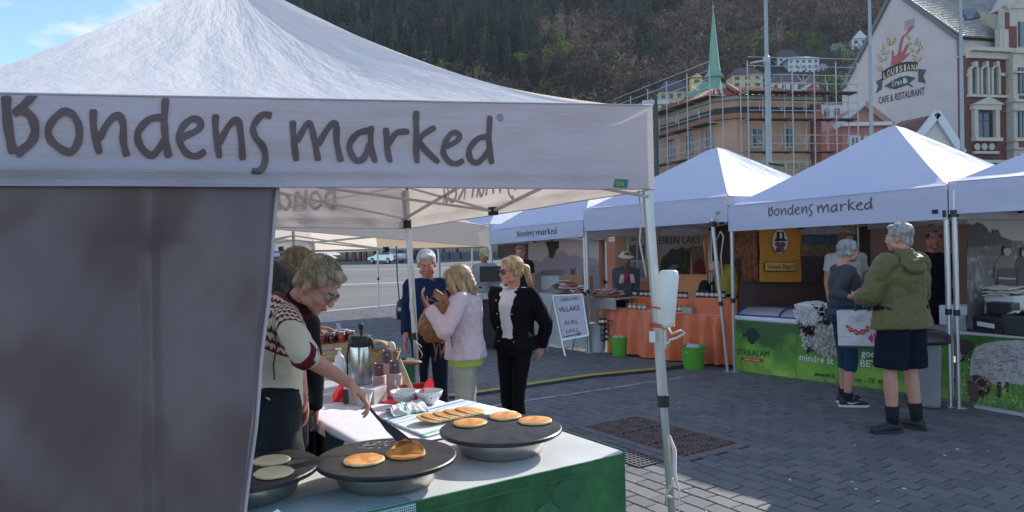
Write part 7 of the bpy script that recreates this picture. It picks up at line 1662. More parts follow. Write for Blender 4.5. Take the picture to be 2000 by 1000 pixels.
def hand(q, w, d, n, lat, curl=.5, k=1.0, spread=.0):
 """w wrist, d direction of the hand, n palm normal (fingers curl towards it), lat towards the thumb side"""
 w, d, n, lat = V(w), V(d).normalized(), V(n).normalized(), V(lat).normalized()
 lat = (lat - d * lat.dot(d)).normalized(); n = (n - d * n.dot(d) - lat * n.dot(lat)).normalized()
 q.loft([(w - d * .015, lat * .026 * k, n * .020 * k), (w + d * .02 * k, lat * .032 * k, n * .018 * k), (w + d * .055 * k, lat * .041 * k, n * .016 * k), (w + d * .088 * k, lat * .040 * k, n * .014 * k), (w + d * .098 * k, lat * .034 * k, n * .010 * k)], 12)
 for i, (off, ln) in enumerate(((.031, .070), (.011, .080), (-.010, .074), (-.030, .058))):
  b = w + d * .085 * k + lat * off * k; a0 = curl * (.7 + .1 * i); dd = d
  for s, f in enumerate((.48, .30, .24)):
   a = a0 * (s + .6); dd2 = (d * math.cos(a) + n * math.sin(a) + lat * spread * off * 8).normalized(); e = b + dd2 * ln * f * k * 1.15
   q.cap(b, e, (.0098 - .0012 * s) * k, (.0090 - .0012 * s) * k, 8); b = e
 b = w + d * .018 * k + lat * .028 * k; t1 = b + (d * .75 + lat * .6 + n * .35).normalized() * .045 * k; t2 = t1 + (d * .9 + lat * .1 + n * .55 * (.4 + curl)).normalized() * .036 * k
 q.cap(b, t1, .0135 * k, .011 * k, 8); q.cap(t1, t2, .011 * k, .009 * k, 8)
BASE = dict(pel=(0, 0, .95), waist=(0, .005, 1.09), mid=(0, .012, 1.20), chest=(0, .01, 1.32), sho=(0, -.01, 1.41), nb=(0, -.015, 1.475), head=(0, .015, 1.635),
   hipR=(.09, 0, .92), hipL=(-.09, 0, .92), kneeR=(.095, .015, .50), kneeL=(-.095, .015, .50), ankR=(.10, -.02, .09), ankL=(-.10, -.02, .09),
   shR=(.185, -.01, 1.415), shL=(-.185, -.01, 1.415), elR=(.225, -.03, 1.14), elL=(-.225, -.03, 1.14), wrR=(.225, .05, .90), wrL=(-.225, .05, .90))
class Person:
 def __init__(s, label, loc, rz, H=1.75, J=None, JW=None, hf=None, hup=None, hs=1.0, bx=1.0, by=1.0, skin=None, vox=.010, hands=('R', 'L'), handspec=None, toes=None, female=False, group=None, calf=.042):
  s.t = thing('person', label, 'person', (loc[0], loc[1], loc[2] if len(loc) > 2 else 0), rz, group)
  s.k = H / 1.75; s.bx, s.by = bx, by; M = world_matrix(s.t); s.Mi = M.inverted(); s.R3 = s.Mi.to_3x3()
  s.j = {a: V(b) * s.k for a, b in BASE.items()}
  for a, b in (J or {}).items(): s.j[a] = V(b) * s.k
  for a, b in (JW or {}).items(): s.j[a] = s.Mi @ V(b)
  s.calf = calf; s.vox = vox; s.skin = skin or M_skin; j = s.j; s.female = female
  f = (s.R3 @ V(hf)).normalized() if hf is not None else V((0, 1, 0)); u = (s.R3 @ V(hup)).normalized() if hup is not None else V((0, 0, 1))
  r = f.cross(u).normalized(); u = r.cross(f).normalized(); s.hr, s.hf, s.hu = r, f, u
  s.HM = Matrix((r, f, u)).transposed(); s.hk = hs * (0.5 + 0.5 * s.k)
  q = MB(); s.torso(q, -.012, s.rings())
  for a in 'RL':
   h, kn, an = j['hip' + a], j['knee' + a], j['ank' + a]
   q.cap(h, kn, .074 * s.k, .050 * s.k, 12); c_k = s.calf * s.k; q.cap(kn, kn.lerp(an, .3), .92 * c_k, c_k, 12); q.cap(kn.lerp(an, .3), an, c_k, .62 * c_k, 12)
   tf = V((toes or {}).get(a, (0.15 if a == 'R' else -.15, 1, 0))).normalized(); setattr(s, 'tf' + a, tf)
   q.cap(an + V((0, 0, -.045)), an + tf * .13 + V((0, 0, -.055)), .034, .026, 8)
   sh, el, wr = j['sh' + a], j['el' + a], j['wr' + a]
   q.cap(sh, el, .046 * s.k * s.bx ** .5, .036 * s.k, 12); q.cap(el, el.lerp(wr, .3), .036 * s.k, .038 * s.k, 12); q.cap(el.lerp(wr, .3), wr, .037 * s.k, .025 * s.k, 12)
   if a in hands:
    sp = (handspec or {}).get(a, {})
    d = s.R3 @ V(sp['d']) if 'd' in sp else (wr - el).normalized() + V((0, .1, -.2)); n = s.R3 @ V(sp['n']) if 'n' in sp else V((-1 if a == 'R' else 1, .2, 0)); lt = s.R3 @ V(sp['l']) if 'l' in sp else V((0, 1, .3))
    hand(q, wr, d, n, lt, sp.get('curl', .45), sp.get('k', 1.0) * s.k)
  q.cap(j['nb'] - V((0, 0, .02)), j['head'] + s.HM @ V((0, -.025, -.06)) * s.hk, .060 * s.k, .055 * s.k, 12)
  hd = j['head']; A = lambda x, y, z: hd + s.HM @ (V((x, y, z)) * s.hk)
  def E(c, r_): q.ell(A(*c), tuple(x * s.hk for x in r_), 14, 10, M=s.HM)
  E((0, -.012, .028), (.076, .094, .086)); E((0, .030, -.012), (.064, .062, .078)); E((0, .045, -.065), (.048, .045, .045)); E((0, .070, -.095), (.024, .022, .018)); E((0, .078, .022), (.048, .018, .012))
  for x in (-1, 1): E((x * .040, .060, -.035), (.024, .028, .024)); E((x * .077, -.008, -.018), (.010, .020, .032)); E((x * .050, .02, -.07), (.022, .035, .025))
  q.cap(A(0, .088, .010), A(0, .108, -.028), .009 * s.hk, .013 * s.hk, 8); E((0, .104, -.034), (.018, .012, .010)); E((0, .090, -.060), (.022, .012, .007)); E((0, .088, -.072), (.019, .012, .007))
  s.body = skinned('body', q, s.skin, s.t, vox, 3)
  for x in (-1, 1):
   e = MB(); e.ell(A(x * .031, .0835, .0), (.0125 * s.hk,) * 3, 10, 8, M=s.HM); eo = e.build('eye', M_eye, s.t, world=False, smooth=True)
   e = MB(); e.ell(A(x * .031, .0945, -.001), (.0052 * s.hk, .003 * s.hk, .0052 * s.hk), 8, 6, M=s.HM); e.build('iris', M_iris, eo, world=False, smooth=True)
   e = MB(); e.tube([A(x * .014, .0965, .016), A(x * .030, .0965, .021), A(x * .047, .086, .016)], .0038 * s.hk, 6); e.build('eyebrow', M_brow, s.t, world=False, smooth=True)
   e = MB(); e.tube([A(x * .018, .0955, .007), A(x * .031, .0975, .0085), A(x * .043, .0905, .005)], .0016 * s.hk, 5); e.build('eyelid', s.skin, s.t, world=False, smooth=True)
  e = MB(); e.tube([A(-.022, .0935, -.064), A(-.01, .1005, -.0655), A(0, .1015, -.0665), A(.01, .1005, -.0655), A(.022, .0935, -.064)], .0032 * s.hk, 6); e.build('mouth', M_lip, s.t, world=False, smooth=True)
  s.A = A
 def rings(s):
  j = s.j; k = s.k; bx, by = s.bx, s.by; rv = (j['shR'] - j['shL']); rv.normalize(); rh = (j['hipR'] - j['hipL']).normalized()
  f = .9 if s.female else 1.0
  return [(j['pel'] + V((0, 0, -.075 * k)), rh, .150 * k * bx, .105 * k * by), (j['pel'] + V((0, 0, .0)), rh, .172 * k * bx, .120 * k * by), (j['waist'], rh, .143 * k * bx * f, .105 * k * by), (j['mid'], rv, .150 * k * bx * f, .112 * k * by),
    (j['chest'], rv, .172 * k * bx * (.5 + f / 2), .122 * k * (.5 + by / 2)), (j['sho'], rv, .158 * k * bx ** .5, .098 * k), (j['sho'].lerp(j['nb'], .7), rv, .098 * k, .075 * k), (j['nb'], rv, .060 * k, .060 * k)]
 def torso(s, q, inf, rings, lo=0, hi=None, infs=None):
  rr = rings[lo:hi]; out_ = []
  for i, (c, rv, hw, hd) in enumerate(rr):
   up = (rr[min(i + 1, len(rr) - 1)][0] - rr[max(i - 1, 0)][0]).normalized(); fv = up.cross(rv).normalized(); e = inf + (infs[i] if infs else 0); out_.append((c, rv * (hw + e), fv * (hd + e)))
  q.loft(out_, 20)
 def top(s, m, inf=.020, sleeve=1.0, hem=.0, name='top', sr=(.062, .050, .042), disp=.014, ds=.10, vox=None, collar=True, neck=.9, hemflare=0.0):
  q = MB(); rg = s.rings(); rg[0] = (s.j['pel'] + V((0, 0, hem * s.k)), rg[0][1], rg[1][2] + .002, rg[1][3]); rg[1] = (s.j['pel'].lerp(s.j['waist'], .45), rg[1][1], rg[1][2] * .97, rg[1][3] * .98)
  n_ = len(rg); s.torso(q, inf, rg, 0, n_ - 1 + (1 if collar else 0), [hemflare] + [0] * (n_ - 1))
  for a in 'RL':
   sh, el, wr = s.j['sh' + a], s.j['el' + a], s.j['wr' + a]; k = s.k; bb = s.bx ** .5
   q.ell(sh - V((0, 0, .004)), (sr[0] * k * bb * 1.0,) * 3, 12, 8)
   q.cap(s.j['sho'].lerp(s.j['nb'], .35).lerp(sh, .25), sh, (.055 + inf * .6) * k, sr[0] * k * bb * .95, 10)
   L1, L2 = (el - sh).length, (wr - el).length; tot = L1 + L2; Ls = sleeve * tot
   if Ls <= L1:
    e = sh.lerp(el, Ls / L1); q.cyl(sh, e, sr[0] * k * bb, lerp(sr[0], sr[1], Ls / L1) * k * bb * 1.06, 14)
   else:
    q.cap(sh, el, sr[0] * k * bb, sr[1] * k * bb, 12); e = el.lerp(wr, min(1, (Ls - L1) / L2)); q.cyl(el, e, sr[1] * k * bb, lerp(sr[1], sr[2], (Ls - L1) / L2) * k, 14)
   setattr(s, 'cuff' + a, (e, (e - (sh if Ls <= L1 else el)).normalized(), lerp(sr[1], sr[2], max(0, (Ls - L1) / L2)) * k))
  return skinned(name, q, m, s.t, vox or max(.010, s.vox), 3, disp, ds)
 def bottom(s, m, length=1.0, inf=.018, name='trousers', disp=.012, r=(.094, .068, .055), vox=None, waist=.12):
  q = MB(); rg = s.rings(); rg[2] = (s.j['pel'].lerp(s.j['waist'], min(1, waist / .14)), rg[2][1], rg[1][2] * .97, rg[1][3] * .96)
  s.torso(q, inf * .8, rg, 0, 3)
  for a in 'RL':
   h, kn, an = s.j['hip' + a], s.j['knee' + a], s.j['ank' + a]; k = s.k * (.6 + .4 * s.bx); q.ell(h - V((0, 0, .02)), (r[0] * k * 1.05,) * 3, 12, 8)
   L1, L2 = (kn - h).length, (an - kn).length; Ls = length * (L1 + L2)
   if Ls <= L1: q.cyl(h, h.lerp(kn, Ls / L1), r[0] * k, lerp(r[0], r[1], Ls / L1) * k * 1.12, 14)
   else: q.cap(h, kn, r[0] * k, r[1] * k, 12); q.cyl(kn, kn.lerp(an, (Ls - L1) / L2), r[1] * k, r[2] * k, 14)
  return skinned(name, q, m, s.t, vox or max(.011, s.vox), 3, disp, .12)
 def shoes(s, m, sole=None, sock=None, sockh=.12):
  for a in 'RL':
   an, tf = s.j['ank' + a], getattr(s, 'tf' + a); sd = V((tf.y, -tf.x, 0)); z0 = .0
   g = V((an.x, an.y, 0)); q = MB()
   q.loft([(g - tf * .075 + Z * .045, sd * .024, Z * .034), (g - tf * .055 + Z * .052, sd * .037, Z * .042), (g + Z * .060, sd * .041, Z * .052), (g + tf * .07 + Z * .048, sd * .045, Z * .038), (g + tf * .14 + Z * .036, sd * .046, Z * .028), (g + tf * .19 + Z * .030, sd * .032, Z * .022), (g + tf * .205 + Z * .028, sd * .015, Z * .012)], 14)
   q.cap(g + Z * .075, an + Z * .015, .042, .042, 12); o = skinned('shoe', q, m, s.t, .008, 2)
   q = MB(); pts = [g + tf * f + sd * w + Z * .001 for f, w in ((-.085, -.02), (-.085, .02), (-.04, .040), (.05, .043), (.13, .050), (.19, .036), (.215, .0), (.19, -.036), (.13, -.050), (.05, -.043), (-.04, -.040))]
   q.prism(pts, Z * .024); q.build('sole', sole or m, o, world=False, bevel=.004)
   if sock:
    q = MB(); kn = s.j['knee' + a]; q.cyl(an - V((0, 0, .02)), an.lerp(kn, sockh / .41), s.calf * .62 + .012, s.calf * .80 + .010, 14); q.build('sock', sock, s.t, world=False, smooth=True)
 def hair(s, m, kind='short', disp=.012, vox=.008, extra=None):
  q = MB(); A = s.A
  def E(c, r_): q.ell(A(*c), tuple(x * s.hk for x in r_), 14, 10, M=s.HM)
  if kind in ('short', 'curly', 'bob', 'pony'): 
   E((0, -.026, .047), (.083, .092, .078)); E((0, .036, .088), (.058, .046, .030)); E((0, -.062, -.01), (.068, .050, .065))
   for x in (-1, 1): E((x * .066, .0, .045), (.020, .058, .045))
  if kind == 'short':
   for x in (-1, 1): E((x * .070, -.030, -.01), (.014, .030, .045))
  if kind == 'curly':
   E((0, -.045, .055), (.084, .080, .070)); E((0, .050, .092), (.056, .040, .026)); E((.0, -.078, -.03), (.060, .032, .052))
   rr = np.random.default_rng(3)
   for k in range(150):
    d = rr.normal(size=3); d[2] = abs(d[2]) * .9 + .05; d /= np.linalg.norm(d); c = np.array([0, -.018, .042]) + d * np.array([.080, .092, .078]); E(tuple(c), tuple(rr.uniform(.006, .013, 3)))
  if kind == 'bob':
   E((0, -.05, .045), (.092, .088, .078))
   for x in (-1, 1): q.cap(A(x * .066, .028, .05), A(x * .078, .040, -.095), .026 * s.hk, .024 * s.hk, 10); q.cap(A(x * .070, -.03, .04), A(x * .080, -.03, -.125), .034 * s.hk, .030 * s.hk, 10)
   q.cap(A(0, -.08, .03), A(0, -.085, -.125), .060 * s.hk, .052 * s.hk, 12); E((0, .072, .07), (.056, .026, .030))
  if kind == 'pony': pass
  if kind == 'ring':
   E((0, -.072, -.01), (.066, .038, .050))
   for x in (-1, 1): E((x * .070, -.025, .0), (.014, .045, .030))
  for c in (extra or []): q.cap(A(*c[0]), A(*c[1]), c[2] * s.hk, c[3] * s.hk, 10)
  ho = skinned('hair', q, m, s.t, vox, 2, disp, .022)
  if kind != 'ring' and s.vox < .0115:
   rr = np.random.default_rng(11); q = MB(); bob = kind == 'bob'; nst = 1500 if s.vox < .006 else 900
   for k in range(nst):
    d = rr.normal(size=3); d /= np.linalg.norm(d)
    if d[2] < -.45 or (d[1] > .45 and d[2] < .42): continue
    k1 = 1.03 if not bob else 1.10; c = V((d[0] * .081 * k1, -.020 + d[1] * .093 * k1, .045 + d[2] * .080 * k1))
    if kind == 'curly': t_ = V(tuple(rr.normal(0, 1, 3))) + V((0, .3, -.2))
    elif kind == 'pony': t_ = V((-.3 * d[0], -1, -.15))
    else: t_ = V((d[0] * .5, .55 if d[1] > .2 else -.2, -1.0))
    dv = V(tuple(d)); t_ = t_ + V(tuple(rr.normal(0, .35, 3))); t_ = (t_ - dv * t_.dot(dv)); t_.normalize()
    ln = rr.uniform(.022, .045) * (1.9 if bob else 1); w = dv.cross(t_) * rr.uniform(.0012, .0026)
    if kind == 'curly': dv2 = dv * .010
    else: dv2 = dv * .004
    p0, p1, p2 = c, c + t_ * ln * .5 + dv2, c + t_ * ln + dv2 * .3 + (V((0, 0, -ln * .4)) if not bob and kind != 'pony' else V((0, 0, 0)))
    q.add([s.A(*p) for p in (p0 - w, p0 + w, p1 + w, p2, p1 - w)], [(0, 1, 2, 4), (4, 2, 3)])
   q.build('hair_strands', m, ho, world=False, kind='stuff')
  return ho
 def glasses(s, m, lens=None, r=.021, y=.102, dz=.0):
  A = s.A; fr_ = MB()
  for x in (-1, 1): fr_.tube([A(x * .033 + r * math.cos(a * .5236), y - .25 * abs(x * .033 + r * math.cos(a * .5236)) ** 1.5 * 3, dz + r * .82 * math.sin(a * .5236)) for a in range(13)], .0017, 6)
  fr_.tube([A(-.012, y, dz + .004), A(.012, y, dz + .004)], .002, 6)
  for x in (-1, 1): fr_.tube([A(x * .054, y - .012, dz + .006), A(x * .074, .04, dz + .008), A(x * .079, -.01, dz + .004)], .002, 6)
  g = fr_.build('glasses', m, s.t, world=False, smooth=True)
  for x in (-1, 1):
   q = MB(); q.cyl(A(x * .033, y - .009, dz), A(x * .033, y - .006, dz), r * .96, r * .96, 16, up=s.hr); q.build('lens', lens or glass_mat('lens', (.6, .65, .75), .05, .7), g, world=False)
  return g
def cm(name, c, **k):
 d = dict(rough=.9, spec=.15, var=.08, vs=6, bump=.35, bs=45, bd=.004); d.update(k); return mat('cloth ' + name, c, **d)
# ---- the cook
hfC, huC = V((.74, -.22, -.64)), V((.62, -.05, .78))
cook = Person('grey blonde woman in patterned cream sweater and glasses turning pancakes with a spatula', (-1.12, 3.46), R(-97), 1.74, JW=dict(
 pel=P(528, 812, 3.44), waist=P(532, 752, 3.44), mid=P(533, 706, 3.43), chest=P(540, 650, 3.42), sho=P(552, 612, 3.41), nb=P(573, 593, 3.40), head=P(622, 557, 3.36),
 shR=P(560, 625, 3.25), shL=P(560, 618, 3.58), elR=P(597, 696, 3.06), wrR=P(682, 748, 3.26), elL=P(580, 705, 3.72), wrL=P(592, 768, 3.60),
 hipR=P(530, 825, 3.36), hipL=P(528, 825, 3.54)), hf=hfC, hup=huC, hs=1.0, vox=.0048, bx=.98, by=1.05, female=True,
 handspec=dict(R=dict(d=(.80, .05, -.80), n=(-.55, -.25, -.75), l=(.2, -1, .0), curl=.75, k=1.05), L=dict(d=(.1, -.1, -1), n=(-.9, 0, 0), l=(.5, -.6, 0), curl=.5)), skin=M_skin)
def sweater_mat(name, neck, cream, maroon):
 m = mat(name, cream, rough=.9, var=.06, vs=8, bump=.5, bs=160, bd=.003); n = m.node_tree.nodes; l = m.node_tree.links
 tcx = n.new('ShaderNodeTexCoord'); sub = n.new('ShaderNodeVectorMath'); sub.operation = 'SUBTRACT'; sub.inputs[1].default_value = neck; l.new(tcx.outputs['Object'], sub.inputs[0])
 ln = n.new('ShaderNodeVectorMath'); ln.operation = 'LENGTH'; l.new(sub.outputs[0], ln.inputs[0])
 sp_ = n.new('ShaderNodeSeparateXYZ'); l.new(sub.outputs[0], sp_.inputs[0]); at = n.new('ShaderNodeMath'); at.operation = 'ARCTAN2'; l.new(sp_.outputs[0], at.inputs[0]); l.new(sp_.outputs[1], at.inputs[1])
 def math_(op, a, b):
  x = n.new('ShaderNodeMath'); x.operation = op
  for i, v_ in enumerate((a, b)):
   if v_ is None: continue
   if isinstance(v_, (int, float)): x.inputs[i].default_value = v_
   else: l.new(v_, x.inputs[i])
  return x.outputs[0]
 zig = math_('PINGPONG', math_('MULTIPLY', sp_.outputs[1], 90.0), 1.0); z2 = math_('PINGPONG', math_('MULTIPLY', at.outputs[0], 9.0), 1.0)
 d = math_('ADD', ln.outputs['Value'], math_('MULTIPLY', zig, .008)); s1 = math_('SINE', math_('MULTIPLY', d, 260.0), None)
 dots = math_('SINE', math_('MULTIPLY', sp_.outputs[1], 330.0), None)
 on_ = math_('GREATER_THAN', math_('ADD', s1, math_('MULTIPLY', dots, .45)), .1)
 yoke = math_('MULTIPLY', math_('LESS_THAN', ln.outputs['Value'], .245), math_('GREATER_THAN', ln.outputs['Value'], .0))
 neckb = math_('LESS_THAN', ln.outputs['Value'], .105)
 line = math_('MULTIPLY', math_('GREATER_THAN', ln.outputs['Value'], .243), math_('LESS_THAN', ln.outputs['Value'], .250))
 fac = math_('MAXIMUM', math_('MAXIMUM', math_('MULTIPLY', on_, yoke), neckb), line)
 x = n.new('ShaderNodeMix'); x.data_type = 'RGBA'; x.inputs['A'].default_value = (*cream, 1); x.inputs['B'].default_value = (*maroon, 1); l.new(fac, x.inputs['Factor'])
 for vm in [q for q in n if q.type == 'VECT_MATH' and q.operation == 'SCALE']: l.new(x.outputs['Result'], vm.inputs[0])
 return m
MAR, CRM = (.13, .015, .022), (.62, .56, .42)
cook.top(sweater_mat('knitted sweater', cook.j['nb'], CRM, MAR), inf=.022, sleeve=.50, hem=.06, name='sweater', sr=(.066, .060, .052), disp=.022, ds=.11, vox=.008)
for a in 'RL':
 e, d, r = getattr(cook, 'cuff' + a); q = MB(); q.cyl(e - d * .035, e + d * .012, .060, .057, 20); skinned('cuff', q, cm('maroon knit', MAR, bump=.6, bs=160), cook.t, .006, 2)
q = MB(); sq = [cook.j['nb'].lerp(cook.j['sho'], -.1), cook.j['nb']]; q.cyl(cook.j['nb'] - V((0, 0, .035)), cook.j['nb'] + (cook.j['head'] - cook.j['nb']).normalized() * .05, .080, .068, 18); skinned('collar', q, cm('dark maroon collar', (.05, .008, .012), bump=.6, bs=160), cook.t, .007, 2, .006, .05)
q = MB(); q.tube([cook.Mi @ P(*p) for p in ((536, 648, 3.17), (540, 680, 3.165), (534, 710, 3.20), (536, 742, 3.20))], .0035, 6); q.build('side_seam', mat('dark seam', (.04, .01, .015)), cook.t, world=False, smooth=True)
cook.bottom(cm('black trousers', (.018, .02, .024)), r=(.10, .075, .06))
q = MB(); rg = cook.rings(); pe = cook.j['pel']; wa = cook.j['waist']
q.loft([(pe + V((0, .02, -.45)), rg[0][1] * .235, V((0, .155, 0))), (pe + V((0, .015, -.2)), rg[0][1] * .222, V((0, .158, 0))), (pe, rg[0][1] * .208, V((0, .150, 0))), (pe.lerp(wa, .75), rg[0][1] * .185, V((0, .140, 0)))], 24); skinned('apron', q, cm('black apron', (.020, .023, .028), rough=.7, bump=.4), cook.t, .010, 3, .03, .14)
cook.hair(hairm('grey blonde', (.40, .31, .19), (.20, .14, .08)), 'curly', .010, .005)
cook.glasses(mat('thin frames', (.25, .12, .10), rough=.3), glass_mat('lens tint', (.5, .5, .7), .03, .85))
q = MB(); q.tube([cook.A(-.079, -.012, -.045), cook.A(-.080, -.012, -.055)], .003, 6)
EA = lambda x: q
q = MB(); q.ell(cook.A(.080, -.006, -.052), .0035, 8, 6); q.build('earring', mat('silver', (.6, .6, .6), metal=.9, rough=.2), cook.t, world=False, smooth=True)
# ---- ponytail woman behind, and a dark haired helper
w2 = Person('woman with brown ponytail behind the cook reaching to the jam jars', (P(572, 500, 4.35).x, 4.35), R(-70), 1.70, JW=dict(wrR=P(604, 645, 4.9), elR=P(570, 650, 4.55), head=P(585, 524, 4.35), wrL=P(606, 640, 5.2), elL=P(575, 640, 4.9)), hf=(.72, .62, -.25), hup=(.1, 0, 1), vox=.008, female=True,
 handspec=dict(R=dict(d=(.9, .35, .1), n=(0, .5, -1), l=(0, -1, .2), curl=.5)))
w2.top(cm('dark grey top', (.03, .03, .035)), sleeve=.6, name='top'); w2.bottom(cm('black trousers', (.018, .02, .024)))
w2.hair(hairm('brown', (.16, .105, .06), (.30, .22, .13)), 'pony', .007, .007, extra=[((0, -.10, .02), (0, -.150, -.02), .030, .034), ((0, -.150, -.02), (0, -.175, -.10), .032, .014)]); w2.shoes(M_blk)
w2.glasses(mat('dark frames', (.03, .02, .02)))
w3 = Person('helper with black hair and black jacket half hidden by the dark side wall', (P(533, 500, 4.0).x, 4.0), R(20), 1.62, JW=dict(head=P(540, 553, 4.0)), vox=.011); w3.top(cm('black jacket', (.014, .014, .016)), name='jacket'); w3.bottom(cm('black trousers', (.018, .02, .024))); w3.hair(hairm('black', (.012, .011, .011), (.02, .018, .016)), 'bob', .01, .009); w3.shoes(M_blk)
# ---- navy man
p = P(836, 500, 6.75); nv = Person('white haired man in navy polo shirt standing behind the woman in pink', (p.x, p.y), R(172), 1.69, J=dict(head=(.005, .045, 1.625), wrR=(.2, .12, .93), wrL=(-.2, .12, .93)), hf=(.12, -.93, -.34), hup=(0, -.3, 1), bx=1.12, by=1.15, skin=mat('skin ruddy', (.55, .24, .17), rough=.45, var=.12, vs=14, sss=.15, col2=(.50, .18, .13), c2s=12, bump=.15, bs=50, bd=.002), vox=.008)
nv.top(cm('navy pique', (.012, .022, .065)), sleeve=.9, name='polo_shirt', sr=(.070, .060, .05), disp=.022); nv.bottom(cm('dark jeans', (.014, .018, .035))); nv.hair(hairm('white', (.62, .60, .56), (.42, .40, .37)), 'short', .010, .007); nv.shoes(M_blk)
q = MB(); q.tube([nv.j['nb'] + V((x, y, z)) for x, y, z in ((-.075, -.02, .0), (-.06, .055, -.005), (0, .085, -.05), (.06, .055, -.005), (.075, -.02, .0))], .014, 8, flat=.6); skinned('collar', q, cm('navy pique', (.012, .022, .065)), nv.t, .007, 2)
# ---- pink woman
p = P(905, 500, 5.95); pk = Person('blonde woman in quilted pale pink jacket and beige trousers looking into her brown bag', (p.x, p.y), R(82), 1.60,
 JW=dict(elL=P(868, 648, 5.62), wrL=P(836, 598, 5.72), elR=P(862, 640, 6.1), wrR=P(873, 590, 5.92), head=P(893, 548, 5.9)), hf=(-.86, .10, -.38), hup=(-.2, 0, 1), vox=.008, female=True, bx=1.02, by=1.12,
 handspec=dict(L=dict(d=(-.5, .1, .9), n=(.5, .6, .3), l=(-.2, .8, .2), curl=.6), R=dict(d=(-.6, -.1, .5), n=(0, -1, -.3), l=(0, 0, 1), curl=.6)))
M_pk = mat('pink quilting', (.66, .50, .52), rough=.5, var=.05, sheen=.2); n_ = M_pk.node_tree.nodes; l_ = M_pk.node_tree.links
vt = n_.new('ShaderNodeTexVoronoi'); vt.inputs['Scale'].default_value = 17; vt.feature = 'F1'; tcn = n_.new('ShaderNodeTexCoord'); l_.new(tcn.outputs['Object'], vt.inputs['Vector']); bp = n_.new('ShaderNodeBump'); bp.inputs['Distance'].default_value = .03; bp.inputs['Strength'].default_value = .4; bp.invert = True; l_.new(vt.outputs['Distance'], bp.inputs['Height']); l_.new(bp.outputs[0], n_['Principled BSDF'].inputs['Normal'])
pk.top(M_pk, inf=.040, sleeve=.96, hem=-.05, name='jacket', sr=(.080, .070, .052), disp=.016, ds=.07, hemflare=.01)
q = MB(); rg = pk.rings(); q.loft([(pk.j['pel'] + V((0, 0, -.10)), rg[1][1] * .195, V((0, .140, 0))), (pk.j['pel'] + V((0, 0, .0)), rg[1][1] * .19, V((0, .138, 0)))], 20); skinned('shirt_hem', q, cm('lime shirt', (.42, .48, .10)), pk.t, .010, 2)
pk.bottom(cm('beige trousers', (.46, .43, .34), rough=.6), disp=.03, r=(.098, .075, .062)); pk.hair(hairm('honey blonde', (.48, .34, .18), (.26, .17, .09)), 'bob', .010, .006); pk.shoes(mat('white shoe', (.5, .5, .5)))
pk.glasses(mat('blue frames', (.03, .06, .10)), glass_mat('lens dark', (.05, .08, .12), .05, .3))
q = MB(); q.tube([pk.Mi @ P(880, 638, 5.60), pk.Mi @ P(882, 660, 5.60), pk.Mi @ P(884, 678, 5.61)], .0035, 6); q.build('pocket_zip', M_blk, pk.t, world=False)
bt = thing('leather_bag', 'brown slouchy leather bag held open by the woman in pink', 'handbag', P(850, 650, 5.75)); M_lth = mat('tan leather', (.24, .095, .035), rough=.45, var=.2, vs=9, bump=.5, bs=20, bd=.01)
q = MB(); c = [P(849, 668, 5.75), P(846, 640, 5.75), P(850, 612, 5.75), P(856, 592, 5.75)]
q.loft([(c[0], V((.07, 0, 0)), V((0, .05, 0))), (c[1], V((.125, 0, 0)), V((0, .08, .0))), (c[2], V((.115, 0, .02)), V((0, .07, 0))), (c[3], V((.09, 0, .02)), V((0, .05, .0)))], 18); o = q.build('body', M_lth, bt, world=True, smooth=True); r = o.modifiers.new('r', 'REMESH'); r.mode = 'VOXEL'; r.voxel_size = .009; r.use_smooth_shade = True; d = o.modifiers.new('d', 'DISPLACE'); d.texture = clouds(.06); d.strength = .03
for pts in ([(830, 600), (822, 578), (836, 584), (852, 590)], [(868, 592), (860, 575), (850, 572), (838, 588)], [(845, 660), (852, 690), (849, 705), (855, 672)], [(858, 665), (862, 700), (868, 668)]):
 q = MB(); q.tube([P(x, y, 5.70) for x, y in pts], .012, 6, flat=.45); q.build('strap', M_lth, bt, smooth=True)
# ---- blonde woman in black
p = P(1000, 500, 6.15); bl = Person('young blonde woman in sunglasses, black jacket over white shirt and black trousers', (p.x, p.y), R(148), 1.615,
 J=dict(elL=(-.275, -.11, 1.15), wrL=(-.19, -.17, .94), elR=(.22, -.07, 1.14), wrR=(.15, -.15, .93), head=(.0, .02, 1.63), kneeR=(.07, .03, .5), kneeL=(-.07, .06, .5), ankR=(.06, -.03, .09), ankL=(-.08, .02, .09)), hf=(-.88, -.46, -.06), vox=.008, female=True, bx=.95)
bl.top(cm('white tee', (.62, .61, .63)), inf=.012, sleeve=.2, hem=.06, name='shirt', disp=.02, collar=False)
M_bj = cm('black denim', (.006, .006, .009))
bl.bottom(M_bj, name='trousers', r=(.086, .060, .050), waist=.10)
q = MB(); rg = bl.rings()
for sgn in (-1, 1):      # two jacket halves leaving the front open
 rr = []
 for i in (0, 2, 3, 4, 5, 6):
  c, rv, hw, hd = rg[i]; 
  if i == 0: c = bl.j['pel'] + V((0, 0, -.02)); hw, hd = rg[1][2], rg[1][3]
  rr.append((c + rv * sgn * hw * .58 + V((0, -.028, 0)), rv * (hw * .50 + .036), V((0, hd + .034, 0))))
 q.loft(rr, 16)
q.loft([(bl.j['pel'] + V((0, -.05, -.02)), rg[1][1] * .17, V((0, .09, 0))), (bl.j['chest'] + V((0, -.05, 0)), rg[1][1] * .17, V((0, .09, 0))), (bl.j['nb'] + V((0, -.04, -.01)), rg[1][1] * .09, V((0, .055, 0)))], 16)
for a in 'RL':
 sh, el, wr = bl.j['sh' + a], bl.j['el' + a], bl.j['wr' + a]; q.cap(bl.j['nb'].lerp(sh, .35) - V((0, 0, .03)), sh, .06, .068, 10); q.cap(sh, el, .070, .062, 12); q.cyl(el, wr, .062, .048, 12)
skinned('jacket', q, M_bj, bl.t, .010, 3, .022, .09)
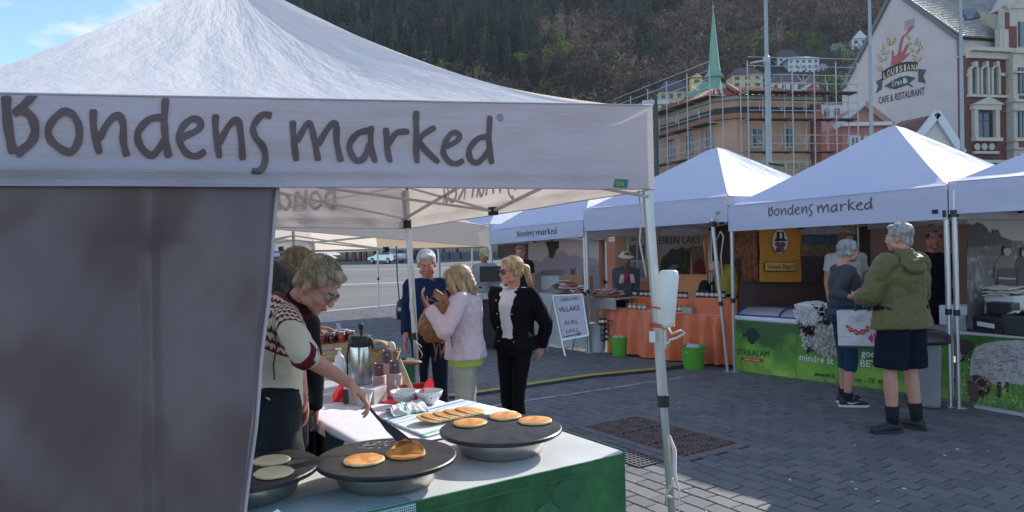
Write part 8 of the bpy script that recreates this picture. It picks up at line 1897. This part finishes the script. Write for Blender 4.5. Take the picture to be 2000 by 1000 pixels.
for k in range(4):
 for sx in (-1, 1):
  q = MB(); c = bl.j['chest'].lerp(bl.j['pel'], -.15 + k * .33); q.ell(c + V((sx * .072, .135 - .006 * k, 0)), .006, 8, 6); q.build('button', mat('silver', (.6, .6, .6)), bl.t, world=False)
q = MB(); q.tube([bl.j['nb'] + V((x, y, z)) for x, y, z in ((.06, .10, -.10), (.075, .05, -.02), (.06, -.04, .03), (0, -.06, .035), (-.06, -.04, .03), (-.075, .05, -.02), (-.06, .10, -.10))], .018, 8, flat=.5); skinned('collar', q, M_bj, bl.t, .007, 2)
bl.hair(hairm('golden blonde', (.56, .38, .18), (.36, .22, .10)), 'pony', .005, .006, extra=[((0, -.105, .03), (0, -.150, .01), .026, .034), ((0, -.150, .01), (0, -.170, -.12), .034, .026), ((0, -.170, -.12), (0, -.160, -.17), .024, .008)])
bl.glasses(M_blk, mat('dark lens', (.02, .01, .012), rough=.08, spec=.9), r=.026, y=.104); bl.shoes(M_blk)
# ---- far vendors
def vendor(label, px, Yd, H, hf, topc, hairk, hairc, rz=180, sleeve=1.0, JW=None, skin=None, hat=None, bx=1.1, name='shirt', **k):
 p = P(px, 500, Yd); v = Person(label, (p.x, p.y), R(rz), H, hf=hf, JW=JW, bx=bx, by=1.12, vox=.012, skin=skin, **k)
 v.top(cm(label[:14], topc), sleeve=sleeve, name=name, vox=.013, disp=.024); v.bottom(cm('black trousers', (.018, .02, .024)), vox=.016); v.shoes(M_blk)
 if hairk: v.hair(hairm(label[:10], hairc), hairk, .010, .009)
 return v
def cap_on(v, m, kind='cap'):
 q = MB(); A = v.A; q.ell(A(0, -.015, .062), (.090 * v.hk, .102 * v.hk, .068 * v.hk), 16, 10, M=v.HM)
 if kind == 'cap': q.loft([(A(0, .07, .055), v.hr * .065, v.hu * .008), (A(0, .15, .045), v.hr * .05, v.hu * .006)], 14)
 else:
  q.loft([(A(0, 0, .035), v.hr * .145, v.hf * .145), (A(0, 0, .055), v.hr * .095, v.hf * .105)], 20)
 return skinned('cap' if kind == 'cap' else 'sun_hat', q, m, v.t, .008, 2, .006, .04)
v1 = vendor('man in lime cap and grey shirt standing at the black covered stand', 946, 13.0, 1.66, (.45, -.75, -.45), (.28, .28, .29), 'ring', (.3, .25, .2), 165, 1.0, skin=M_skin2); cap_on(v1, cm('lime cap', (.42, .44, .20)))
v2 = vendor('man with brown hair and black shirt behind the blonde woman', 1016, 13.4, 1.70, (-.3, -.9, -.3), (.02, .02, .024), 'short', (.25, .16, .09), 185, .35)
zH = lambda px, py, Yd: P(px, py, Yd)
v3 = vendor('vendor in white sun hat and zipped dark sweater with folded arms at the peach wall', 1222, 11.72, 1.56, (.15, -.95, -.25), (.075, .08, .085), 'short', (.03, .02, .02), 178, 1.0, JW=dict(elR=zH(1203, 578, 11.6), wrR=zH(1226, 586, 11.5), elL=zH(1244, 578, 11.6), wrL=zH(1214, 583, 11.5)), skin=mat('skin dark', (.24, .12, .08), rough=.5, sss=.1), bx=1.1, name='sweater'); cap_on(v3, cm('cream hat', (.60, .56, .45)), 'hat')
q = MB(); c = v3.j['chest']; q.loft([(c + V((0, .13, .08)), V((.02, 0, 0)), V((0, .02, 0))), (c + V((.0, .14, -.08)), V((.05, 0, 0)), V((0, .02, 0)))], 10); q.build('scarf', cm('magenta scarf', (.28, .03, .10)), v3.t, world=False, smooth=True)
for sx in (-1, 1): q = MB(); q.loft([(c + V((sx * .07, .125, .04)), V((.03, 0, 0)), V((0, .02, 0))), (c + V((sx * .09, .13, -.10)), V((.045, 0, 0)), V((0, .02, 0)))], 10); q.build('cream_panel', cm('cream knit', (.5, .46, .38)), v3.t, world=False, smooth=True)
v4 = vendor('grey haired man in mustard sweater bending over the jars beside the leaning tent legs', 1418, 10.35, 1.60, (-.85, -.25, -.45), (.34, .24, .035), 'ring', (.35, .33, .30), 105, 1.0, JW=dict(head=zH(1398, 524, 10.3), nb=zH(1408, 540, 10.3)), bx=1.2, name='sweater')
v4.glasses(M_blk)
q = MB(); q.ell((0, 0, 0), (.12, .08, .16), 12, 8); 
for v_ in q.v: v_ += v4.Mi @ P(1376, 568, 10.5)
skinned('rucksack', q, cm('black rucksack', (.014, .014, .016)), v4.t, .012, 2)
v5 = vendor('man in white t-shirt behind the grey haired woman', 1652, 9.55, 1.80, (.35, -.9, -.2), (.55, .55, .56), 'short', (.20, .12, .07), 172, .33, bx=1.15, name='t_shirt')
v6 = vendor('man in black t-shirt with glasses on his forehead behind the boxes', 1822, 8.75, 1.79, (-.25, -.95, .0), (.012, .013, .018), 'short', (.07, .05, .04), 190, .33, bx=1.25, name='t_shirt', skin=mat('skin ruddy', (.5, .22, .16)))
v6.glasses(mat('pale frames', (.6, .6, .6)), dz=.072, y=.088)
q = MB(); q.tube([v6.A(-.024, .098, -.052), v6.A(0, .106, -.048), v6.A(.024, .098, -.052)], .007, 6); q.ell(v6.A(0, .092, -.092), (.024, .02, .018), 10, 6); skinned('goatee', q, hairm('grey beard', (.45, .42, .38)), v6.t, .006, 1, .004, .02)
# ---- grey haired woman with carrier bag
p = G(1652, 790); gw = Person('grey haired woman in dark grey top and teal cropped trousers holding a white carrier bag', (p.x, p.y), R(-92), 1.70,
 J=dict(head=(.0, .05, 1.62), kneeR=(.10, .02, .50), kneeL=(-.09, .03, .5), ankR=(.11, -.03, .09), ankL=(-.10, .02, .09)),
 JW=dict(elR=P(1632, 575, 7.35), wrR=P(1662, 580, 7.2), elL=P(1668, 560, 7.85), wrL=P(1682, 580, 7.45)), hf=(.95, .1, -.05), vox=.009, female=True, bx=1.16, by=1.3, calf=.055,
 handspec=dict(R=dict(d=(.9, -.1, -.1), n=(0, .2, -1), l=(.3, -.2, .8), curl=.8)), toes=dict(R=(.1, 1, 0), L=(-.35, 1, 0)))
gw.top(cm('charcoal jersey', (.060, .068, .078), rough=.9), inf=.016, sleeve=.95, hem=.0, name='jersey', sr=(.062, .052, .040), disp=.022); gw.bottom(cm('teal capris', (.012, .050, .075)), length=.66, r=(.094, .068, .062), disp=.02)
gw.hair(hairm('silver', (.40, .40, .40), (.24, .24, .25)), 'short', .010, .007); gw.glasses(M_blk)
M_wsole = mat('white rubber', (.62, .62, .62)); M_sock = cm('dark sock', (.02, .022, .03))
gw.shoes(mat('black mesh shoe', (.016, .016, .018), rough=.6), M_wsole, M_sock, .06)
for a in 'RL':
 an, tf = gw.j['ank' + a], getattr(gw, 'tf' + a); sd = V((tf.y, -tf.x, 0)); g = V((an.x, an.y, 0))
 q = MB(); ws = g + sd * .049; q.add([ws + tf * (-.02) + Z * .058, ws + tf * .01 + Z * .036, ws + tf * .03 + Z * .035, ws + tf * .11 + Z * .062, ws + tf * .03 + Z * .048], [(0, 1, 2, 4), (2, 3, 4)]); q.build('side_mark', M_wsole, gw.t, world=False)
cb = thing('carrier_bag', 'large white carrier bag printed with red berries held by the grey haired woman', 'bag', P(1680, 650, 7.0))
M_bag = mat('white woven bag', (.62, .61, .64), rough=.45, var=.05, bump=.3, bs=9, bd=.01)
bTL, bTR, bBR, bBL = P(1634, 607, 7.12), P(1705, 607, 6.92), P(1712, 676, 6.92), P(1637, 674, 7.12)
bnm = (bTR - bTL).cross(bTL - bBL).normalized(); bnm = bnm if bnm.y < 0 else -bnm
def BG(u, v, o=0): return bBL.lerp(bBR, u).lerp(bTL.lerp(bTR, u), v) + bnm * (o + .008 * mnoise.noise(V((u * 4, v * 4, 2))))
q = MB(); q.grid(lambda u, v: BG(u, v), 20, 20); q.grid(lambda u, v: BG(1 - u, v) - bnm * (.10 + .0 * v), 10, 10); q.grid(lambda u, v: BG(0, v, -.10 * (1 - u)), 4, 10); q.grid(lambda u, v: BG(1, v, -.10 * u), 4, 10); q.grid(lambda u, v: BG(u, 0, -.10 * v), 10, 4); q.build('body', M_bag, cb, smooth=True, auto=40)
q = MB(); a_, b_ = BG(0, .0, .002), BG(1, .0, .002); q.prism([a_, b_, b_ - bnm * .1 - Z * .035, a_ - bnm * .1 - Z * .03], -Z * .006); q.build('gusset', mat('grey gusset', (.26, .25, .25)), cb)
M_ber = mat('berry red', (.50, .04, .025), rough=.5)
for i in range(26):
 u_ = .26 + .58 * (i / 25); v_ = .60 - .22 * math.sin((u_ - .2) * 4.2) + .05 * math.sin(i * 2.7); q = MB(); c = BG(u_, v_, .004 + .0003 * i); uu, vv = (bBR - bBL).normalized(), (bTL - bBL).normalized(); r_ = .011 + .003 * math.sin(i * 1.9)
 q.poly([c + uu * r_ * math.cos(k * .7854) + vv * r_ * math.sin(k * .7854) for k in range(8)]); q.build('printed_berry', M_ber, cb)
q = MB()
for (u0_, v0_, r_) in ((.42, .75, .10), (.66, .82, .08), (.60, .68, .07)): q.tube([BG(u0_ + r_ * math.cos(a * .5), v0_ + r_ * .8 * math.sin(a * .5), .003) for a in range(11)], .0018, 4)
q.build('printed_swirl', mat('grey line', (.3, .3, .32)), cb)
q = MB(); q.poly([BG(*p, .006) for p in ((.80, .22), (.90, .36), (.93, .22), (.90, .08))]); q.build('printed_mark', mat('magenta mark', (.5, .03, .20)), cb)
q = MB(); q.poly([BG(*p, .006) for p in ((.955, .06), (.955, .38), (.995, .38), (.995, .06))]); q.build('printed_mark', mat('magenta mark', (.5, .03, .20)), cb)
q = MB(); q.poly([BG(*p, .005) for p in ((.10, .235), (.36, .245), (.36, .26), (.10, .25))]); q.build('printed_line', mat('grey line', (.3, .3, .32)), cb)
for o_ in (.0, -.08):
 q = MB(); hw_ = P(1676, 582, 7.1); q.tube([BG(.52, .98, o_), hw_.lerp(BG(.6, 1, o_), .3) + V((-.02, 0, 0)), hw_, hw_ + V((.012, 0, -.004)), hw_.lerp(BG(.78, 1, o_), .4) + V((.03, 0, 0)), BG(.88, .98, o_)], .011, 6, flat=.35); q.build('handle', mat('navy webbing', (.02, .03, .05)), cb, smooth=True)
# ---- man in green jacket
p = G(1764, 840); gm = Person('grey haired man seen from behind in olive hooded jacket and navy shorts', (p.x, p.y), R(22), 1.82,
 J=dict(elR=(.24, .02, 1.15), wrR=(.13, .20, 1.05), elL=(-.30, .04, 1.16), wrL=(-.20, .26, 1.12), head=(-.0, .015, 1.64), kneeR=(.13, .03, .50), kneeL=(-.12, .02, .50), ankR=(.13, -.03, .09), ankL=(-.14, -.02, .09)), hf=(-.72, .66, -.06), vox=.009, bx=1.36, by=1.3, calf=.060,
 toes=dict(R=(.05, 1, 0), L=(-.95, .35, 0)), handspec=dict(R=dict(d=(-.3, .9, .1)), L=dict(d=(.2, .9, 0))))
M_olv = mat('olive shell', (.115, .105, .028), rough=.65, var=.08, vs=3, bump=.35, bs=12, bd=.012, sheen=.1)
gm.top(M_olv, inf=.036, sleeve=.97, hem=-.075, name='jacket', sr=(.088, .076, .055), disp=.045, ds=.11, hemflare=.02)
q = MB(); nb = gm.j['nb']; q.loft([(nb + V((0, -.135, -.14)), V((.07, 0, 0)), V((0, .04, .0))), (nb + V((0, -.135, -.09)), V((.125, 0, 0)), V((0, .06, .02))), (nb + V((0, -.095, -.02)), V((.125, 0, 0)), V((0, .07, .035))), (nb + V((0, -.03, .045)), V((.095, 0, 0)), V((0, .085, .01))), (nb + V((0, .0, .075)), V((.085, 0, 0)), V((0, .08, .0)))], 18)
q.tube([nb + V((.13 * math.cos(a), -.04 + .11 * math.sin(a) * 1.0, -.03 + .03 * math.sin(a + 1.5))) for a in [math.pi + .15 * i - .2 for i in range(24)]], .026, 8)
skinned('hood', q, M_olv, gm.t, .009, 3, .03, .05)
gm.bottom(cm('navy shorts', (.010, .012, .024), rough=.85), length=.46, r=(.115, .105, .095), name='shorts', disp=.02, inf=.03)
gm.hair(hairm('grey tousled', (.46, .44, .41), (.24, .22, .20)), 'curly', .010, .006)
gm.shoes(mat('worn black shoe', (.022, .022, .024), rough=.6, bump=.4), None, cm('dark sock', (.02, .022, .03)), .13)
q = MB(); q.box(gm.j['shR'] + V((.0, -.07, .03)), (.04, .006, .02)); q.build('shoulder_mark', mat('mark white', (.5, .5, .5)), gm.t, world=False)
# ================================================================== air
q = MB(); q.box((150, 325, 147), (1120, 750, 297)); hz = q.build('haze', None, kind='stuff'); tag(hz, 'thin bluish haze in front of the wooded hill', 'haze')
m = bpy.data.materials.new('haze'); m.use_nodes = True; m.node_tree.nodes.clear(); n = m.node_tree.nodes; o = n.new('ShaderNodeOutputMaterial'); v = n.new('ShaderNodeVolumePrincipled')
v.inputs['Color'].default_value = (.82, .88, 1, 1); v.inputs['Density'].default_value = .00010; v.inputs['Anisotropy'].default_value = .0; m.node_tree.links.new(v.outputs[0], o.inputs['Volume']); hz.data.materials.append(m)
